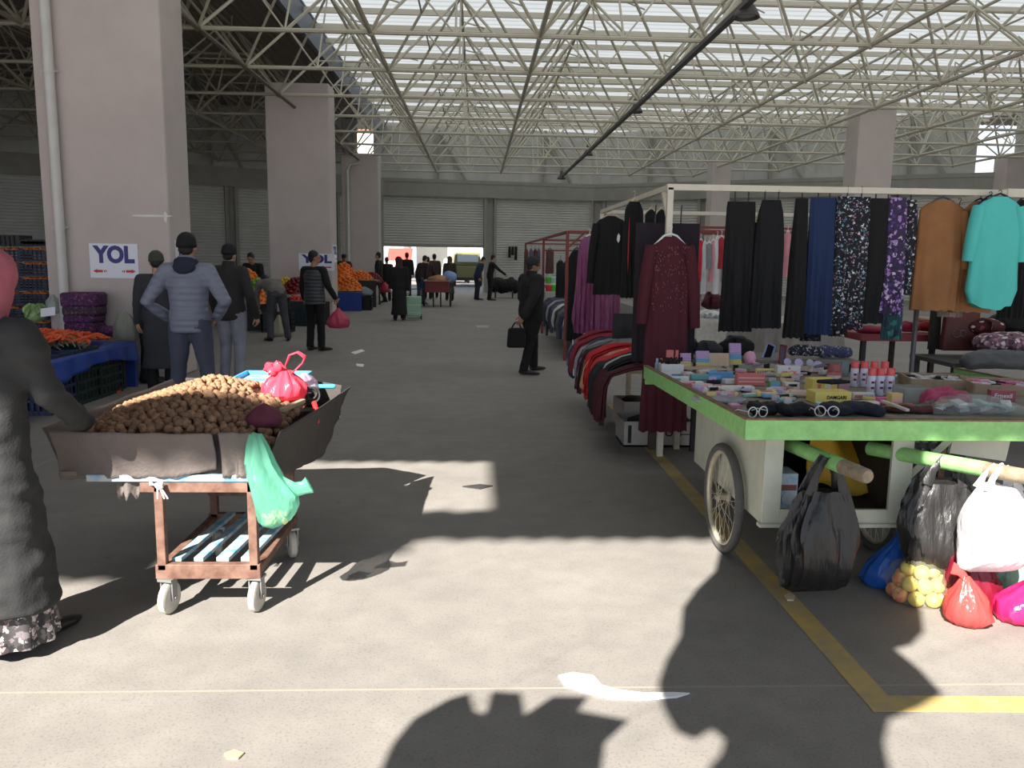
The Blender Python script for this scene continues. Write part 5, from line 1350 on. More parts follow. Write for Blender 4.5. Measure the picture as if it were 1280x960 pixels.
for i, (u, v, c) in enumerate(((930, 463, grn), (945, 458, pm('grey violet plastic', (120, 110, 140))), (905, 462, pm('brown hair clip', (90, 60, 60))), (1005, 468, bls), (958, 470, pm('grey tin', (150, 156, 150))), (985, 492, tan), (1003, 494, pm('pale orange', (226, 160, 120))), (962, 494, orn), (892, 480, bls), (930, 489, bls), (1008, 480, pm('pale blue tin', (150, 180, 206))), (1135, 510, pm('brick', (150, 70, 56))))):
    p = onT(u, v); q = MB(); M = rot3(0, 0, i * .8); q.tube([M @ Vector((-.045, 0, .01)), M @ Vector((0, .006, .013)), M @ Vector((.045, 0, .01))], [(.013, .009), (.016, .011), (.012, .008)], 10, (0, 0, 1), True)
    o = q.build('hair_clip', c, None, (p.x, p.y, p.z + .001), smooth=60)
    tag(o, ['green hair clip behind the red carton', 'grey violet hair clip below the framed mirrors', 'brown hair clip in front of the wooden combs', 'black hair clip right of the lettered white box', 'grey clip just left of the small tin', 'tan clip in front of the black and white packet', 'pale orange clip left of the lettered yellow carton', 'orange clip in front of the small blue tin', 'black clip left of the red carton by the white packets', 'black clip behind the long white packet', 'pale blue clip left of the rear yellow carton', 'brick red clip in front of the clear storage box'][i], 'hair clip')

# small wares filling the tray between the larger articles
fc = [wht, pm('pale grey film', (190, 194, 198)), pm('mid pink', (226, 120, 160)), tan, sky, lil, bls, pm('silver', (170, 172, 176), .35), pm('peach', (230, 190, 160)), pm('sea green', (110, 180, 160)), crd, yel]
fp = []
for i, m_ in enumerate(fc):
    q = MB(); q.box((0, 0, .009), (.085, .05, .018)); a_ = q.build('packet', m_, None, bevel=.004)
    q = MB(); q.box((0, 0, .0185), (.05, .03, .001)); q.build('label_strip', fc[(i * 5 + 3) % len(fc)], a_); fp.append(a_)
n = 0
for k in range(150):
    u = rnd.uniform(835, 1125); v = rnd.choice((rnd.uniform(459, 478), rnd.uniform(470, 500), rnd.uniform(486, 512)))
    p = onT(u, v)
    if p.x < XL + .06 or p.y > YB - .06 or p.y < YF + .25: continue
    if 1058 < u < 1118 and v < 500 or (1005 < u < 1066 and 470 < v < 508) or (918 < u < 958 and 470 < v < 488): continue
    a_ = fp[n % len(fp)]
    o = a_ if n < len(fp) else dup(a_)
    o.location = (p.x, p.y, p.z + .002 + .004 * (n % 3)); o.rotation_euler = (rnd.uniform(-.12, .12), rnd.uniform(-.1, .1), rnd.uniform(0, 3.1)); o.scale = (rnd.uniform(.6, 1.4), rnd.uniform(.6, 1.2), rnd.uniform(.6, 2.0))
    tag(o, 'small flat packet scattered among the goods on the green cart tray', 'packet', 'small packets on the green cart'); n += 1
for i in range(n, len(fp)):
    bpy.data.objects.remove(fp[i])
# ------------------------------------------------------------------ the clothes stall frame
wpaint = mat('white painted tube', (222, 214, 196), .5, var=.08, vscale=8)
SY0, SY1 = 6.8, 10.5
pA = PY(838, 234, SY0); SX0 = pA.x; SZ = pA.z
SX1 = PY(1257, 237, SY0).x
fr_ = thing('clothes_stall', 'white painted tube stall frame hung with clothes', 'stall', (SX0, SY0, 0))
def tubebar(a, b, w, name, m, par): q = MB(); q.beam(a, b, w, w); return bw(q, name, m, par, bevel=.004)
tubebar((SX0 - .03, SY0, SZ), (5.6, SY0, SZ), .05, 'rail', wpaint, fr_)
tubebar((SX0, SY0, SZ), (SX0, SY1, SZ), .045, 'rail', wpaint, fr_); tubebar((SX1, SY0, SZ - .02), (SX1, SY1, SZ - .02), .045, 'rail', wpaint, fr_); tubebar((SX0, SY1, SZ), (5.6, SY1, SZ), .045, 'rail', wpaint, fr_)
for x, y in ((SX0, SY0), (SX0, SY1), (SX1, SY1), (5.55, SY0)): tubebar((x, y, 0), (x, y, SZ), .05, 'post', wpaint, fr_)
tubebar((SX0, SY0, SZ - .28), (SX0, SY0 + .26, SZ), .035, 'brace', wpaint, fr_); tubebar((SX1, SY0, SZ), (SX1 + .35, SY0, SZ + .0), .07, 'rail_joint', wpaint, fr_)

def garment(label, cat, u0, u1, vt, vb, Y, m, prof=None, th=.07, yaw=0.0, sleeves=None, folds=6, amp=.16, seed=0, hang=None, name='garment', shear=0.0, clip=0, parts=None, group=None, hem=0.0, hook_up=None):
    """cloth hanging between the given picture bounds: a thin closed shell with folds"""
    a = PY(u0, vt, Y); b = PY(u1, vt, Y); c = (a + b) / 2; w = abs(b.x - a.x); z1 = c.z; z0 = PY((u0 + u1) / 2, vb, Y).z; L = z1 - z0
    if yaw: w = w / max(.35, abs(math.cos(yaw)))
    o = thing(name, label, cat, (c.x, Y, z0), yaw, group)
    prof = prof or [(0, .9), (.03, .96), (.5, .98), (1, 1.0)]
    q = MB(); rs = []; seg = 56; N = 22
    def pw(t):
        for (t0, r0), (t1, r1) in zip(prof, prof[1:]):
            if t <= t1: return r0 + (r1 - r0) * (t - t0) / max(1e-6, t1 - t0)
        return prof[-1][1]
    for i in range(N + 1):
        t = i / N; ring = []
        hw = w / 2 * pw(t)
        for k in range(seg):
            an = 2 * math.pi * k / seg; cx, cy = math.cos(an), math.sin(an)
            x = hw * math.copysign(abs(cx) ** .8, cx)
            nz = noise.noise(Vector((x * 5 + seed * 3, t * 1.6, seed)))
            f = (.25 + .75 * t) * amp
            rip = math.sin(folds * math.pi * (x / max(.01, w)) * 2 + seed + 2.2 * nz)
            y = th / 2 * math.copysign(abs(cy) ** .7, cy) * (.35 + .65 * min(1, t * 3)) + f * .85 * rip * w * .35 + .02 * nz * t
            zz = L * (1 - t) + (hem * (1 - abs(cx) * 1.0) * -1 if t > .9 else 0) * (t - .9) * 10 + (.006 * rip if t == 1 else 0)
            ring.append(Vector((x + shear * t * L, y, zz)))
        rs.append(ring)
    q.rings(rs); q.build('cloth', m, o, smooth=60)
    for sl in (sleeves or []):
        # (side, shoulder x, shoulder t, cuff x, cuff t, width)
        s, sx, stt, cx_, ct, sw = sl
        p0 = Vector((s * sx * w / 2, 0, L * (1 - stt))); p1 = Vector((s * cx_ * w / 2, -.01, L * (1 - ct)))
        q = MB(); mid = p0.lerp(p1, .5) + Vector((s * .012, -.01, 0))
        q.tube([p0, p0.lerp(mid, .5), mid, mid.lerp(p1, .5), p1], [(sw * .9, th * .42), (sw, th * .45), (sw * .95, th * .42), (sw * .9, th * .42), (sw * .82, th * .36)], 14, (1, 0, 0)); q.build('sleeve', m, o, smooth=60)
    if hang is not None:
        q = MB(); top = L + .02; hk = (hook_up if hook_up is not None else .09)
        hw_ = w * .5 * min(.72, pw(.05)) * .85
        q.tube([(-hw_, 0, L * .955), (-hw_ * .4, 0, L + .008), (0, 0, L + .026), (hw_ * .4, 0, L + .008), (hw_, 0, L * .955)], [(.007, .010)] * 5, 8)
        q.tube([(0, 0, L + .03), (0, 0, L + hk - .03), (.012, 0, L + hk - .008), (.0, 0, L + hk + .006), (-.016, 0, L + hk - .006)], .0035, 6); q.build('hanger', hang, o, smooth=50)
    for k in range(clip):
        q = MB(); x = (-.5 + (k + .5) / clip) * w * .8; hk = (hook_up if hook_up is not None else .07)
        q.tube([(x, 0, L - .02), (x, 0, L + hk), (x + .008, .02, L + hk + .012)], .006, 6); q.build('hanger_clip', black_hang, o, smooth=50)
    for (nm, x, t, sx_, sz_, mm) in (parts or []):
        q = MB(); q.blob((x * w / 2, -th * .55, L * (1 - t)), (sx_, .006, sz_), 1); q.build(nm, mm, o)
    return o
black_hang = mat('black hanger plastic', (30, 30, 32), .4); white_hang = mat('white hanger plastic', (232, 232, 230), .4); wood_hang = mat('pale hanger', (206, 186, 150), .5)
blackc = cloth('matte black viscose', (17, 17, 19), bump=.1); navc = cloth('navy viscose', (32, 52, 92), bump=.12); brownc = cloth('camel brown wool', (158, 108, 66), bump=.15); tealc = cloth('turquoise shirt cotton', (92, 208, 200), bump=.12, var=.06)
maroon = cloth('maroon crepe', (78, 22, 36), bump=.12, var=.12); plumd = cloth('dark plum crepe', (36, 28, 38), bump=.12); purp = cloth('orchid purple satin', (146, 78, 120), .5, bump=.1); slate = cloth('slate blue cotton', (66, 74, 100))
flo1 = floral('white dotted floral print', (24, 24, 32), [(214, 212, 220), (120, 170, 190), (190, 150, 170), (226, 226, 226), (90, 100, 130)], 38, .34)
flo2 = floral('violet floral print', (60, 46, 82), [(170, 130, 196), (210, 190, 220), (90, 60, 130), (40, 40, 60), (190, 160, 210)], 30, .46)
flo3 = floral('brown dotted print', (48, 38, 34), [(220, 214, 206), (120, 90, 70), (90, 70, 60)], 18, .3)
flo4 = floral('teal scarf print', (40, 80, 84), [(60, 130, 126), (40, 50, 70), (120, 160, 160)], 14, .5)
YR = SY0 - .0
SKIRT = [(0, .82), (.04, .86), (.4, .92), (1, 1.0)]
garment('long black skirt on clips, leftmost on the front rail', 'skirt', 906, 948, 252, 414, YR, blackc, SKIRT, .10, folds=7, clip=2, seed=1, hook_up=.11)
garment('black top hanging behind the two long black garments', 'top', 930, 962, 278, 388, YR + .35, blackc, None, .08, folds=4, seed=2, hang=wood_hang)
garment('long black strappy dress, second on the front rail', 'dress', 943, 986, 250, 410, YR - .02, cloth('blue black viscose', (18, 19, 24), bump=.1), [(0, .55), (.1, .72), (.3, .85), (1, 1.0)], .10, folds=6, clip=2, seed=3, hook_up=.08)
garment('long black skirt edge-on beside the navy skirt', 'skirt', 989, 1016, 248, 422, YR + .02, blackc, [(0, .55), (.05, .6), (1, 1)], .12, folds=4, clip=1, seed=4)
garment('small dark flowered skirt peeping out below the navy skirt', 'skirt', 1008, 1034, 300, 426, YR + .16, floral('dark blue floral', (28, 28, 38), [(120, 120, 140), (60, 70, 100)], 30, .3), SKIRT, .06, seed=44)
garment('navy blue skirt on the front rail', 'skirt', 1012, 1048, 247, 418, YR, navc, [(0, .9), (.05, .95), (1, 1)], .10, folds=6, clip=2, seed=5, shear=.02)
garment('brown dotted skirt half hidden by the white-flowered one', 'skirt', 1044, 1066, 300, 420, YR + .12, flo3, SKIRT, .08, seed=6)
garment('black skirt with white and blue flowers on the front rail', 'skirt', 1046, 1090, 246, 412, YR - .02, flo1, [(0, .95), (1, 1)], .10, folds=5, clip=2, seed=7)
garment('plain black trousers between the two flowered garments', 'trousers', 1083, 1122, 248, 404, YR, blackc, [(0, .98), (.3, .95), (1, .85)], .10, folds=3, clip=2, seed=8, shear=-.03)
garment('violet flowered dress right of the plain black trousers', 'dress', 1107, 1138, 247, 392, YR - .01, flo2, [(0, .7), (.1, .8), (1, 1)], .12, folds=5, clip=1, seed=9)
garment('dark flowered blouse pressed against the violet dress', 'blouse', 1128, 1149, 250, 368, YR + .04, flo1, [(0, .7), (.1, .9), (1, 1)], .12, folds=4, clip=1, seed=10)
garment('teal green print scarf hanging under the violet dress', 'scarf', 1104, 1130, 372, 424, YR + .05, flo4, None, .06, seed=11)
TOP = [(0, .22), (.02, .42), (.06, .86), (.10, .92), (.35, .88), (1, 1.0)]
garment('camel brown coat on a navy hanger', 'coat', 1149, 1208, 250, 388, YR, brownc, [(0, .34), (.02, .5), (.07, .92), (.2, .94), (1, 1)], .12, folds=4, amp=.08, seed=12, hang=mat('navy hanger', (50, 58, 80), .4), sleeves=[(1, .9, .1, 1.12, .62, .045)], hook_up=.06)
garment('greyish cream tunic behind the camel coat', 'tunic', 1184, 1214, 262, 396, YR + .18, cloth('greyish cream cotton', (150, 138, 126)), TOP, .08, seed=13, hang=black_hang)
garment('second camel brown coat with rolled-up sleeve left of the turquoise shirt', 'coat', 1198, 1252, 252, 390, YR + .04, brownc, [(0, .3), (.03, .5), (.10, .86), (1, 1)], .12, folds=4, amp=.08, seed=14, sleeves=[(-1, .72, .1, 1.05, .74, .05)], hang=black_hang, hook_up=.06)
garment('slate blue shirt squeezed behind the turquoise shirt', 'shirt', 1218, 1258, 248, 368, YR - .04, slate, TOP, .09, seed=15, sleeves=[(-1, .8, .12, .96, .55, .045)], hang=black_hang, hook_up=.05)
garment('bright turquoise shirt with curved hem at the right end of the rail', 'shirt', 1214, 1286, 246, 380, YR - .12, tealc, [(0, .26), (.02, .40), (.07, .72), (.14, .78), (.5, .80), (.88, .92), (1, .72)], .12, folds=4, amp=.05, seed=16, sleeves=[(-1, .68, .09, .94, .60, .055), (1, .68, .09, .94, .60, .055)], hang=black_hang, hem=.05, hook_up=.05)
garment('dark top hanging at the very right behind the turquoise shirt', 'top', 1262, 1300, 250, 398, YR + .06, blackc, TOP, .1, seed=17, hang=black_hang, hook_up=.05)
# at and behind the corner post
garment('wide dark plum skirt hung flat behind the maroon dress', 'skirt', 795, 875, 279, 452, SY0 + .16, plumd, [(0, 1.0), (.05, 1), (1, 1.0)], .07, folds=7, amp=.05, seed=18, clip=2, hook_up=.14)
beads = mat('maroon beadwork', (130, 84, 92), .5, .3)
md = garment('long maroon dress with beaded bodice on a white hanger', 'dress', 800, 876, 296, 538, SY0 - .13, maroon, [(0, .20), (.015, .36), (.05, .62), (.12, .68), (.3, .66), (.45, .70), (1, .82)], .13, folds=6, amp=.10, seed=19, hang=white_hang, sleeves=[(-1, .60, .045, .86, .44, .055), (1, .60, .045, .92, .46, .055)], hook_up=.085)
q = MB(); L_ = PY(838, 296, SY0 - .13).z - md.location.z
for k in range(150):
    x = rnd.uniform(-.14, .14); t = .05 + .34 * rnd.random() ** 1.3; q.blob((x, -.068 + .02 * (x / .16) ** 2, L_ * (1 - t)), (.0035, .003, .008), 1)
ob = q.build('beading', beads, md); ob['kind'] = 'stuff'
garment('black jacket with red trim hanging near the corner post', 'jacket', 780, 806, 252, 372, SY0 + .8, blackc, [(0, .5), (.08, .9), (1, 1)], .12, seed=20, yaw=R(25), parts=[('red_trim', -.9, .45, .008, .26, mat('red trim', (170, 40, 44), .6))], hang=wood_hang)
for i, (u0, u1, lb) in enumerate(((806, 822, 'left one of two black tops behind the plum skirt top'), (820, 834, 'right one of two black tops behind the plum skirt top'))):
    garment('narrow ' + lb, 'top', u0, u1, 262, 330, SY0 + 1.6, blackc, TOP, .1, seed=21 + i, hang=wood_hang)
garment('black blouse with long sleeves on the side rail', 'blouse', 744, 784, 270, 368, 9.0, blackc, TOP, .12, folds=4, amp=.1, seed=23, yaw=R(-12), sleeves=[(-1, .84, .1, 1.16, .86, .05), (1, .84, .1, 1.0, .8, .05)], hang=wood_hang, parts=[('price_tag', .5, .28, .02, .05, white_hang)])
garment('long orchid purple dress on the side rail', 'dress', 717, 757, 296, 416, 10.1, purp, [(0, .35), (.04, .55), (.1, .66), (.5, .8), (.85, 1), (1, .82)], .16, folds=7, amp=.22, seed=24, hang=white_hang)
garment('second orchid purple dress under the black blouse', 'dress', 746, 778, 310, 415, 9.7, purp, [(0, .35), (.04, .6), (.5, .9), (.85, 1), (1, .9)], .16, folds=6, amp=.22, seed=25, hang=white_hang)
garment('long black dress behind the orchid purple dress', 'dress', 710, 732, 312, 426, 10.9, blackc, TOP, .12, seed=26, hang=black_hang)
garment('dark quilted coat hanging low beside the plum skirt', 'coat', 766, 802, 392, 448, 8.6, cloth('charcoal quilt', (48, 49, 52)), None, .2, folds=3, seed=27)
# ------------------------------------------------------------------ trousers draped over the low table by the corner
wt = mat('worn pale table wood', (190, 178, 156), .8, var=.3, vscale=12)
TX0, TX1, TY0, TY1, TZ = 1.22, 1.82, 7.05, 9.5, .70
tb_ = thing('display_table', 'low wooden table covered with draped trousers by the corner post', 'table', ((TX0 + TX1) / 2, 8.2, 0))
q = MB(); q.box(((TX0 + TX1) / 2, (TY0 + TY1) / 2, TZ - .015), (TX1 - TX0, TY1 - TY0, .03)); bw(q, 'tabletop', wt, tb_)
pl = PY(825, 565, 6.98)
for x, y in ((PY(825, 560, 7.08).x, 7.08), (TX0 + .1, TY1 - .05), (TX1 - .05, TY0 + .03), (TX1 - .05, TY1 - .05)):
    q = MB(); q.box((x, y, TZ / 2 - .015), (.05, .045, TZ - .03)); bw(q, 'leg', wt, tb_)
drapes = [((106, 108, 112), 'grey'), ((140, 36, 50), 'dark red'), ((150, 130, 160), 'lilac'), ((48, 52, 100), 'royal blue'), ((146, 34, 52), 'crimson'), ((92, 92, 98), 'charcoal'), ((176, 60, 66), 'brick red'), ((58, 62, 84), 'navy'), ((152, 150, 152), 'silver grey'), ((70, 36, 46), 'wine'), ((40, 40, 46), 'graphite'), ((128, 126, 126), 'mid grey'), ((190, 38, 44), 'bright red'), ((214, 160, 120), 'peach'), ((196, 36, 40), 'scarlet'), ((226, 150, 130), 'coral'), ((30, 31, 34), 'black'), ((206, 44, 48), 'signal red'), ((34, 34, 38), 'jet black'), ((90, 26, 36), 'maroon'), ((186, 184, 186), 'pale grey'), ((27, 28, 31), 'deep black'), ((74, 28, 38), 'burgundy')]
nd = len(drapes)
for i, (c_, nm) in enumerate(drapes):
    y = TY1 - .02 - (TY1 - TY0 + .05) * i / (nd - 1); w = .19; top = TZ + .05 + .03 * math.sin(i * 1.9); drop = .24 + .12 * (i / nd) + .05 * math.sin(i * 2.3)
    if 'black' in nm or nm == 'maroon': drop += .07
    ox = .03 * math.sin(i * 1.3) - .05
    o = thing('draped_trousers', '%s garment draped over the low table edge' % nm, 'garment', (TX0, y, TZ), 0, 'garments draped over the low table')
    path = [(TX1 - TX0 - .2 - .1 * (i % 3), top + .02), (.45, top + .03), (.22, top + .025), (.08, top + .0), (-.015 + ox, top - .06), (-.06 + ox, top - .16), (-.075 + ox, top - .12 - drop * .7), (-.07 + ox, top - .12 - drop)]
    pts = [Vector((x, .05 * math.sin(x * 6 + i), z - TZ)) for x, z in path]
    q = MB()
    for lay in range(2):
        def fn(u, v, lay=lay):
            t = u * (len(pts) - 1); k = min(len(pts) - 2, int(t)); p = pts[k].lerp(pts[k + 1], t - k)
            dv = (v - .5) * w * (1.0 + .12 * math.sin(u * 5 + i)); nz = noise.noise(Vector((u * 3.5, v * 2.5 + i * 3, lay)))
            rp = .014 * math.sin(v * 9 + 4 * nz + i) + .022 * nz
            vert = min(1, max(0, (u - .35) * 3))
            return p + Vector((-(rp + .022 * lay) * vert, dv + .02 * nz + .03 * lay, (rp + .024 * lay) * (1 - vert) + (.05 * lay if u > .95 else 0)))
        q.grid(fn, 34, 14)
    q.build('cloth', cloth('drape ' + nm, c_), o, smooth=70, solid=.012)
    if i in (0, 2, 8, 11):
        q = MB(); e = pts[-2] if i else pts[4]; q.box((e.x - .045, e.y, e.z), (.006, .05, .07)); q.build('price_tag', white_hang, o)
# cartons below
def carton(label, u0, u1, vt, vb, Y, dep, m, txt=None, yaw=0.0, lift=0.0):
    a = PY((u0 + u1) / 2, vb, Y); w = (u1 - u0) * Y / F; h = (vb - vt) * Y / F
    o = thing('carton', label, 'box', (a.x, Y + dep / 2, lift), yaw)
    q = MB(); t = .008
    q.box((0, 0, t), (w, dep, t * 2))
    for s in (-1, 1): q.box((s * (w / 2 - t / 2), 0, h / 2), (t, dep, h)); q.box((0, s * (dep / 2 - t / 2), h / 2), (w - 2 * t, t, h))
    q.build('carton_body', m, o)
    if txt:
        q = text_mesh(txt, h * .42, .0006, 1, .001); q.v = [Vector((p.x + w * .12, -dep / 2 - .001 - p.z, h * .55 + p.y)) for p in q.v]; q.build('lettering', mat('black print', (30, 30, 34), .6), o)
        q = MB(); q.box((w * .38, -dep / 2 - .001, h * .5), (w * .2, .002, .008)); q.box((-w * .42, -dep / 2 - .001, h * .5), (w * .05, .002, h * .7)); q.build('printed_band', mat('black print', (30, 30, 34), .6), o)
    q = MB(); q.blob((0, 0, h * .75), (w * .42, dep * .4, h * .4), 2, .35, None, int(u0)); q.build('contents', chc, o, smooth=60)
    return o
wc = mat('white printed carton', (186, 180, 172), .75, var=.15, vscale=9)
carton('white banana carton with black letters under the low table', 778, 868, 522, 555, 7.15, .45, wc, 'B  ON', R(0))
carton('white carton standing on the floor behind the lettered one', 776, 812, 492, 528, 7.9, .4, wc, None, R(6))
q = MB(); q.box((PY(817, 560, 7.0).x, 7.06, .24), (.07, .06, .48)); tag(bw(q, 'wood_post', mat('dark stained wood', (74, 64, 58), .8)), 'short dark wooden post under the hem of the maroon dress', 'post')

# ------------------------------------------------------------------ behind the cart: tables with cloth goods
def cloth_table(label, x0, x1, y0, y1, z, m, th=.04, skirt=0.0, lm=None):
    o = thing('stall_table', label, 'table', ((x0 + x1) / 2, (y0 + y1) / 2, 0)); w, d = x1 - x0, y1 - y0
    q = MB(); q.box((0, 0, z - th / 2), (w, d, th)); q.build('tabletop', m, o, bevel=.004)
    if skirt:
        q = MB(); n = 80; rs = []
        per = [(-w / 2, -d / 2), (w / 2, -d / 2), (w / 2, d / 2), (-w / 2, d / 2)]
        for zz, am in ((z + .004, .008), (z - .03, .012), (z - skirt * .5, .03), (z - skirt, .05)):
            ring = []
            for k in range(n):
                t = k / n * 4; i = int(t); f = t - i; a = per[i]; b = per[(i + 1) % 4]
                x = a[0] + (b[0] - a[0]) * f; y = a[1] + (b[1] - a[1]) * f; off = am * (1 + .7 * math.sin(k * 1.9) * (z - zz > .05))
                l = max(abs(x) / (w / 2), abs(y) / (d / 2)); ring.append(Vector((x * (1 + off / (w / 2)), y * (1 + off / (d / 2)), zz + .02 * math.sin(k * .7) * (zz < z - skirt * .9))))
            rs.append(ring)
        q.rings(rs, True, False); q.build('tablecloth', m, o, smooth=60)
    for sx in (-1, 1):
        for sy in (-1, 1):
            q = MB(); q.box((sx * (w / 2 - .05), sy * (d / 2 - .05), (z - th) / 2), (.045, .045, z - th)); q.build('leg', lm or rubber, o)
    return o
pale = cloth('pale stone cloth', (186, 182, 176), bump=.2)
def X_(u, Y): return PY(u, 400, Y).x
def Z_(v, Y): return PY(940, v, Y).z
cloth_table('table under a pale stone cloth behind the black skirts', X_(958, 8.2), X_(1052, 8.2), 8.2, 9.3, Z_(404, 8.2), pale, .03, .42)
def roll(label, u0, u1, v0, v1, Y, m, r=.05, name='folded_cloth'):
    a = PY(u0, (v0 + v1) / 2, Y); b = PY(u1, (v0 + v1) / 2, Y); h = abs(v1 - v0) * Y / F / 2
    q = MB(); c = (a + b) / 2
    q.tube([a + Vector((h, 0, 0)), a.lerp(b, .3) + Vector((0, .02, h * .15)), a.lerp(b, .65), b - Vector((h, 0, 0))], [(h * .85, r), (h, r * 1.15), (h * .95, r), (h * .8, r * .9)], 18, (0, 0, 1), True)
    m_ = remesh(q, .012, 2, (.012, 14, (.6, 1, 1), u0)); o = bw(m_, name, m, smooth=70); return tag(o, label, 'cloth')
bw_print = floral('black white print', (34, 34, 42), [(206, 206, 206), (60, 62, 90), (150, 150, 154)], 40, .4)
cloth_table('low table holding patterned cloth rolls just behind the cart', X_(862, 7.1), X_(1070, 7.1), 6.95, 7.55, Z_(449, 7.0), mat('dull grey board', (120, 116, 110), .8), .03)
roll('black and white patterned cloth roll behind the hand mirrors', 984, 1030, 431, 446, 7.0, bw_print); roll('navy and white cloth roll right of the patterned one', 1018, 1068, 432, 448, 7.12, floral('navy white print', (60, 64, 96), [(190, 190, 196), (120, 120, 140)], 30, .3))
roll('black cloth bundle behind the coloured hair bands', 838, 876, 420, 444, 7.05, blackc, .12); roll('black bundle with ruffles behind the pink cap', 900, 945, 420, 447, 7.1, blackc, .12); roll('charcoal cloth bundle between the two black bundles', 868, 906, 426, 448, 7.0, chc, .1)
rt = mat('red brown tabletop', (142, 50, 58), .55)
cloth_table('red brown table behind the spray cans with cloth goods', X_(1078, 8.0), X_(1178, 8.0), 8.0, 8.9, Z_(416, 8.0), rt, .07)
roll('magenta cloth folded on the red brown table', 1128, 1150, 402, 416, 8.1, cloth('magenta cloth', (150, 40, 76)), .1); roll('red cloth folded on the right of the red brown table', 1150, 1176, 402, 416, 8.2, cloth('red cloth', (158, 42, 48)), .1); roll('pale pink cloth roll on the red brown table', 1148, 1166, 396, 403, 8.3, cloth('pale pink cloth', (206, 170, 160)), .06)
roll('crimson cloth folded at the left end of the red brown table', 1072, 1108, 407, 417, 8.1, cloth('crimson cloth', (150, 44, 70)), .1)
q = MB(); a = PY(1146, 384, 7.4); b = PY(1138, 480, 7.2); b.z = 0; q.tube([b, a.lerp(b, .5), a], .022, 10); tag(bw(q, 'stall_pole', mat('grey steel pole', (92, 92, 94), .5, .3), smooth=50), 'slanting grey steel pole in front of the red brown table', 'pole')
garment('dark olive apron hanging left of the brown bag', 'apron', 1163, 1178, 386, 436, 7.9, cloth('dark olive', (52, 50, 46)), None, .04, seed=31)
o = thing('tote_bag', 'dark red brown tote bag hanging below the camel coats', 'bag', (PY(1198, 438, 7.8).x, 7.8, PY(1198, 438, 7.8).z)); q = MB(); q.box((0, 0, .20), (.36, .08, .40), None, .92); q.build('bag_body', mat('dark red brown leatherette', (98, 46, 40), .6, var=.25, vscale=7), o, bevel=.015)
q = MB(); q.tube([(-.1, 0, .39), (-.08, 0, .5), (.08, 0, .5), (.1, 0, .39)], .008, 8); q.build('handle', mat('dark red brown leatherette', (98, 46, 40)), o)
q = MB(); q.torus((-.06, -.043, .17), .04, .005, rot3(R(90), 0, 0)); q.torus((.0, -.043, .17), .03, .005, rot3(R(90), 0, 0)); q.build('emblem', mat('grey emblem', (110, 100, 96)), o)
cloth_table('table of scarves at the right edge behind the display trays', X_(1196, 7.2), X_(1400, 7.2), 7.2, 7.95, Z_(452, 7.2), mat('dark table', (70, 68, 66), .8), .04)
roll('charcoal tarpaulin folded over the front of the scarf table', 1200, 1330, 438, 464, 7.1, cloth('charcoal tarp', (84, 86, 90), .6), .10)
pw = floral('pink white stripe print', (120, 84, 100), [(222, 206, 212), (170, 130, 150), (70, 50, 60)], 22, .5)
roll('pink and white patterned scarf heap at the right edge', 1222, 1330, 416, 442, 7.5, pw, .2); roll('flowered dark red cloth behind the patterned scarf heap', 1216, 1254, 398, 420, 7.75, floral('dark red floral', (70, 24, 30), [(206, 186, 180), (150, 60, 60)], 16, .35), .15)
roll('black cloth heap at the right edge under the turquoise shirt', 1238, 1340, 390, 420, 7.8, blackc, .2); roll('yellow flowered cloth on the black heap', 1254, 1276, 400, 411, 7.7, floral('yellow floral', (60, 52, 40), [(226, 190, 60), (200, 120, 50)], 14, .5), .07)
# wooden crates under the tables
for i, (u, Y, w, h, yw) in enumerate(((1118, 7.9, .30, .45, 5), (1150, 8.3, .4, .42, -4), (1186, 8.0, .34, .30, 8))):
    q = MB(); crate(q, (X_(u, Y), Y, 0), w, .3, h, rot3(0, 0, R(yw)))
    tag(bw(q, 'wooden_crate', mat('tan crate wood', (150, 128, 100), .85, var=.3, vscale=9)), ['tall tan slatted crate just right of the spray cans', 'tan slatted crate under the red brown table', 'low tan slatted crate behind the left display tray'][i], 'crate')
# babies' clothes rack and tables further back
rr_ = mat('rust red tube', (128, 58, 52), .6)
rk = thing('clothes_rack', 'rust red rack of small red and white clothes behind the plum skirt', 'rack', (X_(890, 13), 13, 0))
zz = PY(890, 289, 13).z
tubebar((X_(868, 13), 13, zz), (X_(1010, 13), 13, zz), .04, 'rail', rr_, rk); tubebar((X_(868, 13), 13.6, zz + .08), (X_(1010, 13), 13.6, zz + .08), .04, 'rail', rr_, rk)
for u in (868, 1010): tubebar((X_(u, 13), 13, 0), (X_(u, 13), 13, zz), .04, 'post', rr_, rk)
bc = [((196, 40, 56), 'red'), ((206, 204, 206), 'white'), ((140, 142, 146), 'grey'), ((226, 150, 160), 'pink'), ((222, 222, 222), 'off-white'), ((170, 46, 60), 'dark red'), ((180, 176, 178), 'pale grey'), ((206, 110, 130), 'rose')]
for i, (c_, nm) in enumerate(bc):
    u = 872 + i * 5.2; garment('%s baby outfit on the rust red rack' % nm, 'baby clothes', u, u + 8, 300 + 4 * math.sin(i), 352 + 18 * math.sin(i * 2.1), 13 - .02 * (i % 3), cloth('baby ' + nm, c_), TOP, .1, folds=2, seed=40 + i, hang=white_hang)
garment('pink child dress seen between the black dresses', 'child dress', 980, 990, 290, 346, 12.6, cloth('soft pink', (226, 150, 160)), [(0, .5), (.1, .7), (1, 1)], .1, folds=2, seed=50, hang=white_hang)
cloth_table('far table with a white top behind the plum skirt', X_(866, 12.2), X_(990, 12.2), 12.2, 13.0, Z_(399, 12.2), mat('white laminate', (206, 206, 204), .5), .05, 0, white_pl)
roll('heap of pale linen on the far white table', 872, 905, 388, 400, 12.4, floral('pale linen print', (200, 200, 200), [(226, 226, 226), (150, 150, 156)], 14, .4), .2)
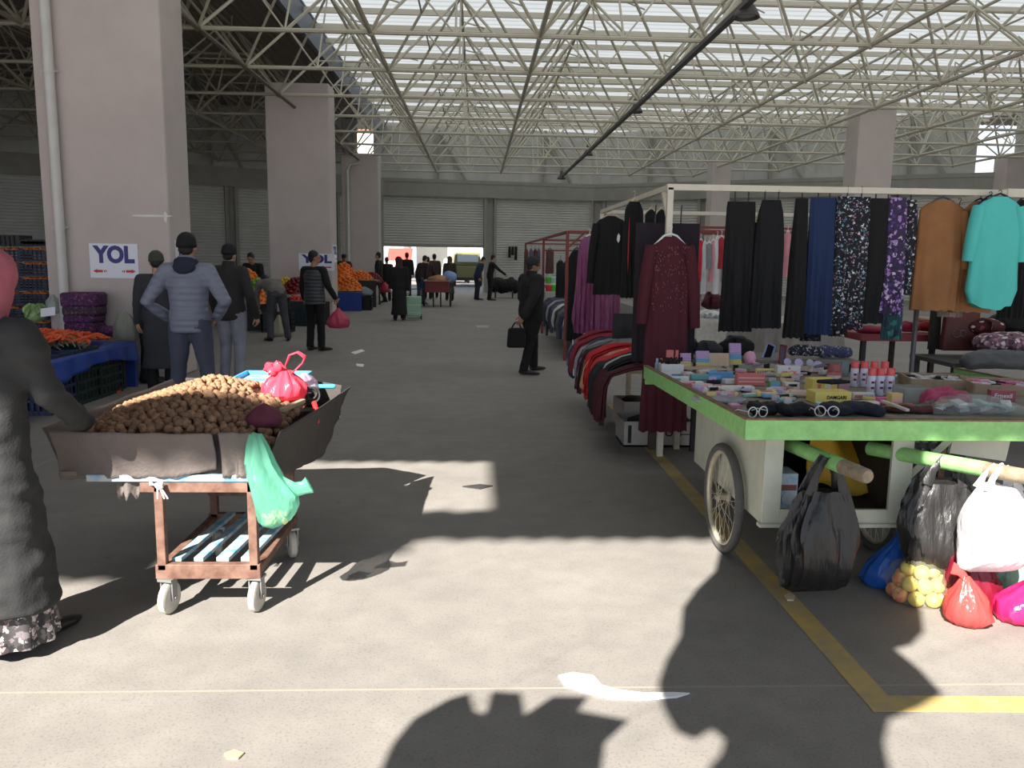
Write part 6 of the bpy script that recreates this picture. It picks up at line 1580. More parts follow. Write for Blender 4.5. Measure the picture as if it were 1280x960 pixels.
roll('dark red linen heap behind the baby outfits', 876, 908, 366, 388, 13.4, maroon, .2)
q = MB(); Yc = 11.6; xc = X_(890, Yc)
o = thing('plastic_chair', 'white plastic chair under the far white table', 'chair', (xc, Yc, 0))
q = MB(); q.box((0, 0, .43), (.4, .4, .03)); q.build('seat', white_pl, o, bevel=.01)
for sx in (-1, 1):
    for sy in (-1, 1): q = MB(); q.beam((sx * .2, sy * .2, 0), (sx * .17, sy * .17, .42), .04, .04); q.build('leg', white_pl, o)
q = MB(); q.grid(lambda u, v: Vector((-.19 + .38 * u, .2 + .05 * v + .03 * (1 - (2 * u - 1) ** 2), .44 + .36 * v)), 8, 6); q.build('backrest', white_pl, o, solid=.015, smooth=60)

# ------------------------------------------------------------------ the rust red stall further along
rf = thing('clothes_stall', 'rust red tube stall frame beyond the man in black', 'stall', (X_(707, 13.4), 13.4, 0))
RX = X_(707, 13.4); RZ = PY(707, 290, 13.4).z
for y in (13.4, 18.2, 25.0): tubebar((RX, y, 0), (RX, y, RZ), .05, 'post', rr_, rf)
tubebar((RX, 13.4, RZ), (RX, 25.0, RZ), .045, 'rail', rr_, rf); tubebar((RX, 13.4, RZ), (4.6, 13.4, RZ + .02), .05, 'rail', rr_, rf); tubebar((RX, 18.2, RZ - .03), (4.6, 18.2, RZ - .03), .04, 'rail', rr_, rf); tubebar((RX, 18.2, RZ - .25), (4.0, 18.2, RZ - .25), .035, 'rail', rr_, rf)
tubebar((RX, 13.4, RZ - .26), (RX + .28, 13.4, RZ), .03, 'brace', rr_, rf); tubebar((RX, 25, RZ), (4.6, 25, RZ), .04, 'rail', rr_, rf)
for i, (u0, u1, vb, c_, nm) in enumerate(((655, 661, 346, (90, 56, 56), 'brown'), (661, 667, 350, (96, 92, 104), 'grey'), (666, 672, 340, (80, 50, 56), 'plum brown'), (671, 676, 336, (90, 84, 96), 'mauve'), (682, 693, 342, (92, 58, 54), 'russet'))):
    garment('%s garment on the far rust red rail' % nm, 'garment', u0, u1, 312, vb, 22.0 + .3 * i if i < 4 else 18.1, cloth('far ' + nm, c_), TOP, .14, folds=2, seed=60 + i, hang=black_hang)
for i, u in enumerate((700, 707, 714)):
    garment('black coat hanging behind the rust red post, %s of three' % ('left', 'middle', 'right')[i], 'coat', u - 5, u + 6, 326 + 2 * i, 372, 16.0, blackc, TOP, .2, folds=3, seed=66 + i, hang=black_hang, group='black coats on the rust red stall')
jt = cloth_table('long table of jeans under the rust red frame', RX + .02, RX + 1.6, 13.6, 17.8, .74, mat('dark table', (70, 68, 66), .8), .04)
jc = [((46, 52, 74), 'navy'), ((58, 64, 84), 'denim blue'), ((40, 44, 60), 'ink blue'), ((160, 162, 168), 'pale grey'), ((44, 46, 56), 'slate'), ((70, 76, 96), 'faded blue'), ((200, 200, 202), 'white'), ((34, 36, 44), 'black blue'), ((90, 92, 100), 'grey'), ((50, 56, 80), 'dark blue')]
for i, (c_, nm) in enumerate(jc):
    y = 17.4 - 3.7 * i / 9; o = thing('jeans', '%s jeans draped over the long jeans table' % nm, 'jeans', (RX, y, .74), 0, 'jeans draped over the long table')
    q = MB(); dr = .30 + .08 * math.sin(i * 1.7)
    q.tube([(.7, 0, .06), (.3, 0, .08), (.08, 0, .05), (-.03, 0, -.04), (-.06, 0, -.2), (-.05, 0, -.1 - dr)], [(.10, .03), (.14, .04), (.16, .04), (.16, .035), (.15, .03), (.14, .02)], 14, (0, 1, 0))
    remesh(q, .025, 2, (.016, 9, (1, 1.5, .5), i)).build('cloth', cloth('jeans ' + nm, c_), o, smooth=70)
tub_c = [((214, 60, 70), 'red'), ((222, 222, 222), 'white'), ((230, 160, 170), 'pink'), ((96, 190, 60), 'green'), ((220, 214, 214), 'cream'), ((200, 50, 60), 'crimson'), ((180, 210, 214), 'pale blue'), ((236, 190, 190), 'blush')]
cloth_table('table of plastic housewares beyond the jeans', X_(682, 18.6), X_(725, 18.6), 18.6, 20.5, Z_(368, 18.6), pale, .05, .5)
zt_ = Z_(368, 18.6)
k = 0
for r_i in range(3):
    for j in range(6):
        c_, nm = tub_c[(k * 3 + r_i) % 8]; o = thing('plastic_tub', '%s plastic tub stacked on the housewares table' % nm, 'tub', (X_(684 + j * 6.5, 19) + .03 * r_i, 18.85 + .35 * r_i, zt_ + .17 * (r_i) * (j % 2 == 0 or r_i < 2)), 0, '%s plastic tubs on the housewares table' % nm)
        q = MB(); q.lathe([(.06, 0), (.08, .12), (.085, .13)], seg=14); q.build('tub_body', mat('tub ' + nm, c_, .4), o, smooth=40)
        q = MB(); q.lathe([(.088, .13), (.088, .15), (.06, .155)], seg=14); q.build('lid', mat('tub lid ' + nm, tuple(min(255, x + 20) for x in c_), .4), o, smooth=40); k += 1
for sx in (): pass
# ------------------------------------------------------------------ signs on the columns
sign_w = mat('white sign board', (226, 228, 238), .5); sign_b = mat('deep blue lettering', (40, 38, 120), .5); sign_r = mat('red arrows', (190, 30, 40), .5)
def yol(label, c, w, h, rz):
    o = thing('direction_sign', label, 'sign', c, rz)
    q = MB(); q.box((0, 0, 0), (w, .008, h)); q.build('board', sign_w, o)
    q = text_mesh('YOL', h * .68, .0015, 1.0, h * .034); xs = [p.x for p in q.v]; k = w * .86 / (max(xs) - min(xs)); mx = (max(xs) + min(xs)) / 2
    q.v = [Vector(((p.x - mx) * k, -.0055 - p.z, p.y * .95 + h * .16)) for p in q.v]; q.build('lettering', sign_b, o)
    q = MB()
    for s in (-1, 1):
        x0 = s * w * .44; z = -h * .30; M = Matrix(((1, 0, 0), (0, 0, -1), (0, 1, 0)))
        q.prism([(x0, z), (x0 - s * w * .085, z + h * .062), (x0 - s * w * .085, z + h * .035), (x0 - s * w * .20, z + h * .035), (x0 - s * w * .20, z - h * .035), (x0 - s * w * .085, z - h * .035), (x0 - s * w * .085, z - h * .062)], .002, M, (0, -.004, 0))
        for a, b in ((.225, .25), (.265, .28)): q.prism([(x0 - s * w * a, z + h * .03), (x0 - s * w * b, z + h * .03), (x0 - s * w * b, z - h * .03), (x0 - s * w * a, z - h * .03)], .002, M, (0, -.004, 0))
    q.build('arrows', sign_r, o)
y1 = COLS[0][1] - COLS[0][3] / 2 - .006; a = PY(111, 304, y1); b = PY(174, 348, y1)
yol('white road sign with blue YOL and red arrows on the front of the near column', ((a.x + b.x) / 2, y1, (a.z + b.z) / 2), b.x - a.x, a.z - b.z, 0)
xs = COLS[0][0] + COLS[0][2] / 2 + .006; yc = COLS[0][1]
z = PY(226, 322, yc).z
yol('white road sign with blue YOL on the side of the near column behind the men', (xs, yc + .05, z), .62, .45, R(90))
y2 = COLS[1][1] - COLS[1][3] / 2 - .006; a = PY(367, 317, y2); b = PY(424, 338, y2); a.x, b.x = PY(367, 317, y2).x, PY(410, 338, y2).x
yol('white road sign with blue YOL on the second column behind the man in the vest', ((a.x + b.x) / 2 + .15, y2, (a.z + b.z) / 2), .92, a.z - b.z + .02, 0)
xs = COLS[1][0] + COLS[1][2] / 2 + .006
yol('white road sign seen edge-on on the side of the second column', (xs, COLS[1][1] + .0, z + .1), .62, .45, R(90))
# rain pipes
pipe = mat('white plastic pipe', (212, 210, 204), .45, var=.1, vscale=4)
o = thing('drain_pipe', 'white rain pipe running down the front of the near column', 'pipe', (PY(80, 320, y1).x, y1 - .07, 0))
xa = PY(68, 5, y1).x; xb = PY(86, 368, y1).x; x0 = PY(80, 320, y1).x; za = PY(68, -20, y1).z
q = MB(); q.tube([(0, 0, 0), (0, 0, 7.0)], .062, 14); q.build('pipe', pipe, o, smooth=40)
for zz in (1.95, 3.85):
    q = MB(); q.tube([(0, 0, zz - .03), (0, 0, zz + .03)], .068, 14); q.box((0, .03, zz), (.2, .05, .015)); q.build('bracket', pipe, o, smooth=40)
o = thing('drain_pipe', 'thin white rain pipe on the side of the third column', 'pipe', (PY(434, 320, 33).x, 33.4, 0))
q = MB(); q.tube([(0, 0, 0), (0, 0, 4.9), (.1, -.02, 5.15), (.5, -.03, 5.2)], .06, 10); q.build('pipe', pipe, o, smooth=40)
q = MB(); q.blob((PY(190, 270, y1).x, y1 - .002, PY(190, 270, y1).z), (.28, .004, .016), 2, .6, None, 3, 6); q.blob((PY(207, 272, y1).x, y1 - .002, PY(207, 271, y1).z), (.025, .004, .07), 2, .9, None, 8, 6)
struct(bw(q, 'trim_7', mat('bare white plaster', (226, 222, 218), .9)), 'white scrape in the plaster of the near column')

# ------------------------------------------------------------------ carrot stall on the left
bl = cloth('royal blue tarpaulin', (34, 66, 150), .45, bump=.2, bscale=12)
c0 = PZ(92, 500); 
TYa, TYb = 8.75, 10.6; tx0, tx1 = -6.2, PY(166, 440, 9.9).x; tz = Z_(436, 9.9)
tz = PY(165, 432, 9.95).z
def corner(u, v, z):
    d = ray(u, v); t = (z - CAMZ) / d.z; return CAM + d * t
K1 = corner(166, 428, tz); K0 = corner(60, 452, tz)
dirx = (K1 - K0); dirx.z = 0; dirx = dirx.normalized(); nrm = Vector((-dirx.y, dirx.x, 0))
K0 = K1 - dirx * 2.6
ang = math.atan2(dirx.y, dirx.x)
ct_ = thing('stall_table', 'market table under a royal blue tarpaulin heaped with carrots', 'table', (K1.x, K1.y, 0), ang)
q = MB(); q.box((-1.3, .75, tz - .02), (2.6, 1.5, .04)); q.build('tabletop', mat('grey plywood', (130, 118, 104)), ct_)
q = MB(); n = 60
q.grid(lambda u, v: Vector((-2.62 + 2.64 * u, -.02 - .02 * math.sin(u * 40) * v - .03 * v, tz + .004 - (.20 + .06 * math.sin(u * 7)) * v)), 60, 6)
q.grid(lambda u, v: Vector((-2.62 + 2.64 * u, -.02 + 1.54 * v, tz + .006)), 20, 4)
q.grid(lambda u, v: Vector((.02 + .02 * math.sin(v * 3) + .012 * math.sin(u * 24) * v, -.02 + 1.54 * u, tz + .004 - (.62 - .04 * u) * v)), 40, 8)
q.build('tarpaulin', bl, ct_, smooth=60, solid=.004)
for x in (-2.5, -.1):
    for y in (.1, 1.4): q = MB(); q.box((x, y, tz / 2 - .02), (.05, .05, tz - .04)); q.build('leg', rubber, ct_)
gcr = mat('dark green crate plastic', (34, 52, 46), .5); bcr = mat('dark blue crate plastic', (36, 46, 76), .5)
Mk = rot3(0, 0, ang)
def loc(x, y, z=0): return K1 + Mk @ Vector((x, y, 0)) + Vector((0, 0, z - K1.z))
for i, (x, m_, lb) in enumerate(((-.55, gcr, 'dark green crate standing under the right end of the carrot table'), (-1.08, gcr, 'dark green crate in the middle under the carrot table'), (-1.62, bcr, 'dark blue crate left of the green crates under the carrot table'))):
    q = MB(); crate(q, (0, 0, 0), .5, .36, .60 if i else .56, None, .014, 5); q.box((0, 0, .28), (.46, .32, .5))
    o = q.build('crate', m_, None, loc(x, .2, 0), (0, 0, ang)); tag(o, lb, 'crate')
car = mat('carrot orange', (226, 96, 46), .55, var=.15, vscale=20, rand=.15)
cprot = []
for k in range(3):
    q = MB(); L = .17 + .02 * k
    q.tube([(-L / 2, 0, 0), (-L / 2 + .02, 0, 0), (0, .008 * (k - 1), 0), (L / 2 - .02, 0, .004), (L / 2, 0, 0)], [.012, .019, .016, .009, .003], 8); cprot.append(q.build('carrot', car, None, smooth=60))
n = 0; cg = 'carrots heaped on the blue carrot table'
def chz(x, y): return .05 + .15 * max(0, 1 - ((x + 1.0) / 1.15) ** 2) * max(0, 1 - ((y - .75) / .75) ** 2)
cpts = []
for k in range(330):
    x = rnd.uniform(-2.0, -.16); y = rnd.uniform(.12, 1.35)
    if x < -.85 and y < .30: continue
    cpts.append((x, y))
cpts = cpts[:280]
for k, (x, y) in enumerate(cpts):
    o = cprot[k % 3] if k < 3 else cprot[k % 3].copy()
    if k >= 3: COL.objects.link(o)
    o.location = loc(x, y, tz + chz(x, y)); o.rotation_euler = (rnd.uniform(-.25, .25), rnd.uniform(-.35, .35), ang + rnd.uniform(-1.1, 1.1)); o.scale = (rnd.uniform(.85, 1.2),) * 3
    tag(o, 'orange carrot in the heap on the blue-covered table', 'carrot', cg)
q = MB(); q.grid(lambda u, v: (lambda x, y: loc(x, y, tz + chz(x, y) - .03))(-1.9 + 1.7 * u, .34 + 1.0 * v), 24, 16)
tag(bw(q, 'carrot_heap', car, smooth=60), 'lower layers of the carrot heap on the blue-covered table', 'carrots', None, 'stuff')
q = MB()
pc = corner(80, 437, tz)
for k in range(150):
    a = rnd.uniform(0, 6.28); r_ = rnd.uniform(0, .26); h_ = .14 * (1 - r_ / .3)
    d_ = Vector((math.cos(a * 3), math.sin(a * 5), .6)).normalized() * .035
    p = pc + Vector((r_ * math.cos(a), r_ * math.sin(a) * .8, .02 + h_)); q.tube([p - d_, p + d_], .007, 5)
tag(bw(q, 'root_heap', mat('pale root straw', (176, 164, 132), .8, var=.35, vscale=40)), 'heap of thin pale roots at the front of the carrot table', 'roots', None, 'stuff')
q = MB(); ps = corner(72, 425, tz); q.box((ps.x, ps.y - .05, tz + .06), (.16, .02, .08), rot3(R(-50), 0, .2)); q.box((ps.x + .3, ps.y - .26, tz + .02), (.24, .03, .02), rot3(0, 0, .2))
tag(bw(q, 'styrofoam_piece', white_pl), 'white foam pieces beside the pale root heap', 'foam')
# lettuce with a white price card, behind
pl_ = corner(45, 398, tz + .0)
o = thing('cabbage', 'pale green cabbage at the back left of the carrot table', 'cabbage', (PY(45, 397, 10.9).x, 10.9, PY(45, 402, 10.9).z))
q = MB()
for k in range(9):
    a = k * .75; M = rot3(R(20 + 8 * (k % 3)), 0, a)
    q.grid(lambda u, v: M @ Vector((.13 * (u - .5) * 2 * math.sin(.5 + 2.2 * v), .11 + .03 * math.cos(u * 6), .02 + .17 * v + .01 * math.sin(u * 20))), 8, 6)
q.blob((0, 0, .10), (.12, .12, .11), 2, .1); q.build('leaves', mat('pale cabbage green', (170, 200, 136), .6, var=.3, vscale=18), o, smooth=60)
a = PY(60, 390, 10.5); q = MB(); q.box((a.x, a.y, a.z), (.17, .01, .11), rot3(R(-25), R(-8), .1)); tag(bw(q, 'price_card', sign_w), 'white price card leaning on the cabbage', 'card')
a = PY(67, 380, 11.0); q = MB(); sack(q, (a.x, 11.0, a.z - .12), .10, .08, .28, None, 8, .15, 3); tag(bw(q, 'plastic_bag', plastic('milky white plastic', (206, 214, 210), .4, .8), smooth=60), 'milky plastic bag behind the cabbage by the column', 'bag')
# net sacks of onions stacked against the column
net = floral('purple net sack', (62, 34, 70), [(120, 50, 110), (84, 44, 96), (140, 70, 120)], 40, .42)
net2 = floral('striped net sack', (58, 40, 60), [(120, 110, 90), (90, 50, 84), (70, 40, 70)], 40, .42)
for i, (vt, vb, u0, u1, m_, lb) in enumerate(((366, 383, 85, 126, net, 'top purple net sack of the stack against the near column'), (382, 394, 86, 126, net2, 'second net sack with beige stripes in the stack'), (393, 403, 86, 126, net, 'third purple net sack from the top of the stack'), (402, 417, 88, 126, net, 'lowest purple net sack of the stack'))):
    Y = 10.75; a = PY((u0 + u1) / 2, vb, Y); w = (u1 - u0) * Y / F; h = (vb - vt) * Y / F
    q = MB(); q.grid(lambda u, v: Vector((0, 0, 0)), 1, 1); q = MB(); q.box((0, 0, h / 2), (w, .36, h * 1.02)); q.v = [p + Vector((.012 * math.sin(i * 5 + p.x * 9), 0, 0)) for p in q.v]
    o = q.build('net_sack', m_, None, (a.x, Y, a.z), smooth=50, bevel=.035); tag(o, lb, 'sack', None)
q = MB(); Y = 10.7; a = PY(137, 420, Y); q.tube([(a.x - .13, Y, a.z + .05), (a.x - .08, Y, a.z + .06), (a.x + .08, Y, a.z + .06), (a.x + .13, Y, a.z + .04)], [(.03, .04), (.075, .09), (.07, .09), (.02, .03)], 14, (0, 0, 1)); tag(bw(q, 'net_sack', net, smooth=50), 'small purple net sack lying right of the stack', 'sack')
q = MB(); a = PY(157, 425, 10.6); sack(q, (a.x, 10.6, a.z - .02), .15, .12, .46, None, 9, .16, 12); tag(bw(q, 'plastic_bag', plastic('clear greenish plastic', (190, 196, 180), .4, .55), smooth=60), 'large clear plastic bag of produce at the column right of the net sacks', 'bag')
q = MB(); a = PZ(186, 458); sack(q, (a.x, a.y, 0), .09, .08, .42, [(0, .6), (.1, 1), (.5, .9), (.8, .6), (1, .2)], 9, .12, 15); tag(bw(q, 'plastic_bag', plastic('pale blue plastic', (110, 160, 190), .35, .8), smooth=60), 'pale blue plastic bag standing between the carrot table and the dark coat', 'bag')
# crates of oranges stacked far left
oc = mat('mandarin orange', (232, 124, 44), .5, rand=.12)
q = MB(); q.blob((0, 0, 0), (.042, .042, .038), 2); oprot = q.build('orange', oc, None, smooth=80); first = [True]
def orange(p, lb, gr, s=1.0):
    if first[0]: o = oprot; first[0] = False
    else: o = oprot.copy(); COL.objects.link(o)
    o.location = p; o.rotation_euler = (rnd.uniform(0, 3), rnd.uniform(0, 3), 0); o.scale = (s * rnd.uniform(.92, 1.08),) * 3
    return tag(o, lb, 'orange', gr)
YC = 14.6
rows = [(282, 300), (303, 325), (325, 343), (343, 362), (362, 380), (380, 398)]
for ci, (u0, u1) in enumerate(((0, 31), (35, 64))):
    for ri, (vt, vb) in enumerate(((292, 308), (310, 327), (328, 345), (346, 363), (364, 381), (382, 399), (400, 417))):
        if ri == 0 and ci == 1: vt, vb = 301, 308
        a = PY((u0 + u1) / 2, vb + 0, YC); w = (u1 - u0 + 1) * YC / F; h = (vb - vt - 3) * YC / F
        q = MB(); crate(q, (0, 0, 0), w, .4, max(.1, h), None, .014, 3)
        if ri == 0: q.box((0, 0, .06), (w - .03, .37, .1))
        o = q.build('crate', mat('navy crate plastic', (40, 46, 72), .5) if ri else mat('black crate plastic', (30, 30, 34), .5), None, (a.x, YC, a.z))
        tag(o, '%s crate %s in the %s stack at the far left' % ('black empty' if ri == 0 else 'navy blue orange', ['on top', 'second from the top', 'third from the top', 'fourth from the top', 'fifth from the top', 'sixth from the top', 'at the bottom'][ri], ['left', 'right'][ci]), 'crate')
        if ri:
            for k in range(7):
                for j in range(2): orange((a.x - w / 2 + .05 + (w - .1) * k / 6, YC - .13 + .11 * j, a.z + h - .005 + .01 * math.sin(k * 3)), 'orange in the stacked navy crates at the far left', 'oranges in the stacked crates')
# ------------------------------------------------------------------ fruit stalls beyond
def heap(lb, name, u, v, Y, rx, ry, h, m, r_, n, gr, under=None):
    """one heap of separate fruit on a mound"""
    c = PY(u, v, Y); pr = None
    q = MB(); q.blob((0, 0, 0), (r_, r_, r_ * .92), 1); 
    n = max(14, int(math.pi * rx * ry / (2.9 * r_ * r_)))
    mb = MB(); mb.grid(lambda u, v: Vector((c.x + rx * u * math.cos(v * 6.2832), Y + ry * u * math.sin(v * 6.2832), c.z + h * (1 - u * u) - r_ * .5)), 8, 20)
    tag(bw(mb, name + '_heap', m, smooth=60), 'lower layers of the heap: ' + gr, name.replace('_', ' ') + ' heap', None, 'stuff')
    for k in range(n):
        t = math.sqrt((k + .5) / n); a = k * 2.39996
        p = (c.x + rx * t * math.cos(a), Y + ry * t * math.sin(a), c.z + h * (1 - t * t) + r_ * .4)
        if pr is None: o = pr = q.build(name, m, None, p, smooth=80)
        else: o = pr.copy(); COL.objects.link(o); o.location = p
        tag(o, lb, name.replace('_', ' '), gr)
    return c
def base_table(lb, u0, u1, vt, Y, d, m, vb=None):
    a = PY(u0, vt, Y); b = PY(u1, vt, Y)
    o = thing('fruit_stall', lb, 'stall', ((a.x + b.x) / 2, Y + d / 2, 0)); w = b.x - a.x; z = a.z
    q = MB(); q.box((0, 0, z - .02), (w, d, .04)); q.build('tabletop', mat('grey plywood', (130, 118, 104)), o)
    q = MB(); q.box((0, -d / 2, z * .5), (w, .02, z * .98)); q.build('front_cloth', m, o)
    for sx in (-1, 1):
        for sy in (-1, 1): q = MB(); q.box((sx * (w / 2 - .05), sy * (d / 2 - .06), z / 2 - .02), (.05, .05, z - .04)); q.build('leg', rubber, o)
    return o
pomo = mat('dark red apple skin', (126, 34, 40), .4, rand=.2); lem = mat('lemon yellow', (226, 190, 70), .5, rand=.1); grna = mat('green apple skin', (128, 170, 70), .45, rand=.12); tom = mat('tomato red', (200, 60, 40), .4, rand=.12)
base_table('fruit stall with oranges and a blue cloth beside the third column', 416, 452, 365, 25.0, 1.6, bl)
heap('orange in the front heap over the blue cloth', 'orange', 434, 362, 25.4, .46, .3, .36, oc, .05, 130, 'oranges in the front heap')
base_table('raised back stall of mandarins in front of the third column', 420, 470, 350, 27.0, 1.4, chc)
heap('mandarin in the raised back heap', 'mandarin', 430, 349, 27.4, .42, .35, .50, oc, .05, 130, 'mandarins in the back heap')
heap('mandarin in the long heap right of the raised heap', 'mandarin', 450, 350, 27.4, .42, .35, .26, oc, .05, 90, 'mandarins in the right heap')
heap('red apple heaped at the right end of the fruit stalls', 'apple', 465, 352, 28.2, .35, .3, .28, pomo, .045, 70, 'red apples at the right end')
heap('lemon in the small yellow heap left of the oranges', 'lemon', 415, 362, 25.2, .22, .25, .22, lem, .04, 60, 'lemons left of the oranges')
base_table('fruit stall with dark red apples behind the man in the vest', 352, 412, 376, 20.0, 1.5, chc)
heap('dark red apple in the heap behind the vest man', 'apple', 371, 366, 21.0, .36, .34, .34, pomo, .05, 110, 'dark red apples left of the vest man')
heap('yellow fruit on the stall above the bending man', 'pear', 357, 357, 21.2, .18, .2, .18, lem, .045, 36, 'yellow pears by the bending man')
heap('tomato in the low heap in front of the dark red apples', 'tomato', 367, 377, 20.4, .30, .22, .12, tom, .04, 60, 'tomatoes before the dark red apples')
base_table('fruit stall with green apples in front of the bending man', 308, 346, 372, 18.2, 1.4, chc)
heap('green apple in the heap left of the bending man', 'apple', 322, 364, 18.8, .26, .3, .26, grna, .045, 70, 'green apples left of the bending man')
heap('mandarin in the heap beside the black jacket man', 'mandarin', 325, 378, 18.1, .16, .2, .24, oc, .05, 60, 'mandarins beside the black jacket man')
heap('mandarin on the stall between the black jacket and the stall keeper', 'mandarin', 308, 352, 18.9, .3, .2, .25, oc, .05, 50, 'mandarins before the stall keeper')
for i, (u, v, w, m_, lb) in enumerate(((372, 408, .55, mat('dark teal crate plastic', (36, 56, 66), .5), 'dark teal crate on the floor right of the bending man'), (453, 388, .5, mat('black crate plastic', (30, 30, 34), .5), 'black crate with white print at the end of the fruit stalls'), (345, 416, .6, mat('black crate plastic', (30, 30, 34), .5), 'black crate under the bending man'))):
    p = PZ(u, v); q = MB(); crate(q, (0, 0, 0), w, .4, .42, None, .02, 4); q.box((0, 0, .2), (w - .05, .36, .36)); o = q.build('crate', m_, None, (p.x, p.y + .25, 0)); tag(o, lb, 'crate')
    if i == 1:
        q = MB(); sack(q, (p.x, p.y + .25, .42), .28, .2, .34, None, 9, .14, 4); tag(bw(q, 'plastic_bag', plastic('grey plastic', (140, 150, 160), .3, .9), smooth=60), 'grey plastic bag on the black crate at the end of the fruit stalls', 'bag')
p = PZ(366, 404); q = MB(); sack(q, (p.x, p.y + .05, .02), .07, .06, .4, None, 7, .1, 5); tag(bw(q, 'plastic_bag', plastic('white plastic', (220, 222, 222), .3), smooth=60), 'white plastic bag leaning on the dark teal crate', 'bag')
p = PZ(352, 420); q = MB(); sack(q, (p.x - .02, p.y - .1, 0), .12, .1, .5, None, 7, .1, 6); tag(bw(q, 'plastic_bag', plastic('milky yellow plastic', (190, 186, 160), .3), smooth=60), 'milky plastic bag between the feet of the bending man', 'bag')
# bag held by the vest man, bag of the man in black, red bag of the walker
hp = PY(417, 388, 14.2)
t = thing('carrier_bag', 'dusky pink plastic bag held by the man in the charcoal vest', 'bag', (hp.x, 14.2, hp.z - .5))
q = MB(); sack(q, (hp.x + .08, 14.2, hp.z - .30), .19, .14, .34, [(0, .5), (.04, .85), (.2, 1), (.5, .9), (.75, .5), (.9, .2), (1, .12)], 9, .1, 21); bw(q, 'bag_body', plastic('dusky pink plastic', (214, 84, 112), .3), t, smooth=60)
hb = PY(646, 404, 11.55)
t = thing('handbag', 'black soft briefcase carried by the man in black jacket and dark cap', 'bag', (hb.x, 11.62, hb.z - .36), R(8))
q = MB(); q.box((0, 0, .15), (.27, .12, .28), None, .85); q.build('bag_body', blk, t, bevel=.03)
q = MB(); q.tube(arc((-.07, 0, .28), (.07, 0, .28), .09), .011, 8); q.build('handle', blk, t, smooth=60)
hb = PY(481, 352, 29.2)
t = thing('carrier_bag', 'faded red bag carried by the man walking near the bright gate', 'bag', (hb.x, 29.2, hb.z - .35)); q = MB(); sack(q, (hb.x, 29.2, hb.z - .38), .17, .12, .42, None, 8, .1, 5); bw(q, 'bag_body', plastic('faded red plastic', (190, 60, 76), .2), t, smooth=60)
# green shopping trolley
p = PZ(517, 400); t = thing('shopping_trolley', 'pale green wheeled shopping trolley pulled by the woman in black', 'trolley', (p.x, p.y, 0), R(8))
lg = mat('pale green nylon', (150, 186, 158), .6, var=.1); tubm = mat('dark steel tube', (60, 60, 62), .4, .6)
q = MB(); q.box((0, 0, .36), (.38, .26, .52), None, 1.06); q.build('bag_body', lg, t, bevel=.03)
q = MB(); q.box((0, -.14, .40), (.39, .008, .012)); q.box((0, -.14, .2), (.39, .008, .012)); q.build('seam', mat('pale seam', (200, 210, 200)), t)
q = MB()
for s in (-1, 1): q.tube([(s * .17, .15, .08), (s * .17, .15, .8)], .01, 6)
q.tube([(-.17, .15, .8), (.17, .15, .8)], .012, 6); q.tube([(-.17, .15, .1), (-.17, -.13, .06), (.17, -.13, .06), (.17, .15, .1)], .01, 6); q.build('frame', tubm, t)
for s in (-1, 1): q = MB(); q.torus((s * .21, .13, .075), .06, .015, rot3(0, R(90), 0), 20, 8); q.build('wheel', rubber, t)
# far red cart
p = PZ(546, 384); t = thing('hand_cart', 'red brown handcart with tall wheels by the bright gate', 'cart', (p.x, p.y, 0)); rb = mat('red brown cart paint', (120, 46, 48), .6, var=.2)
q = MB(); q.box((0, .7, .66), (.78, 1.4, .36)); q.build('cart_box', rb, t, bevel=.01)
q = MB(); q.box((0, .0, .86), (.86, .06, .03)); q.box((0, 1.4, .86), (.86, .06, .03)); q.box((.41, .7, .86), (.05, 1.4, .03)); q.box((-.41, .7, .86), (.05, 1.4, .03)); q.build('rim', mat('pale worn wood', (176, 160, 130)), t)
for s in (-1, 1): q = MB(); q.torus((s * .44, .35, .32), .29, .03, rot3(0, R(90), 0), 28, 8); q.build('wheel', rubber, t)
for s in (-1, 1): q = MB(); q.box((s * .12, .15, .24), (.05, .05, .48)); q.build('leg', rubber, t)
q = MB(); q.blob((0, .7, .88), (.34, .55, .16), 2, .2, None, 4); q.build('produce', mat('tan produce', (170, 120, 80), .7, var=.3, vscale=14), t, smooth=60)
q = MB(); q.blob((p.x + .38, p.y + .9, .98), (.26, .2, .2), 2, .25, None, 5); tag(bw(q, 'sack', mat('pale blue sack', (130, 160, 206), .6), smooth=60), 'pale blue sack on the right edge of the far red brown cart', 'sack')
# covered black cart by the gate post
p = PZ(630, 373); t = thing('covered_cart', 'cart under a black cover beside the gate post', 'cart', (p.x, p.y, 0))
q = MB()
for k in range(6): q.blob(((k - 2.5) * .16, .3, .52 + .05 * math.sin(k * 2)), (.26, .34, .30), 2, .25, None, k)
remesh(q, .03, 3, (.03, 6, (1, 1, 1), 2)).build('cover', blk, t, smooth=70)
for s in (-1, 1): q = MB(); q.torus((s * .35, .1, .16), .13, .03, rot3(0, R(90), 0), 20, 8); q.build('wheel', rubber, t)
# black clothes hung on the shutter
for i, (u, vb) in enumerate(((637, 322), (641, 319), (645, 325))):
    garment('black trousers hung on the closed shutter, %s of three' % ['left', 'middle', 'right'][i], 'trousers', u - 1.8, u + 1.8, 308, vb, 39.2, blackc, None, .12, folds=2, seed=80 + i, group='black trousers on the shutter')

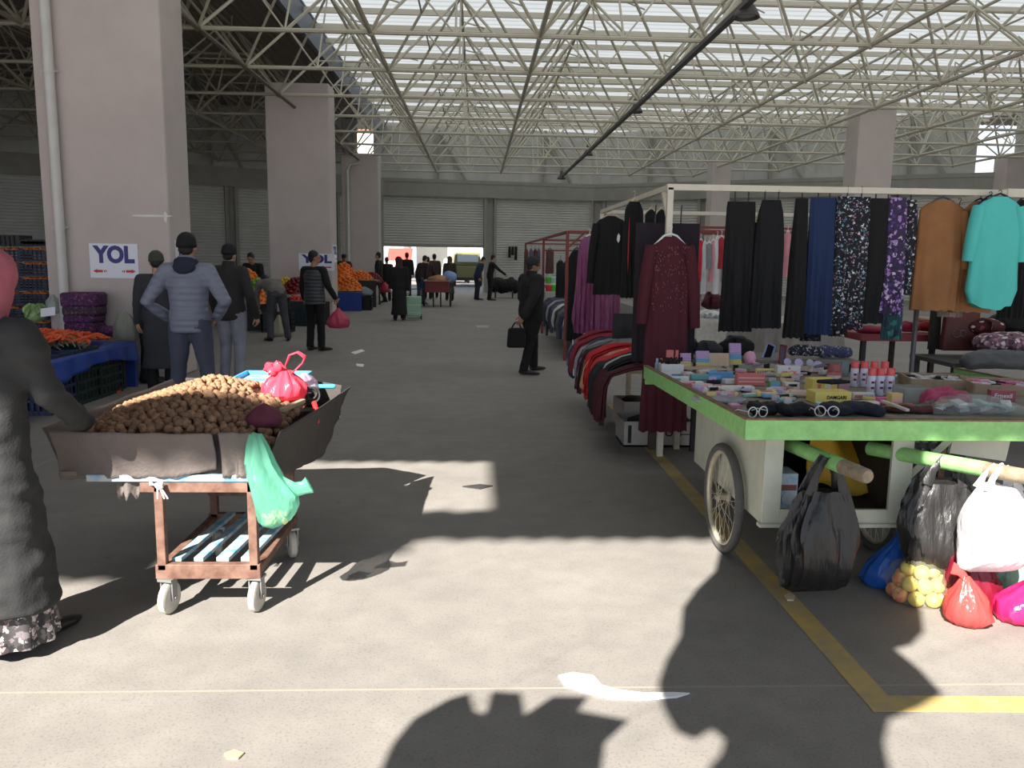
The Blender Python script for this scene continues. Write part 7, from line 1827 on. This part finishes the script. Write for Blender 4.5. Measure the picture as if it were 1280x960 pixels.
# ------------------------------------------------------------------ outside beyond the gate
wallw = mat('white render', (226, 222, 212), .8, var=.06)
for i, (x, y, w, d, h, lb) in enumerate(((-8.2, 62, 5.6, 7, 10.5, 'white building left beyond the open gate'), (-.4, 68, 9, 8, 12, 'white building straight beyond the open gate'), (9, 64, 8, 7, 11, 'white building right beyond the open gate'))):
    o = thing('building', lb, 'building', (x, y, 0)); q = MB(); q.box((0, d / 2, h / 2), (w, d, h)); q.build('wall', wallw, o)
    q = MB(); q.box((0, d / 2, h + .1), (w + .4, d + .4, .2)); q.build('roof', mat('terracotta roof', (170, 100, 76), .8), o)
    for k in range(3): q = MB(); q.box(((k - 1) * w * .3, -.03, h * .62), (.9, .08, 1.2)); q.build('window', mat('pale window glass', (150, 160, 170), .2), o)
p = PY(501, 320, 56); o = thing('awning', 'red shop awning beyond the open gate', 'awning', (p.x, 56, p.z - .4)); q = MB(); q.grid(lambda u, v: Vector((-.8 + 1.6 * u, -1.2 * v, .9 - .75 * v - .06 * abs(math.sin(u * 18)) * (v > .95))), 40, 6); q.build('canopy', mat('red awning cloth', (214, 76, 66), .7), o, solid=.03)
for s in (-1, 1): q = MB(); q.tube([(s * .75, -1.1, .15), (s * .75, -1.1, -p.z + .4)], .03, 6); q.build('post', steel, o)
def van(lb, u, v, Y, w, h, L, m, gl):
    p = PY(u, v, Y); o = thing('van', lb, 'vehicle', (p.x, Y, 0), R(4)); z0 = .28
    q = MB(); q.box((0, L / 2, z0 + .42 * h / 1.6), (w, L, .75 * h / 1.6)); q.box((0, L * .5, z0 + h * .72), (w * .94, L * .8, h * .42), None, .88); q.build('body', m, o, bevel=.06)
    q = MB(); q.box((0, L * .09, z0 + h * .74), (w * .7, .03, h * .24), rot3(R(-6), 0, 0)); q.build('rear_window', gl, o)
    for s in (-1, 1):
        for yy in (.6, L - .7): q = MB(); q.torus((s * w * .44, yy, .3), .22, .09, rot3(0, R(90), 0), 20, 8); q.build('wheel', rubber, o)
        q = MB(); q.box((s * w * .42, -.01, z0 + .5), (.12, .03, .2)); q.build('tail_lamp', crd, o)
    q = MB(); q.box((0, -.03, z0 + .16), (w, .08, .14)); q.build('bumper', chc, o)
van('olive green van parked just beyond the open gate', 585, 360, 47.0, 1.7, 1.75, 3.6, mat('olive van paint', (120, 116, 70), .35), mat('van rear glass', (206, 212, 214), .1))
van('white car parked beyond the open gate', 571, 360, 52.5, 1.7, 1.35, 4.0, mat('white car paint', (224, 226, 230), .3), mat('car rear glass', (90, 110, 140), .1))

# ------------------------------------------------------------------ lamps and cable tray under the roof
tray = mat('dark steel tray', (84, 82, 80), .6, .1)
A_ = PY(938, 0, 11.8); B_ = PY(700, 223, 37.0)
q = MB(); q.beam(A_ + (A_ - B_) * .25, B_, .10, .07); struct(bw(q, 'trim_8', tray), 'cable tray under the roof trusses')
for i, (u, v, Y, s) in enumerate(((934, 4, 12.2, 1.0), (795, 131, 22.5, 1.0), (735, 187, 30.5, 1.0), (702, 218, 36.0, 1.0))):
    p = PY(u, v, Y); o = thing('bell_lamp', 'dark bell-shaped lamp hanging from the cable tray, %s of four from the entrance' % ['nearest', 'second', 'third', 'farthest'][i], 'lamp', (p.x, Y, p.z - .2), 0, None)
    q = MB(); q.lathe([(.18, 0), (.17, .04), (.12, .13), (.07, .2), (.065, .32), (.04, .36)], seg=20, cap0=False); q.build('lamp_shade', tray, o, smooth=40, solid=.012)
    q = MB(); q.lathe([(.0, .03), (.12, .03), (.12, .05), (0, .05)], seg=18, cap0=False, cap1=False); q.build('lamp_glass', mat('lamp glass', (150, 150, 146), .2), o)
    q = MB(); q.tube([(0, 0, .35), (0, 0, .6)], .02, 6); q.build('hanging_rod', tray, o)

# ------------------------------------------------------------------ scraps on the floor
def scrap(lb, pts, m, name='paper_scrap', h=.006):
    w_ = [PZ(*p) for p in pts]; q = MB(); q.prism([(p.x, p.y) for p in w_], h, None, (0, 0, .001))
    for i, v in enumerate(q.v): q.v[i] = v + Vector((0, 0, .012 * max(0, noise.noise(v * 7)) if v.z > .004 else 0))
    return tag(bw(q, name, m), lb, name.replace('_', ' '))
scrap('torn white paper strip on the sunlit floor in front', [(698, 846), (716, 842), (742, 846), (752, 858), (775, 864), (805, 868), (840, 868), (862, 868), (846, 873), (800, 876), (760, 874), (730, 866), (706, 858)], mat('white paper', (238, 238, 236), .8))
scrap('small tan leaf scrap on the sunlit floor at the bottom', [(280, 944), (292, 939), (305, 943), (298, 950), (284, 950)], mat('tan leaf', (196, 170, 130), .8), 'leaf_scrap')
scrap('thin pale scrap on the floor behind the handcart', [(438, 441), (452, 437), (456, 439), (444, 443)], mat('white paper', (238, 238, 236)))
scrap('pale scrap on the shaded floor right of the red bag', [(445, 455), (455, 456), (454, 459), (446, 458)], mat('white paper', (238, 238, 236)))
scrap('pale paper scrap lying in the middle of the aisle', [(594, 407), (612, 407), (610, 410), (597, 410)], mat('grey paper', (170, 166, 160), .8))
scrap('black rag scrap at the end of the sunlit patch', [(578, 609), (600, 606), (616, 608), (600, 612)], rubber, 'rag_scrap')
scrap('small carrot piece on the floor under the carrot table', [(139, 489), (152, 487), (151, 491), (141, 492)], car, 'carrot_piece', .02)
scrap('pale round scrap beside the yellow line near the wheel', [(980, 746), (986, 742), (994, 746), (992, 752), (984, 752)], mat('tan scrap', (206, 190, 160), .8))

# ------------------------------------------------------------------ unseen sheets added behind the camera, cut to shade the floor in front
def tarp(lb, outline, z):
    pts = []
    for u, v in outline:
        p = PZ(u, v); k = z / -SUN.z; pts.append(p - SUN * k)
    cx = sum(p.x for p in pts) / len(pts); cy = sum(p.y for p in pts) / len(pts)
    q = MB(); q.prism([(p.x - cx, p.y - cy) for p in pts], .01)
    o = thing('tarpaulin', lb, 'tarpaulin', (cx, cy, z)); q.build('sheet', chc, o)  # added shadow caster, outline traced back from the floor
    q = MB()
    for s in (-1, 1): q.tube([(s * .3, -.1, 0), (s * .5, -1.2, 4.4 - z)], .0015, 6)
    q.build('cord', rubber, o)
tarp('added dark sheet cut to the outline of the right floor shadow', [(912, 640), (893, 715), (870, 737), (853, 760), (850, 795), (832, 825), (822, 855), (828, 885), (845, 915), (868, 925), (890, 912), (905, 925), (900, 945), (885, 960), (880, 1000), (1120, 1000), (1112, 960), (1105, 930), (1112, 900), (1150, 885), (1178, 868), (1150, 838), (1118, 812), (1140, 806), (1155, 790), (1152, 765), (1138, 740), (1136, 640)], 3.0)
tarp('added dark sheet cut to the outline of the left floor shadow', [(462, 990), (490, 930), (515, 900), (560, 875), (585, 868), (592, 890), (606, 895), (614, 866), (650, 868), (655, 895), (690, 872), (735, 872), (722, 890), (785, 902), (755, 930), (748, 990)], 2.6)
bpy.context.view_layer.update()
